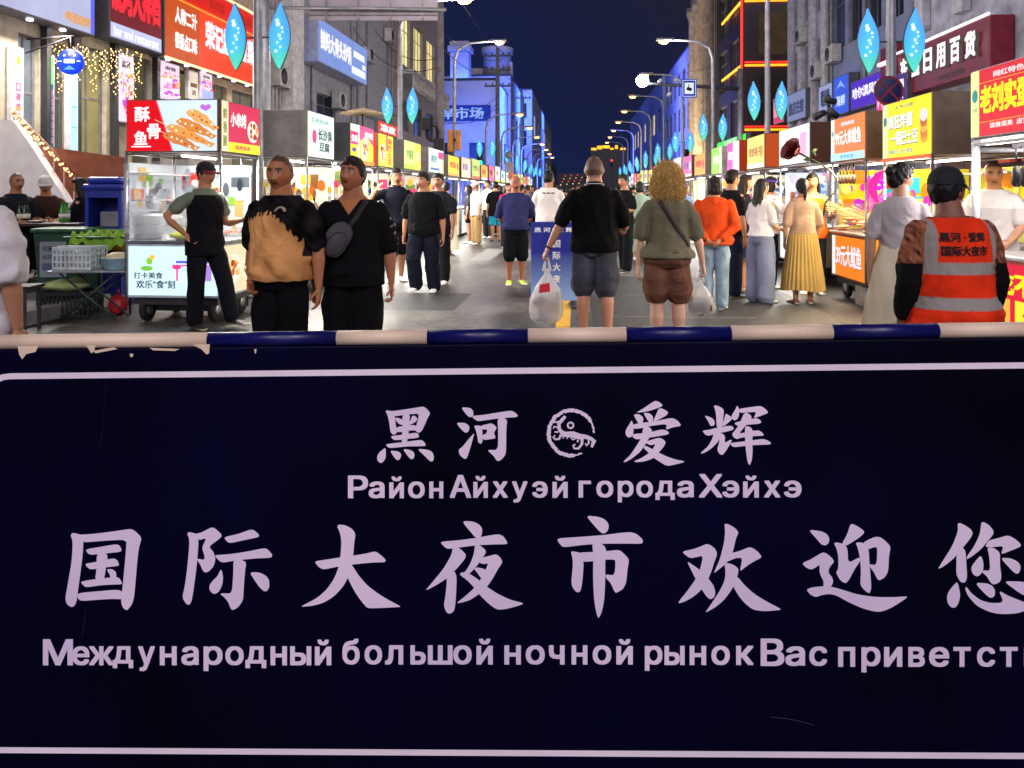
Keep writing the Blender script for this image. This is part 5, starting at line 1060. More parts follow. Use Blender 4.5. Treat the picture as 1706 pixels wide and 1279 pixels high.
    if stuff:      # goods on the counter and shelf
        M_ = Matrix.Translation(r.location) @ Matrix.Rotation(r.rotation_euler[2], 4, 'Z')
        for i in range(stuff):
            k = rg.randrange(4); x = rg.uniform(x0+.38, x1-.22); y = y0+.15+(L_-.3)*(i+.5)/stuff; c = rg.choice(cols); q = M_ @ Vector((x, y, bh[1]+.036))
            place = dict(loc=q, rz=rg.uniform(0, 6))
            nth = ('first', 'second', 'third', 'fourth', 'fifth', 'sixth', 'seventh')[i]
            on = ' on the '+{8.42: 'squid', 11.1: 'white-green drink', 13.4: 'pink and orange', 15.0: 'yellow-signed left', 5.0: 'red egg-burger', 7.7: 'yellow potato', 9.5: 'orange', 11.8: 'brown-ended right', 14.7: 'pale yellow right'}.get(Y0, 'far')+' stall counter'
            if k == 0:
                tr = thing('food_tray', nth+' item, steel tray of snacks'+on, 'tray', q, place['rz']); part('tray', STEEL, tr, lambda b: [b.box((-.15, -.11, 0), (.15, .11, .012)), b.box((-.15, -.11, .012), (-.14, .11, .05)), b.box((.14, -.11, .012), (.15, .11, .05)), b.box((-.14, -.11, .012), (.14, -.10, .05)), b.box((-.14, .10, .012), (.14, .11, .05))])
                def fd(b):
                    for j in range(16): b.ball((rg.uniform(-.11, .11), rg.uniform(-.07, .07), .03+rg.uniform(0, .03)), rg.uniform(.022, .036), 8, (1.3, .9, .8), .12, j)
                part('snacks', paint(c, .45), tr, fd)
            elif k == 1:
                tr = thing('cup_stack', nth+' item, stack of paper cups'+on, 'cups', q); part('cups', paint('#e6e2d8', .5), tr, lambda b: [b.lathe((0, 0, .03*j), [(.032, 0), (.042, .11), (.044, .112)], 14) for j in range(5)])
            elif k == 2:
                tr = thing('sauce_bottle', nth+' item, squeeze bottle'+on, 'bottle', q); part('bottle_body', paint(c, .3), tr, lambda b: b.lathe((0, 0, 0), [(.036, 0), (.038, .02), (.038, .15), (.02, .18)], 14)); part('nozzle', paint('#f0ece0', .4), tr, lambda b: b.lathe((0, 0, .18), [(.02, 0), (.018, .02), (.006, .07)], 10))
            else:
                tr = thing('stock_pot', nth+' item, steel pot'+on, 'pot', q); part('pot_body', STEEL, tr, lambda b: b.lathe((0, 0, 0), [(.11, 0), (.115, .01), (.115, .15), (.12, .155), (.112, .155), (.108, .02)], 20)); part('broth', paint(c, .3), tr, lambda b: b.lathe((0, 0, .10), [(.106, 0), (.106, .01)], 18))
    return r
# ---- left row
sq = [('p', [(0, 0), (.50, 0), (.32, 1), (0, 1)], '#d0141f'), ('p', [(.50, 0), (.515, 0), (.335, 1), (.32, 1)], '#e85a6a'), ('t', '酥', .085, .58, .17, .30, '#fff4f2'), ('t', '骨', .225, .24, .15, .30, '#fff4f2'), ('t', '鱼', .08, .12, .15, .28, '#fff4f2'), ('r', .05, .075, .22, .025, '#fff4f2')]
for i, (a, c, d, e) in enumerate(((.46, .50, .96, .10), (.58, .62, .98, .26), (.70, .80, 1.0, .42), (.44, .34, .80, .03))): sq += skewer(a, c, d, e, .075, ('#d9964e', '#cf7f3c', '#dba05c', '#c97a40')[i], i)
sq += [('e', .86+.03*i, .86-.03*(i % 2), .03, .05, '#b56ad0') for i in range(3)]
bendL = [('t', '打卡美食', .06, .34, .33, .13, '#141822', .02), ('t', '欢乐"食"刻', .09, .14, .44, .17, '#141822', .02), ('e', .24, .70, .035, .07, '#8ac43a'), ('e', .21, .55, .07, .05, '#7cc242'), ('e', .27, .78, .03, .05, '#f0c040'), ('r', .54, .66, .36, .05, '#6a5ad0'), ('r', .50, .60, .42, .03, '#e0508a'), ('r', .68, .30, .015, .34, '#2a3a5a'), ('r', .72, .30, .015, .34, '#2a3a5a'), ('e', .55, .58, .05, .05, '#e8409a'), ('r', .545, .30, .02, .26, '#e8409a'), ('e', .80, .58, .05, .05, '#e8409a'), ('r', .795, .30, .02, .26, '#e8409a'), ('r', .84, .30, .10, .32, '#b48ae0'), ('r', .02, .93, .96, .03, '#d8f4ff')]
SL1 = stall('squid snack stall with red and white end sign, nearest of the left row', -1, -3.84, 8.42, 9.45, ('#c81e4a', [('t', '小串烤', .22, .52, .40, .30, '#ffffff'), ('r', 0, 0, 1, .20, '#e8e020'), ('r', 0, .0, .16, 1, '#e6e0b0'), ('v', '鲜香脆', .03, .1, .10, .8, '#6a7a3a')]+dish(.80, .48, .9, 3)+[('t', '现烤现卖', .3, .05, .4, .1, '#c81e4a')]),
    ('#c9dcec', sq), ('#f2d8b0', dish(.3, .5, 1.2, 5)+dish(.7, .5, 1.1, 6)), ('#d2f1ff', bendL), W=1.10, body='#b9c4cc', power=34, samp=True, stuff=3, s=(1.86, 2.43), es=1.0, inner=('#dfe6ea', ('#98a4b0', '#d83a2a', '#f4f6f8', '#2a3444', '#8ac04a', '#5a646c', '#e8b84a')))
LM = lambda x, y, z: (Matrix.Translation(SL1.location) @ Matrix.Rotation(SL1.rotation_euler[2], 4, 'Z')) @ Vector((x, y, z))
# cling film round the stall, tubs and bags behind it
def film(b):
    for k in range(9):
        z = .98+.085*k; b.add([(-.53, -.545-.004*(k % 2), z), (.50, -.55, z+.06*math.sin(k*2.1)), (.50, -.55, z+.10+.05*math.sin(k*1.7)), (-.53, -.545, z+.075)], [(0, 1, 2, 3)])
part('cling_film', WRAP, SL1, film)
for nm, lb, cat, c, p, sz in (('tub', 'tall white plastic tub behind the film of the squid stall', 'tub', '#d9dcdc', (-.40, -.28, .906), .15), ('tub', 'clear-lidded tub with lime green salad on the squid stall', 'tub', '#a6d83a', (.26, -.30, .906), .13)):
    t_ = thing(nm, lb, cat, LM(*p)); part('tub_body', paint(c, .4), t_, lambda b: b.lathe((0, 0, 0), [(sz*.8, 0), (sz, .02), (sz*1.08, .24), (sz*1.14, .25)], 20)); part('lid', paint('#eef0ee', .4), t_, lambda b: b.lathe((0, 0, .252), [(sz*1.14, 0), (sz*1.12, .02), (sz*.3, .03)], 20))
b = MB(); b.use(WRAP); b.ball((0, 0, .13), .17, 16, (1, .9, .85), .14, 5); tag(b.build('filled_bag', None, None, LM(-.08, -.30, .905)), 'knotted clear plastic bag of food on the squid stall', 'bag')
b = MB(); b.use(paint('#d6e021', .5)); b.ball((0, 0, .05), .13, 14, (1.5, .8, .5), .12, 8); tag(b.build('noodle_pile', None, None, LM(.12, -.40, .905)), 'bright yellow-green noodle pile at the edge of the squid stall', 'food')
b = MB(); b.use(paint('#e8a83c', .5)); b.tube([(0, 0, 0), (.10, 0, .26), (.17, 0, .42)], [.022, .018, .012], 8); b.ball((.0, 0, 0), .035, 10, (1, .6, 1.4)); tag(b.build('ladle', None, None, LM(.05, -.25, 1.18)), 'yellow plastic ladle leaning inside the squid stall', 'ladle')
stall('stall with plain grey metal end and white-green lit sign behind the heavy walkers', -1, -3.84, 11.1, 12.3, ('#d8f4ea', [('t', 'DRINK', .14, .78, .66, .10, '#7aa6a0', .02), ('t', '长沙臭', .36, .40, .55, .26, '#1d2420'), ('t', '豆腐', .40, .14, .4, .22, '#1d2420'), ('e', .22, .46, .08, .16, '#d43a7a'), ('r', .0, 0, .07, 1, '#e8f0c0')]), None, ('#e8d6a8', dish(.5, .5, 1.3, 9)), None, s=(1.93, 2.60), endplain='#8b8681', body='#9a948c', samp=True, stuff=3, power=30, inner=('#e6dcc0', ('#8a5a2a', '#e8b83a', '#f6f0e0', '#2a2a38', '#d8601a', '#7a5a4a')))
stall('narrow stall with pink and yellow lit sign, third in the left row', -1, -3.75, 12.85, 13.3, ('#f0e020', [('r', 0, .45, 1, .35, '#e02a8a'), ('r', 0, .82, 1, .18, '#fff0f0'), ('t', '炸串', .1, .5, .8, .22, '#ffffff'), ('r', .2, .25, .5, .1, '#4a3ab0')]), None, ('#e8cfa0', []), None, s=(1.95, 2.58), W=.8, endplain='#35383f', power=14, inner=('#d8ccb0', ('#d83a6a', '#f0b82a', '#4a6a9a', '#ffffff', '#3a2a2a', '#6a8a4a')))
stall('stall with pink and orange picture sign and an orange-red sign end, left row', -1, -3.80, 13.4, 14.5, ('#f4d84a', [('p', [(0, 1), (1, 1), (1, .5), (.6, .75), (.2, .62), (0, .8)], '#f05a8a')]+dish(.45, .42, 1.2, 12)+[('t', '烤冷面', .42, .70, .5, .18, '#ffffff'), ('r', 0, 0, 1, .1, '#f09030'), ('r', 0, 0, .1, 1, '#f8ecd0')]), None, ('#dce8f0', []), None, s=(1.9, 2.6), endplain='#4b4a4e', power=26, stuff=2, inner=('#d8ccb0', ('#d83a6a', '#f0b82a', '#4a6a9a', '#ffffff', '#3a2a2a', '#6a8a4a')))
stall('stall with yellow sign and red characters beside an orange-red board, left row', -1, -3.84, 15.0, 16.2, ('#f2e23a', [('v', '锅巴土豆', .62, .08, .26, .86, '#c8232e'), ('r', .5, .5, .1, .5, '#e0306a')]+dish(.28, .4, 1.1, 15)), ('#d8481c', []), ('#d5e6ee', []), None, s=(1.93, 2.58), endplain='#8a8580', power=26, stuff=2, inner=('#d8ccb0', ('#d83a6a', '#f0b82a', '#4a6a9a', '#ffffff', '#3a2a2a', '#6a8a4a')))
stall('stall with pale lime sign and grey end, middle of the left row', -1, -3.84, 17.2, 19.0, ('#e6f08a', [('t', '柠檬茶', .12, .35, .42, .35, '#6a9a50'), ('r', .62, 0, .38, 1, '#f6dc4a'), ('e', .8, .5, .10, .2, '#fff4b0'), ('r', 0, 0, .6, .16, '#b8d83a')]), None, ('#cfe4ea', []), None, s=(1.95, 2.6), endplain='#6f6a66', power=30, inner=('#d8ccb0', ('#d83a6a', '#f0b82a', '#4a6a9a', '#ffffff', '#3a2a2a', '#6a8a4a')))
stall('stall with white sign, magenta corner and green strip, middle of the left row', -1, -3.84, 20.0, 22.2, ('#e4f2e6', [('t', '酸奶', .15, .42, .4, .32, '#5a8a94'), ('r', .62, .62, .36, .3, '#e2408a'), ('r', .9, 0, .1, .5, '#d8e040'), ('r', .1, .1, .6, .1, '#3a6ab0')]), None, ('#cfe4ea', []), None, s=(1.95, 2.6), endplain='#77716c', power=30, inner=('#d8ccb0', ('#d83a6a', '#f0b82a', '#4a6a9a', '#ffffff', '#3a2a2a', '#6a8a4a')))
rgs = random.Random(5)
pal = ['#e8e030', '#f2f0dc', '#dff0ea', '#f4a83a', '#f6d0b4', '#e8503a', '#d0ecf6', '#f06a9a', '#c8e86a']
inks = ['#c8232e', '#2a4a8a', '#2f7a3a', '#7a3a1a', '#1a1a20']
words = ['烤肠', '奶茶', '炒酸奶', '臭豆腐', '烤面筋', '冰粉', '炸鸡', '凉皮', '煎饼', '章鱼烧']
def farstall(side, t, Y0, Y1, i):
    c = pal[(i*4+(3 if side > 0 else 0)) % 9]; k = inks[i % 5]
    nm = {'#e8e030': 'yellow', '#f2f0dc': 'cream', '#dff0ea': 'mint white', '#f4a83a': 'amber', '#f6d0b4': 'peach', '#e8503a': 'red', '#d0ecf6': 'pale blue', '#f06a9a': 'pink', '#c8e86a': 'lime'}[c]
    stall('distant stall with a plain %s lit sign in the %s row' % (nm, 'left' if side < 0 else 'right'), side, t, Y0, Y1, (c, [('t', words[(i*3) % 10], .12, .38, .55, .34, k), ('r', 0, 0, 1, .14, pal[(i+3) % 9]), ('e', .84, .5, .09, .24, pal[(i+5) % 9])]), None, ('#d8e8ee' if i % 3 else '#f0dcb0', []), None, s=(1.93, 2.55+.06*(i % 3)), group='distant stalls of the %s row' % ('left' if side < 0 else 'right'), glass=False, wheels=False, shelf=False, power=40 if i % 2 == 0 else 0, bh=(.05, .9), endplain=('#77716c', '#5b4a3e', '#b9b4aa')[i % 3])
for i in range(16): farstall(-1, -3.84, 23.0+i*2.6, 25.1+i*2.6, i)
# ---- right row
SR1 = stall('red egg-burger stall with yellow characters and pale blue frame at the right edge', 1, 3.5, 5.0, 6.94, ('#d01a30', [('r', 0, 0, .075, 1, '#e2e69a'), ('e', .038, .62, .026, .10, '#2f8a8a'), ('t', '河畔', .014, .36, .048, .08, '#6a8a5a', .01), ('t', '老刘实蛋堡', .085, .32, .50, .44, '#f4e21c', .05), ('t', '网红特色小吃', .20, .84, .36, .09, '#f4d8d8'), ('t', '现做现卖  皮薄馅大', .17, .10, .40, .08, '#f4e6e2', .02), ('r', .08, .20, .92, .012, '#f0a030'), ('r', .08, .79, .92, .012, '#f0a030')]+dish(.80, .5, 1.0, 31)), None,
    ('#d5183a', [('t', '好吃不贵', .04, .52, .62, .36, '#f6e21a', .05), ('r', .02, .04, .30, .42, '#f0b048'), ('t', '鸡', .06, .1, .2, .28, '#fff0b0'), ('r', .36, .04, .6, .42, '#e8e23a'), ('t', '蛋堡', .42, .1, .3, .3, '#c02a2a')]), None, s=(1.90, 2.50), frame=WHITEP, endplain='#b9c4cc', body='#b02434', power=34, lampc=(1, .9, .9), samp=True, stuff=4, inner=('#5a1a2a', ('#8a2a3a', '#e8e0e0', '#c83a5a', '#3a1a24', '#b8b0b8')), inner_end=False)
RM = lambda r, x, y, z: (Matrix.Translation(r.location) @ Matrix.Rotation(r.rotation_euler[2], 4, 'Z')) @ Vector((x, y, z))
part('canopy_rail', WHITEP, SR1, lambda b: [b.tube([(.47, -.95, 1.86), (.47, .95, 1.86)], .03, 10), b.tube([(.47, -.93, .9), (.47, -.93, 1.86)], .034, 12), b.tube([(-.3, -.95, 1.80), (.47, -.95, 1.80)], .022, 8)])
for i in range(7):
    y = -.80+.13*i
    part('hanging_ladle', mat('black steel', (.02, .02, .022), rough=.35, metal=.5), SR1, lambda b: [b.tube([(.2, y, 1.84), (.2, y+.01, 1.66)], .008, 6), b.lathe((.2, y+.012, 1.50), [(.012, .16), (.034, .12), (.042, .0), (.02, -.03)], 10), b.box((.16, y+.005, 1.80), (.24, y+.018, 1.845))])
r_ = face(SR1, 'neon_board', (-.40, -.35, 1.52), Y3, .72, .26, '#5a0a2a', [('t', '火爆', .08, .22, .44, .6, '#ff3a4a'), ('t', '推荐', .56, .22, .4, .6, '#ff3a4a'), ('r', 0, .0, 1, .08, '#5a3aff'), ('r', 0, .92, 1, .08, '#ff2a7a')], 1.3)
SR2 = stall('bright yellow fried-potato stall with white characters, second in the right row', 1, 3.5, 7.70, 8.96, ('#f0e818', [('r', 0, 0, .12, 1, '#e0eaa0'), ('e', .06, .68, .04, .09, '#3a7a8a'), ('t', '疯狂炸薯', .14, .50, .52, .26, '#2a3038', .05), ('t', '疯狂炸薯', .135, .515, .52, .26, '#ffffff', .03), ('t', '一锅巴土豆', .20, .20, .56, .25, '#2a3038', .05), ('t', '一锅巴土豆', .195, .215, .56, .25, '#ffffff', .03), ('t', '人气小吃', .28, .86, .4, .07, '#5a6a8a'), ('t', '酥脆可口 老少皆宜', .16, .06, .5, .08, '#7a8ab0')]+[('e', .88, .30+.09*i, .07, .11, ('#e09030', '#c8702a', '#e8a848', '#b8602a', '#d8c8e8')[i]) for i in range(5)]), None,
    ('#e8e020', [('t', '锅巴', .2, .3, .6, .4, '#2a5a8a')]), ('#e8d820', []), s=(1.80, 2.43), body='#7a6a5a', endplain='#7a6656', power=32, lampc=(1, .85, .55), samp=True, stuff=4, glass=False, inner=('#f0d830', ('#f08a1a', '#e83ac0', '#f4e87a', '#3ac8d8', '#d8401a', '#c02ae0', '#f6f0c0')))
def arc(c, r0, a0, a1, n=16): return [Vector(c)+Vector((0, r0*math.cos(R(a0+(a1-a0)*i/n)), r0*math.sin(R(a0+(a1-a0)*i/n)))) for i in range(n+1)]
part('valance', glow('#f05a2a', .9), SR2, lambda b: b.box((.50, -.63, 1.765), (.512, .63, 1.80)))
sq2 = [('r', 0, 0, .11, 1, '#e8ead8'), ('e', .055, .66, .035, .07, '#5a9a9a'), ('t', '99元大串鱿鱼', .15, .34, .76, .36, '#a8481c', .05), ('t', '99元大串鱿鱼', .145, .35, .76, .36, '#ffffff', .03), ('t', '深海鲜货', .32, .80, .4, .09, '#f4e0f0'), ('r', 0, 0, 1, .17, '#a8e0f4'), ('t', '鲜香鱿鱼', .3, .03, .4, .1, '#5a9ab8')]
SR3 = stall('orange grilled-squid stall with white characters and orange base, third in the right row', 1, 3.5, 9.5, 10.8, ('#ee7a34', sq2), None,
    ('#f08024', [('r', 0, 0, .10, 1, '#e8f0f0'), ('t', '39元大鱿鱼', .14, .24, .78, .54, '#b8501a', .05), ('t', '39元大鱿鱼', .135, .26, .78, .54, '#f4f0ff', .03)]), ('#f2961c', [('p', [(.5+.55*math.cos(R(a)), .5+.8*math.sin(R(a))) if k % 2 else (.5, .5) for k, a in enumerate(range(0, 100, 10))], '#e8701c'), ('p', [(.30, .12), (.44, .20), (.52, .55), (.40, .62), (.56, .80), (.66, .66), (.60, .30), (.48, .08)], '#f6efe6')]), s=(1.84, 2.43), body='#6a3a1c', endplain='#8a6a50', power=26, lampc=(1, .75, .45), samp=True, glass=True, inner=('#f0d830', ('#f08a1a', '#e83ac0', '#f4e87a', '#3ac8d8', '#d8401a', '#c02ae0', '#f6f0c0')))
part('neon_moon', glow('#ff1a6a', 2.2), SR3, lambda b: b.tube([Vector((.18+.0, .60, 1.46))+Vector((-.22*math.cos(R(a)), 0, .24*math.sin(R(a)))) for a in [100+160*i/16 for i in range(17)]], [.012+.05*math.sin(math.pi*i/16) for i in range(17)], 8))
for i, (x, z) in enumerate(((.30, 1.52), (.40, 1.38), (.22, 1.34), (.34, 1.28), (.10, 1.40), (.02, 1.30))): part('neon_flower', glow('#d01ae0', 1.5), SR3, lambda b: [b.ball((x+.045*math.cos(k*1.26), .56+.01*k, z+.045*math.sin(k*1.26)), .03, 8, (1, .5, 1)) for k in range(5)])
# food glowing on the squid grill
def sq_food(b):
    rg = random.Random(2)
    for i in range(40):
        y = rg.uniform(-.58, .58); x = rg.uniform(-.1, .42); z = .92+rg.uniform(0, .16); b.use(paint(rg.choice(('#d8842a', '#c8561c', '#e8b83a', '#b8401a', '#e8cfa0')), .4)); b.ball((x, y, z), .05, 8, (1.8, .7, .5), .2, i)
    b.use(paint('#d8b070', .6))
    for i in range(26): y = rg.uniform(-.55, .55); b.tube([(.10, y, 1.02), (.52+rg.uniform(0, .1), y+rg.uniform(-.2, .2), 1.20+rg.uniform(-.05, .1))], .005, 5)
b = MB(); sq_food(b); tag(b.build('skewer_heap', None, None, SR3.location, SR3.rotation_euler[2]), 'heap of orange squid skewers on the orange stall counter', 'food')
part('handle', DARKP, SR3, lambda b: b.tube([(.40, .67, .92), (.42, .72, 1.16), (.36, .74, 1.25), (-.1, .74, 1.27), (-.3, .72, 1.2)], .034, 10))
for i in range(5): part('hanging_squid', paint(('#2a2420', '#4a3020')[i % 2], .4), SR3, lambda b: [b.tube([(.42, -.5+.13*i, 1.80), (.42, -.49+.13*i, 1.66)], .01, 6), b.ball((.42, -.49+.13*i, 1.60), .04, 8, (.8, .7, 1.6))])
bx = MB(); bx.use(paint('#b9bcc0', .35)); bx.box((-.24, -.17, 0), (.24, .17, .25), .02); tag(bx.build('storage_box', None, None, RM(SR3, .22, .38, 0.0)+Vector((-.02, -.02, 0)), SRZ), 'clear grey storage box under the orange squid stall', 'box')
SR4 = stall('stall with white and pink sign, its brown end showing red food, right row', 1, 3.5, 11.8, 13.6, ('#f0ecec', [('t', '生烤', .2, .3, .5, .4, '#d05a8a'), ('r', .72, .2, .2, .6, '#f0a0c0'), ('r', 0, 0, .1, 1, '#d8e8d0')]), ('#3a241c', [('r', .42, .38, .52, .42, '#f0e6e0'), ('e', .68, .59, .2, .14, '#c8322a'), ('e', .70, .62, .12, .07, '#e86a4a'), ('r', .40, .0, .6, .22, '#e8301c'), ('t', '红烧', .46, .24, .4, .12, '#e04030')]), ('#e4f0f4', [('t', '鲜', .3, .3, .3, .4, '#3a6a5a')]), None, s=(1.88, 2.5), endplain='#4a352a', power=30, stuff=2, samp=True, inner=('#dce8f4', ('#5a9ae8', '#ffffff', '#e8d0e8', '#8ab8f0', '#f4a0c0')))
stall('stall with pale yellow sign and brown end, fifth in the right row', 1, 3.5, 14.7, 16.2, ('#f2dc6a', [('t', '煎饼果子', .12, .36, .7, .3, '#a0522a'), ('e', .86, .5, .08, .2, '#e08a3a'), ('r', 0, 0, 1, .14, '#f6f0d0')]), ('#a8441c', []), ('#e0ecf0', []), None, s=(1.9, 2.55), endplain='#6a4a34', power=30, stuff=1, inner=('#d8ccb0', ('#d83a6a', '#f0b82a', '#4a6a9a', '#ffffff', '#3a2a2a', '#6a8a4a')))
stall('stall with magenta and white sign, sixth in the right row', 1, 3.5, 17.0, 18.4, ('#e85ab0', [('r', .5, 0, .5, 1, '#f4e6f0'), ('t', '棉花糖', .1, .4, .36, .3, '#ffffff')]), ('#8a2a10', []), ('#e0ecf0', []), None, s=(1.9, 2.58), endplain='#8a3a1c', power=26, inner=('#d8ccb0', ('#d83a6a', '#f0b82a', '#4a6a9a', '#ffffff', '#3a2a2a', '#6a8a4a')))
stall('stall with lime green sign, seventh in the right row', 1, 3.5, 19.1, 20.6, ('#9ae03a', [('t', '青团', .2, .36, .5, .34, '#f4ffe0'), ('r', .8, 0, .2, 1, '#e8f4d0')]), None, ('#e0ecf0', []), None, s=(1.9, 2.58), endplain='#a8a49c', power=26, inner=('#d8ccb0', ('#d83a6a', '#f0b82a', '#4a6a9a', '#ffffff', '#3a2a2a', '#6a8a4a')))
for i in range(15): farstall(1, 3.5, 21.6+i*2.6, 23.6+i*2.6, i)
# things beside the left stall
def crate(label, loc, sx, sy, h, c, rz=0, name='crate'):
    t_ = thing(name, label, 'crate', loc, rz); m = paint(c, .5)
    def f(b):
        b.box((-sx/2, -sy/2, 0), (sx/2, sy/2, .012))
        for z0_, z1_ in ((.0, .04), (h-.04, h)):
            b.box((-sx/2, -sy/2, z0_), (sx/2, -sy/2+.012, z1_)); b.box((-sx/2, sy/2-.012, z0_), (sx/2, sy/2, z1_)); b.box((-sx/2, -sy/2+.012, z0_), (-sx/2+.012, sy/2-.012, z1_)); b.box((sx/2-.012, -sy/2+.012, z0_), (sx/2, sy/2-.012, z1_))
        n = int(sx/.045)
        for i in range(n+1):
            x = -sx/2+.006+(sx-.012)*i/n
            for y in (-sy/2+.006, sy/2-.006): b.box((x-.008, y-.005, .03), (x+.008, y+.005, h-.03))
        n = int(sy/.05)
        for i in range(n+1):
            y = -sy/2+.006+(sy-.012)*i/n
            for x in (-sx/2+.006, sx/2-.006): b.box((x-.005, y-.008, .03), (x+.005, y+.008, h-.03))
        for z in (h*.36, h*.66):
            for y in (-sy/2+.006, sy/2-.006): b.box((-sx/2, y-.004, z-.008), (sx/2, y+.004, z+.008))
            for x in (-sx/2+.006, sx/2-.006): b.box((x-.004, -sy/2, z-.008), (x+.004, sy/2, z+.008))
    part('crate_body', m, t_, f); return t_
G = lambda px, Y, z=0.: Vector((HX(px, Y), Y, z))
crate('black plastic crate on the road beside the squid stall', G(118, 9.0), .56, .40, .30, '#121214', R(4))
b = MB(); b.use(paint('#a9b87a', .7, bump=.4)); b.ball((0, 0, .06), .2, 16, (1.25, .8, .35), .12, 3); b.ball((.1, .05, .1), .1, 12, (1.2, .8, .5), .15, 5); tag(b.build('cloth_bag', None, None, G(112, 8.95, .30)), 'crumpled pale green cloth bag on the black crate', 'bag')
tb = thing('folding_table', 'low steel folding table with crossed legs beside the squid stall', 'table', G(158, 8.75), R(3))
part('table_top', STEEL, tb, lambda b: b.box((-.42, -.22, .54), (.42, .22, .565), .006))
for sgn in (-1, 1): part('leg', mat('dark green tube', (.02, .05, .04), rough=.4), tb, lambda b: [b.tube([(sgn*.30, -.16, .012), (-sgn*.30, -.16, .535)], .011, 8), b.tube([(sgn*.30, .16, .012), (-sgn*.30, .16, .535)], .011, 8)])
crate('clear plastic basket on the folding table', G(134, 8.7, .566), .44, .32, .26, '#c6d2d2', R(-4), 'basket')
b = MB(); b.use(WRAP); b.ball((0, 0, .10), .15, 14, (1.2, .8, .7), .2, 9); tag(b.build('filled_bag', None, None, G(140, 8.7, .580)), 'crumpled clear bags lying in the clear basket', 'bag')
t_ = thing('basin', 'pale blue plastic basin with dough on the folding table', 'basin', G(196, 8.7, .566)); part('basin_body', paint('#a8d2e2', .35), t_, lambda b: b.lathe((0, 0, 0), [(.12, 0), (.13, .01), (.18, .13), (.19, .135), (.172, .125), (.12, .02)], 24)); part('dough', paint('#d8c8a0', .6), t_, lambda b: b.ball((0, 0, .12), .13, 14, (1, 1, .6), .05))
b = MB(); b.use(paint('#b8242c', .5)); b.ball((0, 0, .12), .12, 16, (.9, .8, 1), .12, 4); b.tube([(-.03, 0, .23), (0, 0, .30), (.03, 0, .23)], .01, 6); tag(b.build('filled_bag', None, None, G(197, 9.05)), 'red plastic bag on the ground behind the stall wheel', 'bag')
bn = thing('wheelie_bin', 'dark green wheelie bin with lid beside the folding table', 'bin', G(118, 9.55), R(6))
part('bin_body', paint('#123a26', .5), bn, lambda b: b.add([(-.24, -.24, .06), (.24, -.24, .06), (.24, .24, .06), (-.24, .24, .06), (-.29, -.30, .94), (.29, -.30, .94), (.29, .30, .94), (-.29, .30, .94)], [(0, 3, 2, 1), (4, 5, 6, 7), (0, 1, 5, 4), (1, 2, 6, 5), (2, 3, 7, 6), (3, 0, 4, 7)]))
part('lid', paint('#174a30', .45), bn, lambda b: b.box((-.32, -.34, .945), (.32, .32, 1.0), .02))
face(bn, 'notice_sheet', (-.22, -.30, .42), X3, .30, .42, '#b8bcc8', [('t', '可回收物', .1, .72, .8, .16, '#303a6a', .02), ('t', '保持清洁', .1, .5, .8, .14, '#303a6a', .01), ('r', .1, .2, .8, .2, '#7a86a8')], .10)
for x in (-.2, .2): part('wheel', TYRE, bn, lambda b: b.lathe((x, .22, .07), [(.03, -.02), (.07, -.018), (.07, .018), (.03, .02)], 14, 'x'))
crate('yellow plastic crate under the green tray', G(192, 9.3, .74), .50, .36, .14, '#d89a1c')
part_t = thing('stand', 'dark steel stand carrying the yellow crate beside the stall', 'stand', G(192, 9.3)); part('top', DARKP, part_t, lambda b: b.box((-.30, -.22, .70), (.30, .22, .735)))
for x in (-.27, .27): part('leg', DARKP, part_t, lambda b: [b.tube([(x, -.19, 0), (x, -.19, .70)], .014, 8), b.tube([(x, .19, 0), (x, .19, .70)], .014, 8)])
tr = thing('tray', 'green tray draped with lettuce-green cloth on the yellow crate', 'tray', G(180, 9.25, .885)); part('tray_body', paint('#1b3d20', .5), tr, lambda b: b.box((-.40, -.26, 0), (.36, .26, .03), .01))
def cloth(b):
    n, m = 26, 14; V = []; F = []
    for i in range(n):
        for j in range(m):
            x = -.30+.66*i/(n-1); y = -.30+.56*j/(m-1); z = .05+.025*math.sin(i*1.3+j*.4)+.03*math.sin(j*1.1+i*.3)-(.13 if j == 0 else .05 if j == 1 else 0); V.append((x, y, z))
    for i in range(n-1):
        for j in range(m-1): F.append((i*m+j, (i+1)*m+j, (i+1)*m+j+1, i*m+j+1))
    b.smooth = True; b.add(V, F)
part('cloth', paint('#6f9a1e', .8, bump=.4), tr, cloth)
part('lettuce', paint('#5f8a22', .7, bump=.5), tr, lambda b: [b.ball((-.1+.1*k, .05, .06), .07, 10, (1, .9, .6), .25, k) for k in range(4)])
bl = thing('blue_cabinet', 'tall dark blue plastic cabinet with open shelf behind the squid stall', 'cabinet', G(186, 10.0, .0), R(4)); mb = paint('#1a2a8e', .4)
part('cabinet_body', mb, bl, lambda b: [b.box((-.22, -.24, .02), (-.18, .24, 1.45)), b.box((.18, -.24, .02), (.22, .24, 1.45)), b.box((-.18, .20, .02), (.18, .24, 1.45)), b.box((-.18, -.24, .02), (.18, .20, .98)), b.box((-.18, -.24, 1.36), (.18, .20, 1.45))])
part('lid', mb, bl, lambda b: [b.box((-.25, -.28, 1.452), (.25, .28, 1.53), .03), b.box((-.21, -.24, 1.53), (.21, .24, 1.62), .04)])
b = MB(); b.use(paint('#7a7a80', .4)); b.box((-.12, -.08, 0), (.12, .08, .2), .02); tag(b.build('jar_box', None, None, G(187, 9.95, .984)), 'grey box standing in the opening of the blue cabinet', 'box')
crate('blue crate on the ground stack left of the blue cabinet', G(124, 10.1, .75), .44, .34, .22, '#1a2e9a')
b = MB(); b.use(paint('#2a2a30', .6)); b.box((-.24, -.2, 0), (.24, .2, .748), .01); tag(b.build('carton', None, None, G(124, 10.1)), 'dark carton carrying the blue crate', 'box')
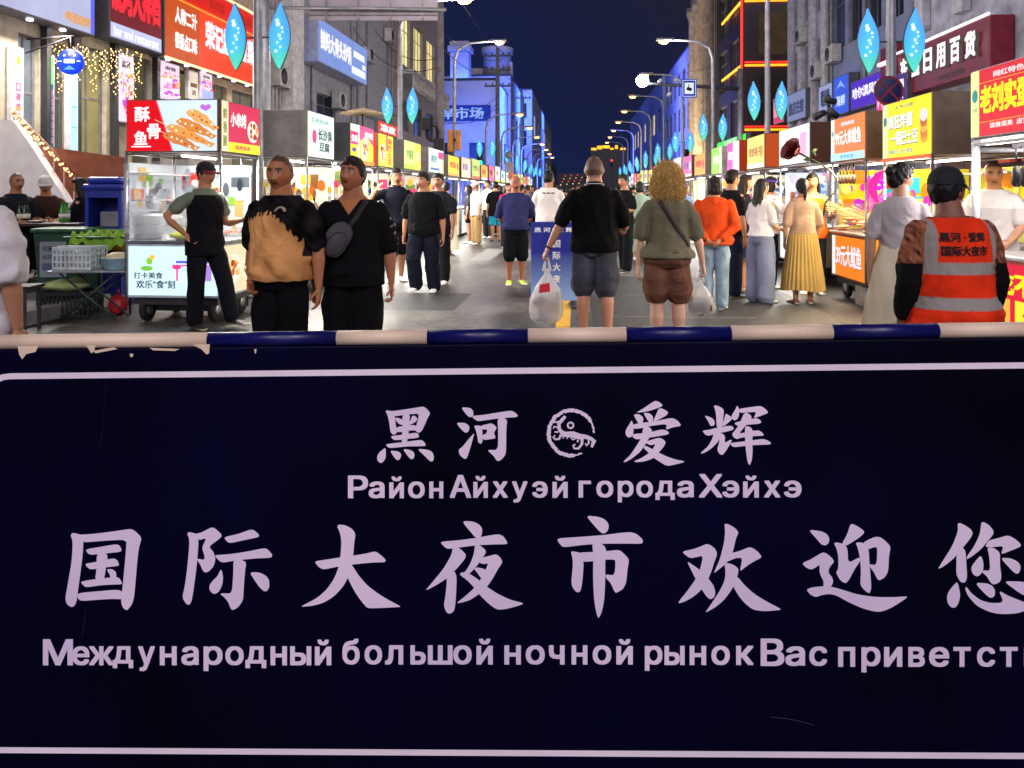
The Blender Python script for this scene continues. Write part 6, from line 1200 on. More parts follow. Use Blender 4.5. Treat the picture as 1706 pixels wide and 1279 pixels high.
bc = thing('bench', 'black steel bench at the left edge just behind the barrier', 'bench', G(12, 8.05), R(2)); part('seat', paint('#1c1a1a', .4), bc, lambda b: b.box((-.35, -.16, .44), (.30, .16, .47), .008))
for x in (-.30, .25):
    for y in (-.13, .13): part('leg', DARKP, bc, lambda b: b.box((x-.014, y-.014, 0), (x+.014, y+.014, .44)))
for i, (px, Y, lb) in enumerate(((415, 9.7, 'grey plastic stool with black legs behind the tie-dye walker'), )):
    sl = thing('stool', lb, 'stool', G(px+6, Y)); part('seat', paint('#6a7a7a', .5), sl, lambda b: b.lathe((0, 0, .44), [(.14, 0), (.16, .01), (.16, .03), (.02, .05)], 20))
    for k in range(4): part('leg', DARKP, sl, lambda b: b.tube([(.11*math.cos(k*1.571+.78), .11*math.sin(k*1.571+.78), .44), (.15*math.cos(k*1.571+.78), .15*math.sin(k*1.571+.78), 0)], .014, 8))
# ------------------------------------------------------------------ buildings along both pavements
TL, TR = -9.0, 9.0
def fY(px, t): return FPX*t/(px-964.4)
def fz(py, Y): return CAMH+(HY-py)/FPX*Y
WGLASS = mat('dark window glass', (.02, .025, .035), rough=.12, var=.3)
def wall_open(b, L_, h, ops, x=0., rev=.16):
    """street wall at local x, length L_, height h, with real openings (y0,y1,z0,z1) and reveals"""
    ys = sorted(set([0, L_]+[v for o in ops for v in o[:2]])); zs = sorted(set([0, h]+[v for o in ops for v in o[2:4]]))
    for i in range(len(ys)-1):
        for j in range(len(zs)-1):
            cy_, cz = (ys[i]+ys[i+1])/2, (zs[j]+zs[j+1])/2
            if any(o[0] < cy_ < o[1] and o[2] < cz < o[3] for o in ops): continue
            b.add([(x, ys[i], zs[j]), (x, ys[i+1], zs[j]), (x, ys[i+1], zs[j+1]), (x, ys[i], zs[j+1])], [(0, 1, 2, 3)])
    for y0, y1, z0, z1 in [o[:4] for o in ops]:
        X = x-rev
        b.add([(x, y0, z0), (x, y1, z0), (X, y1, z0), (X, y0, z0)], [(0, 1, 2, 3)][::1]); b.add([(x, y0, z1), (x, y1, z1), (X, y1, z1), (X, y0, z1)], [(3, 2, 1, 0)])
        b.add([(x, y0, z0), (x, y0, z1), (X, y0, z1), (X, y0, z0)], [(3, 2, 1, 0)]); b.add([(x, y1, z0), (x, y1, z1), (X, y1, z1), (X, y1, z0)], [(0, 1, 2, 3)])
def building(label, side, t, Y0, Y1, h, wallm, ops=(), depth=9., roofm=None, cornice=None, name='building', bands=()):
    """ops: (near y0, y1, z0, z1, kind, mullions) measured from the near end"""
    L_ = Y1-Y0
    r = thing(name, label, 'building', st(t, Y0) if side < 0 else st(t, Y1), SRZ+(0 if side < 0 else math.pi))
    cv = (lambda a, c: (a, c)) if side < 0 else (lambda a, c: (L_-c, L_-a))
    O = [cv(o[0], o[1])+tuple(o[2:4]) for o in ops]
    def wl(b):
        wall_open(b, L_, h, O)
        b.add([(0, 0, 0), (0, 0, h), (-depth, 0, h), (-depth, 0, 0)], [(0, 1, 2, 3)]); b.add([(0, L_, 0), (-depth, L_, 0), (-depth, L_, h), (0, L_, h)], [(0, 1, 2, 3)])
        b.add([(-depth, 0, 0), (-depth, 0, h), (-depth, L_, h), (-depth, L_, 0)], [(0, 1, 2, 3)])
    part('wall', wallm, r, wl)
    part('roof', roofm or mat('roofing felt', (.05, .05, .055), rough=.9), r, lambda b: b.box((-depth, 0, h+.002), (.0, L_, h+.2)))
    if cornice: part('cornice', cornice, r, lambda b: b.box((.003, -.05, h-.35), (.35, L_+.05, h+.05), .03))
    for z, d, c in bands: part('band', c, r, lambda b: b.box((.003, 0, z), (d, L_, z+.22), .02))
    for o, oo in zip(O, ops):
        y0, y1, z0, z1 = o; kind = oo[4] if len(oo) > 4 else WGLASS; nm = oo[5] if len(oo) > 5 else 1; fm = oo[6] if len(oo) > 6 else mat('grey window frame', (.16, .16, .17), rough=.45)
        def wf(b):
            for a, c in (((y0, z0), (y0+.05, z1)), ((y1-.05, z0), (y1, z1)), ((y0+.05, z0), (y1-.05, z0+.05)), ((y0+.05, z1-.05), (y1-.05, z1))): b.box((-.15, a[0], a[1]), (-.09, c[0], c[1]))
            for k in range(1, nm+1):
                y = y0+(y1-y0)*k/(nm+1); b.box((-.145, y-.02, z0+.05), (-.10, y+.02, z1-.05))
            if z1-z0 > 1.2: b.box((-.143, y0+.05, z0+(z1-z0)*.7-.02), (-.102, y1-.05, z0+(z1-z0)*.7+.02))
        w = part('window', fm, r, wf)
        part('pane', kind, w, lambda b: b.add([(-.125, y0+.02, z0+.02), (-.125, y1-.02, z0+.02), (-.125, y1-.02, z1-.02), (-.125, y0+.02, z1-.02)], [(0, 1, 2, 3)]))
    return r
def lit(h, e): return glow(h, e, var=.55, scale=1.6)
LW = -1
def grid(n, y0, w, gap, rows, kinds, rg, mull=1):
    out = []
    for (z0, z1) in rows:
        for i in range(n): out.append((y0+i*(w+gap), y0+i*(w+gap)+w, z0, z1, rg.choice(kinds), mull))
    return out
rgb_ = random.Random(9)
dim = [WGLASS, WGLASS, WGLASS, lit('#3a3a46', .35), lit('#6a5a3a', .4)]
cream = mat('cream render', (.42, .36, .27), rough=.8, bump=.1, bscale=20); grey = mat('grey lilac render', (.34, .34, .39), rough=.8, bump=.12, bscale=14)
stone = mat('pale grey stone cladding', (.42, .43, .54), rough=.7, var=.4, scale=2.5, bump=.15, bscale=8)
y_ = lambda px, t=TL, Y0=0: fY(px, t)-Y0
B1 = 5.0
bl1 = building('cream shopfront building with orange and red signs along the left pavement', -1, TL, B1, 22.4, 10, cream,
    [(12.55-B1, 13.05-B1, .9, 4.0, lit('#8f98a0', .55), 1), (13.2-B1, 13.75-B1, .9, 4.0, lit('#6f7468', .45), 0), (14.0-B1, 14.9-B1, 1.0, 4.1, lit('#a79a62', .62), 1), (15.75-B1, 16.45-B1, 1.2, 4.2, lit('#6a6250', .4), 0), (17.5-B1, 18.2-B1, 1.2, 4.2, lit('#8a7a58', .5), 0), (19.1-B1, 20.0-B1, 1.2, 4.1, lit('#7a6e58', .45), 1), (20.3-B1, 21.8-B1, 1.0, 4.1, lit('#8a8068', .45), 1)]
    +[(2+i*2.2, 3.4+i*2.2, 7.0, 8.8, rgb_.choice(dim), 1) for i in range(6)], cornice=mat('painted cornice', (.55, .53, .50), rough=.6))
part('pilaster', mat('dark pilaster', (.03, .028, .03), rough=.4), bl1, lambda b: [b.box((.003, y-B1, .15), (.12, y-B1+w, 4.3)) for y, w in ((13.07, .12), (13.78, .2), (15.0, .12), (16.5, .1))])
bl2 = building('grey panelled building with corrugated cladding and the blue sign', -1, TL, 22.6, 31.2, 13, grey, [(4.2, 6.3, 3.6, 4.9, lit('#22242e', .4), 1)]+[(1.2+i*2.4, 2.6+i*2.4, 8.2, 10.4, rgb_.choice(dim), 1) for i in range(3)])
part('column', mat('white column', (.7, .7, .7), rough=.6), bl2, lambda b: b.box((.003, .9, 0), (.45, 1.75, 12.9), .03))
part('cladding', mat('corrugated cladding', (.42, .38, .40), rough=.5), bl2, lambda b: [b.box((.003, -.1+.14*i, .2), (.06+.05*(i % 2), .03+.14*i, 7.5)) for i in range(7)])
part('light_strip', glow('#a8b8ff', 1.2), bl2, lambda b: b.box((.07, 2.05, 2.5), (.12, 2.13, 6.2)))
bl3 = building('plain grey-lilac building with a recessed wall panel on the left', -1, TL, 31.3, 37.8, 14, mat('lilac grey render', (.42, .41, .47), rough=.85, bump=.1, bscale=5), [])
part('panel_moulding', mat('dark moulding', (.2, .19, .22), rough=.8), bl3, lambda b: [b.box((.003, 1.6, 4.6), (.07, 1.72, 9)), b.box((.003, 5.2, 4.2), (.07, 5.32, 9)), b.box((.003, 1.72, 4.6), (.07, 5.2, 4.75))])  # strips of a darker grey than the wall
bl4 = building('building with warm lit bay windows and a blue light strip on its corner', -1, TL, 37.9, 50.0, 13.5, mat('brown grey render', (.36, .33, .31), rough=.8, bump=.1, bscale=6), [(1.2, 3.6, 8.0, 10.6, lit('#f0e49a', .9), 2), (4.6, 7.0, 8.0, 10.6, lit('#e8d890', .8), 2), (8.2, 10.6, 8.0, 10.6, lit('#f4d890', .9), 2), (1.2, 3.6, 4.6, 6.2, lit('#4a463c', .4), 2), (4.6, 7.0, 4.6, 6.2, WGLASS, 2), (8.2, 10.6, 4.6, 6.2, WGLASS, 2)], cornice=mat('painted cornice'))
part('balcony', mat('painted cornice'), bl4, lambda b: [b.box((.003, .5, 7.3), (.9, 11.4, 7.5))]+[b.lathe((.85, .6+.45*i, 6.5), [(.05, 0), (.08, .2), (.04, .5), (.06, .78)], 8) for i in range(24)])
part('light_strip', glow('#2a4aff', 2.0), bl4, lambda b: [b.box((.01, 11.7, 4.5), (.09, 11.85, 8.2)), b.box((.01, 11.7, 10.4), (.09, 11.85, 12.6))])
part('light_strip', glow('#e8f4ff', 1.8), bl4, lambda b: b.box((.01, 11.9, 2.5), (.09, 12.0, 7.4)))
# blue flood-lit group beyond
white = mat('pale render', (.42, .43, .46), rough=.8, var=.2, scale=.6)
def wins(n, y0, w, gap, rows, mull=1): return [(y0+i*(w+gap), y0+i*(w+gap)+w, z0, z1, rgb_.choice([WGLASS, WGLASS, lit('#2a3a8a', .5), lit('#c8d4ff', .7)]), mull) for z0, z1 in rows for i in range(n)]
def endwins(r, rows, xs, w, h, Lend=0.):
    for z in rows:
        for x in xs: part('end_window', rgb_.choice([WGLASS, WGLASS, lit('#2a3a8a', .5), lit('#b8c8ff', .6)]), r, lambda b: b.box((x, Lend-.03, z), (x+w, Lend-.004, z+h)))
ba = building('low blue flood-lit building with white characters beyond the lit bay windows', -1, -5.7, 54.0, 63.0, 9.2, white, wins(2, 1.5, 2.0, 1.9, [(3.6, 5.2)]), depth=10); endwins(ba, (3.4,), (-1.9, -4.4, -6.2), 1.1, 1.5)
bb = building('blue flood-lit block with a round water tank on its roof', -1, -6.3, 72.0, 90.0, 12.2, white, wins(4, 2, 2.2, 2.0, [(3.5, 5.5), (6.8, 8.8)]), depth=9); endwins(bb, (3.6, 6.6, 9.4), (-1.6, -3.4, -5.2, -7.0), 1.0, 1.7)
part('water_tank', white, bb, lambda b: b.lathe((-1.6, 3.5, 12.4), [(1.0, 0), (1.0, .3), (1.35, .5), (1.35, 2.3), (1.55, 2.4), (1.55, 3.0), (.2, 3.3)], 24)); part('roof_hut', white, bb, lambda b: [b.box((-5, 4, 12.41), (-2.8, 12, 13.6)), b.box((-.9, 3, 12.41), (-.1, 4, 14.0))])
bcx = building('tall pale blue-lit building far down the left side', -1, -6.0, 100.0, 170.0, 14.6, white, wins(8, 4, 4, 4, [(4, 7), (9, 12)]), depth=8); endwins(bcx, (4, 7.5, 11), (-1.8, -3.8, -5.8), 1.1, 1.9)
ch = thing('chimney', 'tall square chimney tower lit blue behind the low blue building', 'chimney', st(-10.3, 68), SRZ); part('shaft', white, ch, lambda b: b.box((-.8, -.8, 0), (.8, .8, 13.6), .03)); part('cap', white, ch, lambda b: [b.box((-1.0, -1.0, 13.61), (1.0, 1.0, 14.1), .04), b.box((-.85, -.85, 14.11), (.85, .85, 14.5), .04)])
for (t, Y, z, e, sx) in ((-8.5, 49.5, 4.0, 700, 6), (-8.5, 65.5, 9.5, 900, 6), (-8, 94, 11, 1600, 8)):
    l_ = lamp('facade_flood_light', 'AREA', None, st(t, Y, z), e, (.05, .14, 1.0), sx, 1.0, (R(97), 0, SRZ))
for (t, Y, z, e, sx) in ((-2.5, 58, 7, 900, 8), (-2.0, 82, 8, 1600, 14), (-1.5, 130, 10, 5000, 40)):
    l_ = lamp('facade_flood_light', 'AREA', None, st(t, Y, z), e, (.05, .14, 1.0), sx, 4, (0, R(98), SRZ), 1.9)
face(ba, 'roof_sign', (-5.2, -.06, 6.4), X3, 4.8, 1.1, '#1c38a8', [('t', '口岸市场', .06, .12, .84, .76, '#9fc0ff')], .6)
face(bcx, 'wall_sign', (-4.6, -.06, 6.0), X3, 3.6, 1.0, '#3a4ae0', [('t', 'ПРИВЕТ', .06, .15, .88, .7, '#f4d8ff')], 1.2)
# ---- right side
br1 = building('grey stone building above the maroon general store, nearest on the right', 1, TR, 9.0, 20.9, 13, stone,
    [(1.2+i*2.1, 2.3+i*2.1, 6.3, 8.8, rgb_.choice([WGLASS, lit('#4a4a58', .4), WGLASS]), 1) for i in range(5)]+[(5.2, 10.6, .8, 3.6, lit('#6a4a34', .55), 4)], cornice=mat('painted cornice'))
part('pilaster', mat('pale pilaster', (.58, .57, .64), rough=.6, var=.3, scale=5), br1, lambda b: [b.box((.003, .45+2.1*i, 5.6), (.22, .95+2.1*i, 12.6), .02) for i in range(6)])
part('window_hood', mat('painted cornice'), br1, lambda b: [b.box((.003, L0, 8.85), (.25, L0+1.3, 9.02), .02) for L0 in [11.9-2.4-2.1*i for i in range(5)]])
br2 = building('blue-grey building with purple and blue shop signs on the right', 1, TR, 21.0, 27.8, 13, mat('blue grey panels', (.24, .28, .42), rough=.35, var=.3, scale=1.5), [(.6+i*1.6, 1.8+i*1.6, 6.4+3*j, 8.6+3*j, rgb_.choice([WGLASS, lit('#28304a', .5)]), 1) for i in range(4) for j in range(2)])
br3 = building('pale grey stone building with narrow windows, third on the right', 1, TR, 27.9, 33.0, 14, stone, [(.7+i*1.5, 1.6+i*1.5, 5.2+3*j, 7.2+3*j, rgb_.choice([WGLASS, lit('#8a8a98', .3), WGLASS]), 1) for i in range(3) for j in range(3)], depth=3.2)
part('pilaster', mat('pale pilaster'), br3, lambda b: [b.box((.003, .0+1.5*i, 1), (.18, .45+1.5*i, 13.6), .02) for i in range(4)])
br4 = building('dark building outlined with orange and red neon tubes on the right', 1, 8.4, 40.0, 47.5, 15, mat('charcoal panels', (.035, .03, .035), rough=.4, var=.3), [(1.0, 3.2, 4+3.2*j, 6.4+3.2*j, lit('#3a2a22', .5), 1) for j in range(3)]+[(4.2, 6.6, 4+3.2*j, 6.4+3.2*j, WGLASS, 1) for j in range(3)])
orng, redn = glow('#ff7a1a', 3.0), glow('#ff2a1a', 2.6)
L4 = 7.5
def neon(b):
    for z in (4.6, 7.9, 11.2): b.box((-6.0, L4+.01, z), (-.1, L4+.09, z+.10))
part('neon_tube', orng, br4, neon)
part('neon_tube', redn, br4, lambda b: [b.box((.01, L4-.03, 2), (.10, L4+.09, 13.5))]+[b.box((-6.0, L4+.01, z), (-.1, L4+.08, z+.06)) for z in (4.78, 8.08)])
part('neon_tube', glow('#ff9a2a', 2.5), br4, lambda b: [b.box((.01, 2, z), (.09, L4-.2, z+.1)) for z in (7.9, 11.2)])
for i in range(3):
    for j in range(2): part('end_window', lit(('#2a241f', '#4a3a2a', '#24242c')[(i+j) % 3], .5), br4, lambda b: b.add([(-.8-2.0*i, L4+.012, 5.2+3.3*j), (-.8-2.0*i, L4+.012, 7.4+3.3*j), (-2.3-2.0*i, L4+.012, 7.4+3.3*j), (-2.3-2.0*i, L4+.012, 5.2+3.3*j)], [(3, 2, 1, 0)]))
br5 = building('cream classical building with tall warm-lit columns on the right', 1, 8.4, 47.7, 55.5, 17, mat('warm limestone', (.42, .36, .27), rough=.7, var=.3, scale=3), [(1+2.2*i, 2.2+2.2*i, 4+4*j, 6.6+4*j, rgb_.choice([WGLASS, lit('#a88a4a', .6)]), 1) for i in range(3) for j in range(3)], cornice=mat('warm limestone'))
part('column', mat('warm limestone'), br5, lambda b: [b.lathe((.35, y, 0), [(.45, 0), (.45, .5), (.32, .7), (.28, 13.5), (.42, 13.9), (.5, 14.4)], 16) for y in (.4, 2.75, 5.0, 7.4)])
lamp('column_uplight', 'AREA', None, st(6.2, 50, 1.2), 900, (1, .75, .4), 3, 1, (0, R(-150), SRZ))
br6 = building('blue-purple flood-lit tower block far on the right', 1, 8.4, 57.0, 76.0, 12.6, white, [(1.5+3*i, 3.4+3*i, 3.5+3*j, 5.4+3*j, rgb_.choice([WGLASS, WGLASS, lit('#5a6aff', .6)]), 1) for i in range(6) for j in range(3)])
lamp('facade_flood_light', 'AREA', None, st(1.6, 64, 6), 1100, (.10, .13, 1.0), 12, 4, (0, R(-98), SRZ), 1.9)
br7 = building('dark grey block far down the right side', 1, 8.6, 80.0, 130.0, 13.5, grey, [(2+6*i, 5+6*i, 4+4*j, 6.4+4*j, rgb_.choice([WGLASS, WGLASS, lit('#ffdca0', .8)]), 1) for i in range(7) for j in range(2)])
ht = thing('building', 'distant hotel with a golden lit roof edge at the end of the street', 'building', st(5, 330), SRZ)
part('wall', mat('charcoal panels'), ht, lambda b: [b.box((0, 0, 0), (15, 18, 20)), b.box((16.5, 2, 0), (24, 18, 19))]); part('roof_lights', glow('#ffae2a', 1.6, var=.8, scale=.4), ht, lambda b: [b.box((x, -.3, z), (x+w, -.05, z+hh)) for x, w, z, hh in ((.2, 2.2, 19.4, 1.0), (2.7, 2.0, 19.8, 1.5), (4.9, 3.1, 20.2, 1.2), (8.2, 1.4, 19.6, .8), (10.2, 1.2, 19.9, 1.6), (12.4, 2.2, 19.5, .9), (17, 2.6, 18.8, .9), (20.4, 2.9, 19.0, .8))])
for j, (t, Y, w, h_, c_) in enumerate(((-16, 300, 12, 8, 'left'), (-4, 420, 14, 12, 'centre'), (12, 450, 16, 17, 'right'))):
    db = thing('building', 'dark distant block dotted with tiny red and amber windows, %s of the street end' % c_, 'building', st(t, Y), SRZ); part('wall', mat('charcoal panels'), db, lambda b: b.box((-w/2, 0, 0), (w/2, 12, h_)))
    for i in range(16): part('window', glow(('#ff4a6a', '#ffb06a', '#ff5a3a', '#ffd8a0')[i % 4], 1.0), db, lambda b: b.box((-w/2+.6+w*.9*((i*29) % 31)/31, -.2, 5+(h_-6)*((i*17) % 23)/23), (-w/2+1.15+w*.9*((i*29) % 31)/31, -.02, 5.5+(h_-6)*((i*17) % 23)/23)))
fb = building('dark low block closing the far end of the left side', -1, -9.5, 235, 330, 12, mat('charcoal panels'), [(5+12*i, 10+12*i, 4, 7, lit('#ffd0a0', .7), 1) for i in range(6)])

# ------------------------------------------------------------------ shop signs (each hung on a facade: a thing)
def shopsign(label, side, t, pxa, pxb, zb, zt, bg, items, es=.9, dep=.35, name='shop_sign', body='#5a5a60', extra=None, samp=False, wash=0):
    Ya, Yb = fY(pxa, t), fY(pxb, t); Y0, Y1 = min(Ya, Yb), max(Ya, Yb); L_ = Y1-Y0
    r = thing(name, label, 'sign', st(t, Y0) if side < 0 else st(t, Y1), SRZ+(0 if side < 0 else math.pi))
    part('sign_body', paint(body, .5), r, lambda b: b.box((.02, 0, zb), (dep, L_, zt), .015))
    face(r, 'sign_face', (dep+.003, .03, zb+.03), Y3, L_-.06, zt-zb-.06, bg, items, es, samp)
    if extra: extra(r, L_, dep, zb, zt)
    if wash: lamp('sign_downlight', 'AREA', r, (dep+.25, L_/2, zb-.05), wash, (1, .93, .85), .3, L_*.9, (0, R(-25), 0))
    return r
Z = lambda px, py, t: fz(py, fY(px, t))
def rim(c, e=2.2): return lambda r, L_, d, zb, zt: part('neon_rim', glow(c, e), r, lambda b: [b.box((d+.004, 0, zb-.04), (d+.05, L_, zb)), b.box((d+.004, 0, zt), (d+.05, L_, zt+.04))])
def downs(r, L_, d, zb, zt): part('downlight', glow('#e8e4ff', 5), r, lambda b: [b.lathe((d*.6, .4+.8*i, zb-.03), [(.05, 0), (.05, .028)], 10) for i in range(int(L_/.8))])
shopsign('white lit sign with yellow lettering at the top left corner', -1, TL, -70, 128, Z(128, 62, TL), 5.6, '#b9bde0', [('t', '啤酒烧烤', .70, .06, .26, .14, '#e8a01a'), ('r', .96, 0, .04, 1, '#5a6aff'), ('e', .62, .62, .05, .12, '#d8c86a')], .75, extra=downs, wash=170)
shopsign('dark sign with large glossy red characters on the left facade', -1, TL, 152, 243, Z(152, 62, TL), 5.7, '#6a1420', [('t', '烧烤大排档', .02, .36, .96, .62, '#ff2a3a', .06), ('r', 0, 0, 1, .20, '#b8c0ea'), ('t', 'bar and restaurant', .06, .03, .88, .14, '#ffffff', .02)], .9, wash=20)
def rim2(r, L_, d, zb, zt): rim('#ffb07a', 2.6)(r, L_, d, zb, zt); downs(r, L_, d, zb, zt)
zc, zd = Z(247, 93, TL), 6.15
shopsign('orange-red sign with white characters and small red writing, left facade', -1, TL, 247, 428, zc, zd, '#e0401c', [('r', 0, .74, 1, .26, '#c81e14'), ('r', 0, .70, 1, .02, '#ff9a3a'), ('r', .0, .0, .27, .70, '#b84a14'), ('t', '人称二汁', .07, .42, .18, .20, '#ffffff', .05), ('t', '很香点口味', .07, .12, .18, .20, '#ffffff', .05), ('t', '荣记姐味冒菜 · 冷', .32, .26, .66, .36, '#f4ecff', .06), ('t', 'RONGJI MAOCAI SPICY', .32, .06, .62, .13, '#ff3a1a', .04), ('t', '荣记冒菜', .06, .80, .14, .12, '#7a1a0a', .01), ('t', '荣记冒菜', .36, .80, .14, .12, '#7a1a0a', .01), ('t', '荣记冒菜', .66, .80, .14, .12, '#7a1a0a', .01)], .95, extra=rim2, wash=70)
shopsign('blue-white lit sign with white characters between the grey column and the lilac wall', -1, TL, 500, 587, Z(587, 143, TL), Z(587, 83, TL), '#7f96d8', [('t', '辣妈大骨头砂锅', .03, .30, .60, .50, '#ffffff', .05), ('r', .68, .58, .26, .18, '#f0f4ff'), ('r', .64, .12, .32, .20, '#f0f4ff'), ('r', .88, .36, .08, .14, '#f0f4ff')], .8, dep=.6, body='#aab2cc')
rs = thing('round_sign', 'round blue hanging sign with stars, by the fairy lights', 'sign', at(118, 103, 12.6))
part('disc', glow('#1238d8', 1.0), rs, lambda b: b.lathe((0, -.04, 0), [(.19, 0), (.205, .01), (.205, .07), (.19, .08)], 36, 'y'))
def rst(b):
    b.use(glow('#dfe8ff', 1.1)); b.text('精酿', (-.09, -.045, -.03), X3, Z3, .18, .075, .03)
    for k in range(3):
        cx_, cz = (-.08+.08*k), .10+(.02 if k == 1 else 0); b.poly([(cx_+(.028 if i % 2 == 0 else .012)*math.sin(i*math.pi/5), -.045, cz+(.028 if i % 2 == 0 else .012)*math.cos(i*math.pi/5)) for i in range(10)][::-1])
    for s_ in (-1, 1): b.box((s_*.15-.03, -.046, .0), (s_*.15+.03, -.045, .012))
    b.use(glow('#4a8aff', 1.0)); b.poly([(-.10, -.045, -.13), (.10, -.045, -.13), (.0, -.045, -.06)])
b = MB(); rst(b); b.build('lettering', None, rs); part('bracket', DARKP, rs, lambda b: [b.tube([(0, 0, .2), (0, .0, .42)], .012, 6), b.tube([(-1.6, .5, .42), (.05, 0, .42)], .014, 6), b.tube([(-1.3, .4, .10), (.0, .0, .40)], .012, 6)])
def poster(label, pxa, pxb, zb, zt, bg, items, es=.85): return shopsign(label, -1, TL, pxa, pxb, zb, zt, bg, items, es, .12, 'light_box', '#c8c8cc')
poster('tall white light box with pink characters at the left edge of the shopfront', 8, 28, Z(18, 215, TL), Z(18, 78, TL), '#dfe2f2', [('v', '口碑烧烤', .25, .08, .5, .5, '#d04a8a'), ('r', .1, .22, .8, .04, '#e8d83a'), ('e', .5, .85, .2, .06, '#e0e83a')])
poster('narrow pale blue light strip beside the round blue sign', 104, 121, Z(112, 256, TL), Z(112, 118, TL), '#c2e6f2', [('r', .2, .55, .6, .03, '#8ac8d8'), ('r', .2, .3, .6, .02, '#8ac8d8')])
poster('green and blue light strip with dotted characters beside the glass door', 71, 80, Z(76, 250, TL), Z(76, 92, TL), '#3a5a7a', [('r', 0, .7, 1, .3, '#7ae07a'), ('v', '营业中欢迎光临', .2, .05, .6, .6, '#e07aa0')])
def pinkp(seed):
    rg = random.Random(seed); it = [('t', '麻辣', .2, .80, .6, .12, '#3a2a3a')]
    for i in range(46): it.append(('e', rg.uniform(.1, .9), rg.uniform(.12, .72), rg.uniform(.05, .16), rg.uniform(.02, .05), rg.choice(('#f07ab0', '#e83a6a', '#f4b0d0', '#f49a5a', '#b04ad0', '#f8e0ea'))))
    return it
poster('pink food poster light box below the red sign', 186, 214, Z(200, 205, TL), Z(200, 90, TL), '#f0d6ea', pinkp(1))
poster('pink food poster light box below the left end of the orange sign', 258, 291, Z(275, 168, TL), Z(275, 104, TL), '#efd2e6', pinkp(2))
poster('small poster light box with a blue lower half below the orange sign', 325, 346, Z(335, 168, TL), Z(335, 120, TL), '#e8d2e2', pinkp(3)+[('r', 0, 0, 1, .35, '#9aa6e8')])
poster('pale lantern-shaped light box below the orange sign', 306, 322, Z(314, 166, TL), Z(314, 118, TL), '#e8dcc8', [('r', .1, .42, .8, .16, '#7a3a2a'), ('t', '酒', .25, .12, .5, .2, '#6a5a4a')], .7)
# right signs
def caps3d(txt, hexc): 
    def f(r, L_, d, zb, zt):
        b = MB(); b.use(glow(hexc, .95)); n = len(txt)
        for i, c in enumerate(txt): b.text(c, (d+.10, L_*(.09+.145*i), zb+(zt-zb)*.32), Y3, Z3, L_*.10, (zt-zb)*.5, .05)
        b.build('raised_lettering', None, r)
        b = MB(); b.use(paint('#140a0e', .5))  # dark offset copy of the characters stands in for their shadow
        for i, c in enumerate(txt): b.text(c, (d+.03, L_*(.098+.145*i), zb+(zt-zb)*.29), Y3, Z3, L_*.10, (zt-zb)*.5, .05)
        b.build('painted_letter_shadow', None, r)
        part('neon_rim', glow('#e8e4f0', 1.3), r, lambda b: b.box((d+.004, 0, zt), (d+.05, L_, zt+.05)))
    return f
shopsign('maroon general-store sign with six raised white characters at the right', 1, TR, 1528, 1693, Z(1563, 152, TR), Z(1563, 76, TR), '#7a2436', [('t', '日用百货 批发零售', .50, .06, .28, .12, '#1a0a10', .03)], .45, .5, body='#8a1c34', extra=caps3d('东鑫日用百货', '#ffffff'))
shopsign('maroon sign end piece with a pink light above the burger sign', 1, TR, 1497, 1526, Z(1520, 152, TR), Z(1520, 72, TR), '#6a1c2c', [], .5, .5, body='#7a1a30', extra=lambda r, L_, d, zb, zt: part('spotlight', glow('#ff9aa0', 3), r, lambda b: b.box((d+.01, .1, zb+.8), (d+.12, L_-.1, zb+.88))))
shopsign('purple burger-shop sign with pink emblem on the right', 1, TR, 1497, 1553, Z(1520, 163, TR)-.35, Z(1520, 122, TR)-.12, '#3a1a6a', [('r', .02, .0, .26, 1, '#e83a7a'), ('p', [(.08, .1), (.15, .5), (.22, .1), (.24, .9), (.15, .7), (.06, .9)], '#ffe8f0'), ('t', '中国汉堡', .32, .42, .62, .45, '#ffffff', .05), ('t', 'TASITING', .32, .1, .6, .2, '#ffffff', .03)], 1.0, .62)
shopsign('violet shop sign with white characters behind the no-stopping sign', 1, TR, 1436, 1494, Z(1460, 178, TR), Z(1460, 128, TR), '#4a2ab0', [('t', '哈尔滨风味', .06, .35, .86, .42, '#f0e8ff', .05)], .9)
shopsign('blue shop sign with a pale drawing on the right facade', 1, TR, 1406, 1433, Z(1420, 190, TR), Z(1420, 125, TR), '#3a5ad0', [('t', '海鲜', .2, .2, .6, .3, '#cfe0ff'), ('p', [(.2, .7), (.5, .9), (.8, .65), (.5, .75)], '#8aa8ff')], .8)
shopsign('white sign with dark characters on the right facade beside the blue sign', 1, TR, 1381, 1404, Z(1392, 186, TR), Z(1392, 140, TR), '#9aa4c8', [('t', '眼镜', .15, .15, .7, .7, '#20242e', .04)], .7)
shopsign('pale grey sign with black characters on the narrow-windowed stone building', 1, TR, 1326, 1358, Z(1342, 200, TR), Z(1342, 152, TR), '#8a94b4', [('t', '旅店住宿', .08, .2, .84, .5, '#2a2e38', .04)], .6)
shopsign('light pink sign with a red stripe low on the right facade', 1, TR, 1302, 1320, Z(1312, 205, TR), Z(1312, 160, TR), '#e88a9a', [('r', 0, 0, 1, .25, '#c83a4a')], .9)
shopsign('green neon strip sign above the lime stall', 1, 6.5, 1202, 1252, Z(1230, 242, 6.5), Z(1230, 228, 6.5), '#4ae03a', [('t', 'LIKE', .3, .1, .4, .8, '#d8ffd0')], 1.1, .2)
shopsign('white store-front panel with large dark characters behind the squid stall', 1, 6.4, 1448, 1472, Z(1460, 262, 6.4), Z(1460, 188, 6.4), '#dcd4ea', [('t', '兄', .15, .68, .7, .26, '#2a1a4a', .05), ('t', '撸', .15, .36, .7, .26, '#2a1a4a', .05), ('r', 0, .60, 1, .05, '#e06a3a'), ('t', '串吧', .1, .08, .8, .2, '#7a3a9a')], .9, .12)
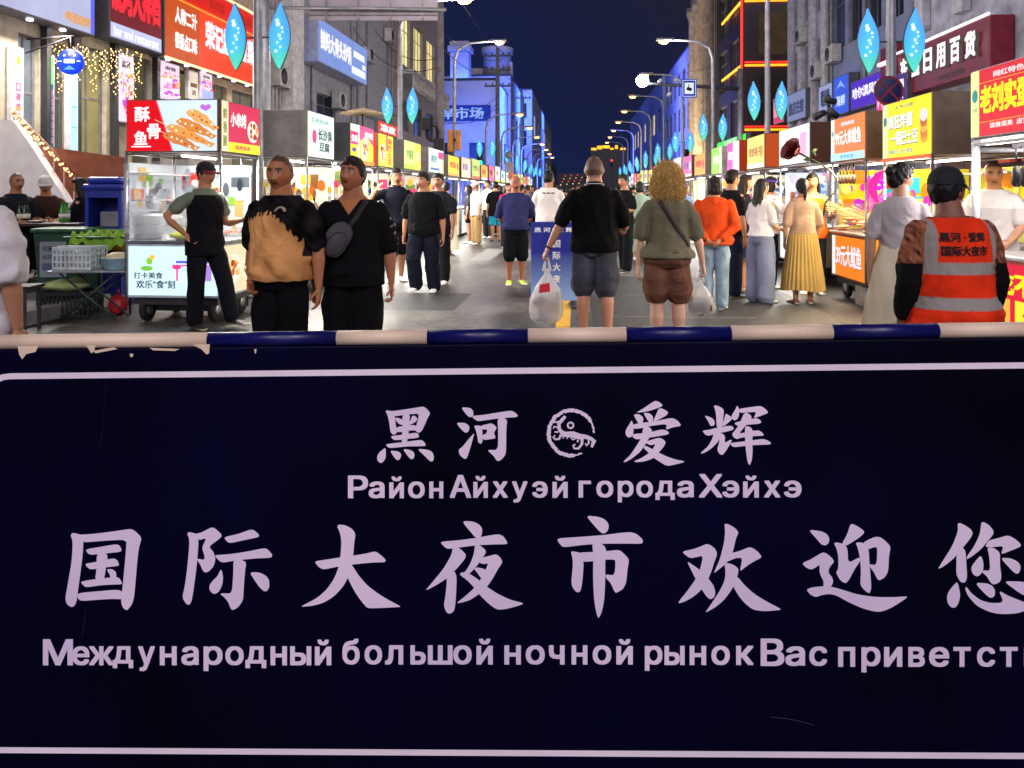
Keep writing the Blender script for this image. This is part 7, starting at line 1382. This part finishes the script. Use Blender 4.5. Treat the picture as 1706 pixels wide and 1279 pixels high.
# goods shelves seen under the maroon sign
shv = thing('shelf_unit', 'brown wooden shelves of red boxed goods under the maroon sign', 'shelves', st(7.6, 12.6), SRZ)
part('boards', paint('#3a2014', .5), shv, lambda b: [b.box((0, -.1, z), (.35, 1.9, z+.06)) for z in (1.9, 2.45, 3.0, 3.45)]+[b.box((0, y, 1.2), (.35, y+.05, 3.5)) for y in (-.15, .9, 1.9)])
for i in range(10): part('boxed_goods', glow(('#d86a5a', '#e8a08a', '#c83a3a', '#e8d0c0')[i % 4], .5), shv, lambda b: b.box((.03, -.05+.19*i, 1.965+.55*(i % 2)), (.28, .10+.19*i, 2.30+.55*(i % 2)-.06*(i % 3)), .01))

# ------------------------------------------------------------------ terrace, stair wall, fairy lights, diners' table
dk = MB(); dk.use(mat('terrace paving', (.07, .065, .06), rough=.7)); dk.box((-9.0, 8.9, .10), (-6.95, 11.9, .30), .01); tag(dk.build('terrace', rz=SRZ), kind='structure')
sw = thing('stair_wall', 'plain white sloping side wall of the shop stairs behind the diners', 'wall', (0, 11.75, 0)); pts = [at(-40, 196, 11.75), at(22, 200, 11.75), at(45, 232, 11.75), at(75, 278, 11.75), at(112, 336, 11.75), at(112, 372, 11.75), at(-40, 372, 11.75)]
part('wall', mat('white wall paint', (.82, .82, .83), rough=.7, var=.08), sw, lambda b: b.poly([(p.x, 0, p.z) for p in pts][::-1], (0, .18, 0)))
rl = thing('stair_railing', 'sloping stair railing wrapped with warm lights above the white wall', 'railing', (0, 11.9, 0)); rp_ = [at(x, y, 11.9) for x, y in ((22, 186), (50, 214), (85, 250), (122, 292))]
part('handrail', mat('brown rail', (.18, .07, .04), rough=.5), rl, lambda b: b.tube([(p.x, 0, p.z) for p in rp_], .035, 8))
for k in range(7):
    p = rp_[0].lerp(rp_[3], k/6); part('baluster', mat('pale metal', (.5, .42, .38), rough=.4), rl, lambda b: b.tube([(p.x, .02, p.z-.75), (p.x, .02, p.z)], .012, 6))
part('light_chain', glow('#ffb46a', 4), rl, lambda b: [b.ball((rp_[0].lerp(rp_[3], k/40).x, -.04, rp_[0].lerp(rp_[3], k/40).z+.03*math.sin(k*1.9)), .016, 6) for k in range(41)])
part('inner_panel', mat('copper red panel', (.28, .09, .05), rough=.35, metal=.3), rl, lambda b: b.add([(at(48, 205, 12).x, .2, at(0, 240, 12).z), (at(205, 0, 12).x, .2, at(0, 262, 12).z), (at(205, 0, 12).x, .2, at(0, 372, 12).z), (at(112, 0, 12).x, .2, at(0, 372, 12).z), (at(78, 0, 12).x, .2, at(0, 280, 12).z)], [(0, 1, 2, 3, 4)]))
fl = thing('fairy_lights', 'curtain of tiny warm fairy lights under the left shop signs', 'lights', (0, 13.2, 0)); rg = random.Random(8)
for k in range(18):
    px = 72+k*9.4; n = rg.randrange(5, 14); p0 = at(px, 74+(8 if px > 150 else 0)+rg.uniform(-2, 6), 13.2+.02*k)
    b = MB(); b.use(paint('#2a2018', .6)); b.tube([(p0.x, .02*k, p0.z), (p0.x+.02, .02*k, p0.z-n*.07)], .003, 4); b.use(glow('#ffc46a', 5))
    for i in range(n*2): b.ball((p0.x+rg.uniform(-.05, .05), .02*k+rg.uniform(-.05, .05), p0.z-i*.035), .009, 5)
    b.build('light_strand', None, fl)
tbl = thing('dining_table', 'dark dining table on the terrace with bottles, in front of the diners', 'table', (HX(72, 10.1), 10.1, .30), R(4))
part('table_top', paint('#2a1a14', .4), tbl, lambda b: b.box((-.75, -.36, .70), (.62, .36, .74), .008))
for x in (-.65, .52):
    for y in (-.3, .3): part('leg', DARKP, tbl, lambda b: b.box((x-.02, y-.02, 0), (x+.02, y+.02, .70)))
def bottle(label, x, y, c, grp=None):
    t_ = thing('beer_bottle', label, 'bottle', (HX(x, y), y, 1.041), 0, grp); part('bottle_glass', mat('bottle glass '+c, c, rough=.15, coat=.5), t_, lambda b: b.lathe((0, 0, 0), [(.032, 0), (.035, .01), (.035, .15), (.014, .20), (.013, .25), (.016, .255)], 14)); part('bottle_label', paint('#d8d8c8', .6), t_, lambda b: b.lathe((0, 0, .05), [(.0355, 0), (.0357, .06)], 14))
for i in range(4): bottle('dark green beer bottle in the row by the bald diner', 33+i*4.2, 9.95+.04*(i % 2), '#0f2414', 'beer bottles by the bald diner')
for i in range(3): bottle('bright green beer bottle in the row by the long-haired diner', 103+i*4.5, 10.0+.04*i, '#3a8a2a', 'beer bottles by the long-haired diner')
b = MB(); b.use(paint('#c8c4bc', .4)); b.lathe((0, 0, 0), [(.05, 0), (.10, .02), (.11, .03)], 20); tag(b.build('plate', None, None, (HX(62, 9.9), 9.9, 1.041)), 'pale plate on the terrace table', 'plate')
for px, Y, l_ in ((27, 10.2, 'bald'), (78, 10.7, 'white-capped'), (143, 10.4, 'long-haired')):
    sl = thing('stool', 'black stool under the %s diner' % l_, 'stool', (HX(px, Y), Y, .30)); part('seat', paint('#161418', .4), sl, lambda b: b.lathe((0, 0, .405), [(.15, 0), (.16, .01), (.16, .03), (.14, .04)], 18))
    for k in range(4): part('leg', DARKP, sl, lambda b: b.tube([(.10*math.cos(k*1.571+.78), .10*math.sin(k*1.571+.78), .405), (.14*math.cos(k*1.571+.78), .14*math.sin(k*1.571+.78), 0)], .013, 8))

# ------------------------------------------------------------------ street furniture
def leafmat():
    if 'leaf light' in MATS: return MATS['leaf light']
    m = bpy.data.materials.new('leaf light'); m.use_nodes = True; n = m.node_tree; p = n.nodes['Principled BSDF']; lk = n.links.new
    tc = n.nodes.new('ShaderNodeTexCoord'); s = n.nodes.new('ShaderNodeSeparateXYZ'); rp = n.nodes.new('ShaderNodeValToRGB'); cr = rp.color_ramp
    cr.elements[0].position = 0; cr.elements[0].color = srgb('#2ad060')+(1,); cr.elements[1].position = 1; cr.elements[1].color = srgb('#1660c8')+(1,)
    for q, c in ((.17, '#24b860'), (.30, '#1fa0b8'), (.62, '#2086e0')): e = cr.elements.new(q); e.color = srgb(c)+(1,)
    nz = n.nodes.new('ShaderNodeTexNoise'); nz.inputs['Scale'].default_value = 5; mx = n.nodes.new('ShaderNodeMix'); mx.data_type = 'RGBA'; mx.blend_type = 'SOFT_LIGHT'; mx.inputs[0].default_value = .35
    lk(tc.outputs['Generated'], s.inputs[0]); lk(s.outputs[2], rp.inputs[0]); lk(tc.outputs['Object'], nz.inputs['Vector']); lk(rp.outputs[0], mx.inputs[6]); lk(nz.outputs[1], mx.inputs[7])
    s2 = n.nodes.new('ShaderNodeSeparateXYZ'); lk(tc.outputs['Object'], s2.inputs[0]); ab = n.nodes.new('ShaderNodeMath'); ab.operation = 'ABSOLUTE'; lk(s2.outputs[0], ab.inputs[0])
    mr = n.nodes.new('ShaderNodeMapRange'); mr.inputs[1].default_value = 0; mr.inputs[2].default_value = .13; mr.inputs[3].default_value = .42; mr.inputs[4].default_value = 0; lk(ab.outputs[0], mr.inputs[0])
    m3 = n.nodes.new('ShaderNodeMix'); m3.data_type = 'RGBA'; m3.inputs[7].default_value = srgb('#52c4f6')+(1,); lk(mr.outputs[0], m3.inputs[0]); lk(mx.outputs[2], m3.inputs[6])
    lk(m3.outputs[2], p.inputs['Emission Color']); p.inputs['Emission Strength'].default_value = .66; p.inputs['Base Color'].default_value = (.1, .3, .4, 1); m.cycles.emission_sampling = 'NONE'
    MATS['leaf light'] = m; return m
LEAF = [(0, 0), (.045, .10), (.105, .24), (.145, .40), (.150, .54), (.125, .68), (.085, .80), (.045, .89), (.02, 1.0), (-.02, .90), (-.085, .76), (-.130, .62), (-.148, .48), (-.140, .34), (-.105, .20), (-.05, .08)]
def leaf(parent, x, z, hgt, flip):
    P = [((px*flip)*hgt*1.02, pz*hgt) for px, pz in chaikin(LEAF, 1, .2)]
    if flip < 0: P = P[::-1]
    b = MB(); b.use(leafmat()); b.poly([(p[0], -.03, p[1]) for p in P], (0, .06, 0)); f = b.build('leaf_panel', None, parent, (x, 0, z))
    part('leaf_rim', mat('rim metal', (.06, .10, .10), rough=.4, metal=.6), f, lambda b: b.tube([(p[0], 0, p[1]) for p in P], .012*hgt/.93, 6, closed=True))
    rg = random.Random(int(x*100)); 
    part('leaf_lights', glow('#c8f0ff', 1.2), f, lambda b: [b.ball((rg.uniform(-.05, .05)*hgt, -.034, hgt*(.28+.055*i+rg.uniform(-.01, .01))), rg.uniform(.016, .034)*hgt, 8, (1, .25, 1)) for i in range(9)])
    return f
def post(label, side, Y, lampY=6.1, t=4.4, on=True, leaves=True, grp=None, energy=0, warm='#ffae58', both=True):
    r = thing('lamp_post', label, 'lamp post', st(side*t, Y), SRZ, grp); s_ = -side
    part('pole', mat('galvanised pole', (.36, .37, .40), rough=.45, metal=.6), r, lambda b: [b.tube([(0, 0, .0), (0, 0, 2.6), (0, 0, lampY-.5), (s_*.12, 0, lampY-.12), (s_*.5, 0, lampY+.10), (s_*1.35, 0, lampY+.16)], [.085, .07, .055, .05, .04, .03], 12), b.lathe((0, 0, 0), [(.2, 0), (.2, .02), (.12, .05), (.10, .5), (.085, .55)], 14)])
    h = part('lamp_head', mat('lamp housing', (.2, .2, .21), rough=.5), r, lambda b: b.box((s_*1.25, -.10, lampY+.13), (s_*1.85, .10, lampY+.22), .03))
    part('lens', glow(warm, 7), h, lambda b: b.ball((s_*1.60, 0, lampY+.10), .10, 12, (1.7, .9, .75)))
    if leaves:
        for q in ((-1, 1) if both else (s_,)):
            leaf(r, q*.31, 3.1, .94, q); part('bracket', mat('rim metal'), r, lambda b: b.tube([(q*.06, 0, 3.55), (q*.31, 0, 3.55)], .012, 6))
    if energy: lamp('street_lamp_light', 'POINT', r, (s_*1.55, 0, lampY+.02), energy*.68, (1, .88, .84), .12)
    return r
post('lamp post with twin blue-green leaf lights, nearest on the left pavement', -1, 10.7, 6.4, energy=260)
post('lamp post with twin leaf lights, second on the left, before the warm bay windows', -1, 19.2, 6.0, energy=260)
post('lamp post with twin blue-green leaf lights, nearest on the right pavement', 1, 11.0, 6.4, energy=260)
post('lamp post with twin leaf lights, second on the right, before the neon-outlined building', 1, 18.2, 6.8, energy=260)
post('lamp post with twin leaf lights and a glowing lamp, third on the right', 1, 25.6, 6.3, energy=260)
post('lamp post with a lamp over the street beside the yellow traffic signal', -1, 27.6, 6.6, leaves=False, energy=260)
post('added lamp post behind the photographer on the left, lights the barrier lettering', -1, -4.6, 6.4, energy=740, leaves=False); post('added lamp post behind the photographer on the right, lights the barrier lettering', 1, -4.6, 6.4, energy=740, leaves=False)  # unseen posts added to light the barrier lettering from the front
for i in range(7):
    post('distant lamp post with leaf lights in the left row', -1, 37+i*7.5, 5.0, grp='distant lamp posts on the left'); post('distant lamp post with leaf lights in the right row', 1, 33+i*7.4, 6.3, grp='distant lamp posts on the right')
# the round no-stopping sign on the nearest right post
ns = thing('no_stopping_sign', 'round blue and red no-stopping sign in front of the right lamp post', 'sign', at(1480, 151, 10.85))
part('disc', paint('#16205e', .45), ns, lambda b: b.lathe((0, -.02, 0), [(.20, 0), (.208, .004), (.208, .012), (.20, .016)], 40, 'y'))
def nsm(b):
    n = 40; A = [(.206*math.cos(R(9*i)), -.0225, .206*math.sin(R(9*i))) for i in range(n)]; B_ = [(.172*math.cos(R(9*i)), -.0225, .172*math.sin(R(9*i))) for i in range(n)]
    b.add(A+B_, [(i, (i+1) % n, n+(i+1) % n, n+i) for i in range(n)])
    for a in (45, -45): b.M = Matrix.Rotation(R(a), 4, 'Y'); b.box((-.172, -.0235-.0006*(a > 0), -.014), (.172, -.0222, .014)); b.M = None
part('red_marking', paint('#8a1a26', .5), ns, nsm); part('clamp', STEEL, ns, lambda b: b.box((-.05, -.002, -.04), (.05, .06, .04)))
# road sign gantry seen from the back, top left
gs = thing('road_sign', 'large grey back of an overhead road sign at the top left of the street', 'sign', st(-6.05, 15.0))
part('post', mat('galvanised pole'), gs, lambda b: b.tube([(0, 0, 0), (0, 0, 7.2)], [.14, .11], 14)); part('arm', mat('galvanised pole'), gs, lambda b: [b.tube([(0, 0, 4.98), (3.5, -.02, 4.94)], .035, 8), b.tube([(0, 0, 6.4), (3.5, -.02, 6.4)], .035, 8)])
xs0, xs1 = HX(515, 15)-gs.location.x, HX(729, 15)-gs.location.x; zs0 = fz(33, 15.0)
part('sign_panel', mat('sign back sheet', (.34, .30, .33), rough=.45, metal=.2, var=.15, scale=2), gs, lambda b: b.box((xs0, .05, zs0), (xs1, .075, zs0+1.9), .005)); part('rib', mat('sign back rib', (.22, .2, .22), rough=.45, metal=.3), gs, lambda b: [b.box((xs0, .02, z), (xs1, .049, z+.05)) for z in (zs0+.10, zs0+.75, zs0+1.4)]+[b.box((xs0+(xs1-xs0)*k/4, .0, zs0+.02), (xs0+(xs1-xs0)*k/4+.03, .019, zs0+1.88)) for k in (.5, 1.5, 2.5, 3.5)])
# right-hand gantry with flood light, cameras and blue camera sign
gt = thing('camera_gantry', 'camera gantry with a dazzling white flood light over the right lane', 'gantry', st(6.2, 30.0))
part('post', mat('galvanised pole'), gt, lambda b: b.tube([(0, 0, 0), (0, 0, 6.2)], [.13, .10], 14)); part('beam', mat('dark gantry beam', (.06, .06, .07), rough=.5), gt, lambda b: b.tube([(0, 0, 5.42), (-3.6, 0, 5.62)], [.09, .05], 10))
hf = part('flood_light', mat('lamp housing'), gt, lambda b: b.box((-3.95+.03, -.05, 5.55), (-3.62, .10, 5.88), .03)); part('lens', glow('#e8f0ff', 60), hf, lambda b: b.ball((-3.77, -.06, 5.715), .24, 20, (1, .35, 1)))  # lens made larger than its housing to stand in for the lamp's glow
for k, (x, z) in enumerate(((-3.1, 5.72), (-2.75, 5.20), (-2.5, 5.74), (-2.05, 5.20))): part('camera', mat('white camera', (.6, .6, .62), rough=.35), gt, lambda b: [b.tube([(x, -.22, z), (x, .12, z-.02)], .07, 10), b.tube([(x, 0, z), (x, 0, 5.54)], .02, 6)])
lamp('flood_light_beam', 'SPOT', gt, (-3.77, -.10, 5.715), 900, (.8, .88, 1), .1, rot=(R(60), 0, 0)).data.spot_size = R(110)
csg = thing('camera_sign', 'square blue road sign with a white camera symbol hanging at the gantry', 'sign', at(1148, 147, 29.8))
face(csg, 'sign_face', (-.29, -.02, -.36), X3, .58, .72, '#1c3aa8', [('r', .06, .06, .88, .88, '#dfe8ff'), ('r', .10, .09, .80, .82, '#1c3aa8'), ('r', .2, .2, .6, .6, '#e8eefc'), ('p', [(.30, .42), (.62, .34), (.70, .46), (.60, .54), (.36, .56)], '#10141c'), ('r', .44, .54, .06, .16, '#10141c')], .7); part('sign_back', STEEL, csg, lambda b: b.box((-.29, -.018, -.36), (.29, .01, .36)))
# utility poles, wires
def upole(label, px, Y, top, arms):
    t = (px-964.4)*Y/FPX; r = thing('utility_pole', label, 'pole', st(t, Y), SRZ); part('pole', mat('concrete pole', (.16, .15, .15), rough=.85), r, lambda b: b.tube([(0, 0, 0), (0, 0, top)], [.16, .10], 12))
    for z in arms: part('crossarm', mat('dark gantry beam'), r, lambda b: [b.box((-.75, -.05, z), (.75, .05, z+.09))]+[b.lathe((x, 0, z+.09), [(.03, 0), (.05, .06), (.03, .14)], 8) for x in (-.65, -.3, .3, .65)])
    return r
upole('thick utility pole with dark boxes standing before the blue buildings', 733, 23.5, 9.0, (7.9,)); upole('utility pole with two crossarms before the blue water-tank building', 829, 44.0, 9.6, (7.4, 8.3, 9.1)); upole('utility pole far down the left side by the pale blue building', 869, 62.0, 9.6, (8.9,))
b = MB(); b.use(paint('#151518', .6))
cl = thing('cable_bundle', 'black cable coils and boxes strapped to the thick utility pole', 'cables', at(720, 222, 23.2)); 
part('coil', paint('#0c0c0e', .6), cl, lambda b: [b.tube([(.20*math.cos(R(a))*(1-.1*k), .05*k, .24*math.sin(R(a))) for a in range(0, 360, 24)], .018, 6, closed=True) for k in range(4)]); part('junction_box', paint('#101012', .6), cl, lambda b: [b.box((-.3, -.1, .1), (-.05, .1, .45), .02), b.box((.05, -.1, -.5), (.35, .1, -.15), .02), b.box((-.2, -.08, -.9), (.0, .1, -.55), .02)])
def wire(a, c, sag, grp=None, lb='thin overhead cable sagging across the street'):
    b = MB(); b.use(paint('#0b0b0d', .6)); a, c = Vector(a), Vector(c); b.tube([a.lerp(c, k/16)-Z3*sag*4*(k/16)*(1-k/16) for k in range(17)], .013, 5); return tag(b.build('cable'), lb, 'cable', grp)
P1 = lambda px, py, Y: at(px, py, Y)
for a, c, s_ in ((P1(733, 75, 23.5), P1(829, 118, 44), .5), (P1(745, 60, 23.5), P1(840, 96, 44), .4), (P1(760, -10, 23.5), P1(845, 90, 44), .3), (P1(829, 95, 44), P1(900, 165, 62), .4), (P1(820, 130, 44), P1(869, 150, 62), .4), (P1(625, 50, 31), P1(733, 95, 23.5), .5), (P1(585, 40, 31), P1(733, 110, 23.5), .8), (P1(700, 150, 31), P1(829, 160, 44), .8), (P1(733, 200, 23.5), P1(829, 170, 44), .5), (P1(845, 130, 44), P1(1100, 142, 30), .8), (P1(880, 100, 62), P1(1195, 110, 47), 1.0), (P1(650, 190, 31), P1(829, 180, 44), .6)): wire(a, c, s_, 'overhead cables')
# traffic signals
def signal(label, loc, col, s_=1.0, body='#121214', plain=False):
    r = thing('traffic_signal', label, 'traffic light', loc); part('housing', paint(body, .5), r, lambda b: b.box((-.15*s_, -.1*s_, -.45*s_), (.15*s_, .12*s_, .45*s_), .03))
    for k, c in enumerate(('#ff2020', '#ffb000', '#10e080')):
        on = c == col; part('lens', glow(c, 8) if on else paint('#1a1a1c', .3), r, lambda b: b.lathe((0, -.125*s_, (.28-.28*k)*s_), [(.10*s_, 0), (.11*s_, .02)], 16, 'y'))
    part('mount', DARKP, r, lambda b: b.tube([(0, .1*s_, -.4*s_), (0, .14*s_, -loc.z)], .05*s_, 8)); return r
signal('traffic light showing green above the left stalls', at(800, 262, 42), '#10e080', 1.0); signal('traffic light showing green above the right stalls', at(1143, 263, 40), '#10e080', 1.0); signal('small distant traffic light showing red in mid street', at(1019, 271, 75), '#ff2020', .8)
ys = thing('traffic_signal', 'yellow traffic signal housings seen from behind on the left lamp post', 'traffic light', at(757, 233, 27.3)); part('housing', paint('#d88a10', .5), ys, lambda b: [b.box((-.24, -.1, -.42), (-.05, .12, .36), .03), b.box((.06, -.1, -.36), (.23, .12, .34), .03)]); part('bracket', DARKP, ys, lambda b: [b.box((-.24, -.02, -.6), (-.06, .04, -.42)), b.box((-.05, .0, -.05), (.06, .06, .05))])
rsb = thing('round_road_sign', 'grey back of a round road sign with a plate under it, left of mid street', 'sign', at(848, 258, 40)); part('disc', mat('sign back sheet'), rsb, lambda b: b.lathe((0, 0, 0), [(.2, 0), (.2, .02)], 24, 'y')); part('plate', mat('sign back sheet'), rsb, lambda b: b.box((-.2, 0, -.9), (.2, .02, -.35))); part('post', mat('galvanised pole'), rsb, lambda b: b.tube([(0, .05, -rsb.location.z), (0, .05, .2)], .035, 8))
# blue standing board behind the polo wearer
sb_ = thing('sign_board', 'blue standing sign board with white characters behind the polo wearer', 'sign', (HX(914, 9.7), 9.7, 0), R(2))
def blueboard():
    m = bpy.data.materials.new('blue gradient print'); m.use_nodes = True; n = m.node_tree; p = n.nodes['Principled BSDF']; tc = n.nodes.new('ShaderNodeTexCoord'); s = n.nodes.new('ShaderNodeSeparateXYZ'); r_ = n.nodes.new('ShaderNodeValToRGB'); nz = n.nodes.new('ShaderNodeTexNoise')
    r_.color_ramp.elements[0].color = srgb('#8fb4e8')+(1,); r_.color_ramp.elements[1].position = .62; r_.color_ramp.elements[1].color = srgb('#12228f')+(1,); n.links.new(tc.outputs['Generated'], s.inputs[0]); n.links.new(s.outputs[2], r_.inputs[0]); n.links.new(r_.outputs[0], p.inputs['Base Color']); p.inputs['Roughness'].default_value = .4; return m
part('board', blueboard(), sb_, lambda b: b.box((-.22, -.015, .08), (.36, .015, 1.06), .004))
b = MB(); b.use(paint('#e4e8f4', .5)); u_ = X3
b.text('黑 河 · 爱 辉', (-.18, -.0165, .93), X3, Z3, .48, .06, .03)
for i, c in enumerate('国际大夜市'): b.text(c, (.05, -.0165, .74-.145*i), X3, Z3, .095, .095, .03)
b.build('lettering', None, sb_); part('foot', DARKP, sb_, lambda b: [b.box((-.18, -.2, 0), (-.12, .2, .03)), b.box((.26, -.2, 0), (.32, .2, .03)), b.box((-.17, -.012, .03), (-.13, .012, .08)), b.box((.27, -.012, .03), (.31, .012, .08))])
# the giant rose on its stem at the squid stall
rz_ = thing('rose_ornament', 'giant dark red rose on a curved stem above the squid stall customers', 'ornament', at(1320, 250, 10.4)); mr_ = paint('#6a0f1c', .6)
def rose(b):
    for ring, (n, r0, ln, tilt) in enumerate(((3, .02, .09, 12), (5, .04, .11, 28), (6, .065, .13, 48))):
        for k in range(n):
            a = 2*math.pi*k/n+ring*.5; V = []; m_ = 5
            for i in range(5):
                for j in range(m_):
                    u = i/4; v = (j/(m_-1)-.5)*2; w_ = (.03+.055*math.sin(math.pi*min(.85, u*.8+.12)))*(1+.25*ring); rad = r0*(.35+.65*u)+ln*u*math.sin(R(tilt))*(.6+.4*u)
                    V.append((rad*math.cos(a)-v*w_*math.sin(a)-.02*v*v*math.cos(a), rad*math.sin(a)+v*w_*math.cos(a)-.02*v*v*math.sin(a), -.06+ln*1.35*u*math.cos(R(tilt))+.012*math.sin(7*a+i)))
            F = [(i*m_+j, i*m_+j+1, (i+1)*m_+j+1, (i+1)*m_+j) for i in range(4) for j in range(m_-1)]; b.smooth = True; b.add(V, F)
    b.ball((0, 0, -.04), .055, 10)
rb = part('bloom', mr_, rz_, rose); rb.rotation_euler = (R(20), R(-62), 0)
ps = [at(1326, 252, 10.4), at(1345, 262, 10.4), at(1362, 270, 10.38), at(1382, 283, 10.35), at(1395, 298, 10.33), at(1392, 318, 10.3), at(1375, 338, 10.3), at(1369, 372, 10.3)]; b = MB(); b.use(paint('#16241a', .5)); b.tube([p-rz_.location for p in ps], [.014]*8, 8); b.build('stem', None, rz_)
for (px, py, dx, dz) in ((1350, 254, .10, .05), (1352, 266, -.12, -.0), (1360, 260, -.05, .09)):
    p = at(px, py, 10.37)-rz_.location; part('leaf', paint('#24401f', .5), rz_, lambda b: b.poly([p+Vector((0, 0, 0)), p+Vector((dx*.5+dz*.25, .02, dz*.5-dx*.25)), p+Vector((dx, .0, dz)), p+Vector((dx*.5-dz*.25, -.02, dz*.5+dx*.25))], (0, .004, 0)))
# black camera mast on the right, parasol on the left
cm = thing('camera_mast', 'black cluster of cameras on a mast above the right stalls', 'cameras', at(1385, 182, 13.0)); part('mast', DARKP, cm, lambda b: b.tube([(0, .1, -cm.location.z), (0, .1, .25)], .03, 8))
for k, (x, z, a) in enumerate(((-.12, -.05, 25), (.06, .12, -15), (-.02, -.25, 10), (.1, -.12, -30))): part('camera', DARKP, cm, lambda b: [b.tube([(x, -.02, z), (x-.2*math.cos(R(a)), -.05, z-.2*math.sin(R(a)))], [.05, .065], 10), b.tube([(x, 0, z), (0, .1, z)], .016, 6)])
pr = thing('parasol', 'small beige parasol above the left stalls before the lilac wall', 'parasol', at(604, 186, 20.5)); part('canopy', paint('#c8b48a', .8), pr, lambda b: b.lathe((0, 0, -.06), [(.62, 0), (.60, .015), (.02, .17)], 8)); part('pole', DARKP, pr, lambda b: b.tube([(0, 0, -pr.location.z), (0, 0, .1)], .02, 8))
shopsign('orange-red lit sign with white characters above the left stalls by the lilac wall', -1, -6.6, 622, 655, Z(640, 226, -6.6), Z(640, 205, -6.6), '#e0401c', [('t', '凉皮', .1, .15, .8, .7, '#ffffff', .05)], 1.0, .15)

# air conditioners, pipes
def aircon(label, side, t, px, py, grp=None):
    Y = fY(px, t); r = thing('air_conditioner', label, 'air conditioner', st(t-side*.02, Y, fz(py, Y)), SRZ+(0 if side < 0 else math.pi), grp)
    part('casing', mat('off-white casing', (.5, .5, .48), rough=.5), r, lambda b: b.box((.03, -.42, -.3), (.36, .42, .3), .02)); part('fan_grille', DARKP, r, lambda b: [b.lathe((.362, -.1, 0), [(.24, 0), (.24, .006)], 20, 'x')]); part('bracket', STEEL, r, lambda b: [b.box((0, y, -.34), (.36, y+.03, -.305)) for y in (-.3, .27)])
for side, t, px, py, lb in ((-1, TL, 606, 92, 'air conditioner high on the lilac wall'), (-1, TL, 556, 168, 'air conditioner under the blue sign'), (-1, TL, 642, 60, 'air conditioner at the far edge of the lilac wall'), (1, TR, 1345, 60, 'air conditioner high on the narrow-windowed stone building'), (1, TR, 1398, 90, 'air conditioner on the blue-grey building'), (1, TR, 1372, 118, 'lower air conditioner on the right stone building'), (-1, TL, 455, 128, 'air conditioner on the corrugated cladding')): aircon(lb, side, t, px, py)
for bb_, ys in ((bl2, (3.6, 8.2)), (bl3, (.3, 6.1)), (br3, (5.0,)), (br2, (.2, 3.4)), (br1, (11.6,))):
    for y in ys: part('drain_pipe', mat('painted pipe', (.30, .30, .32), rough=.5), bb_, lambda b: b.tube([(.06, y, .1), (.06, y, 12)], .05, 8))
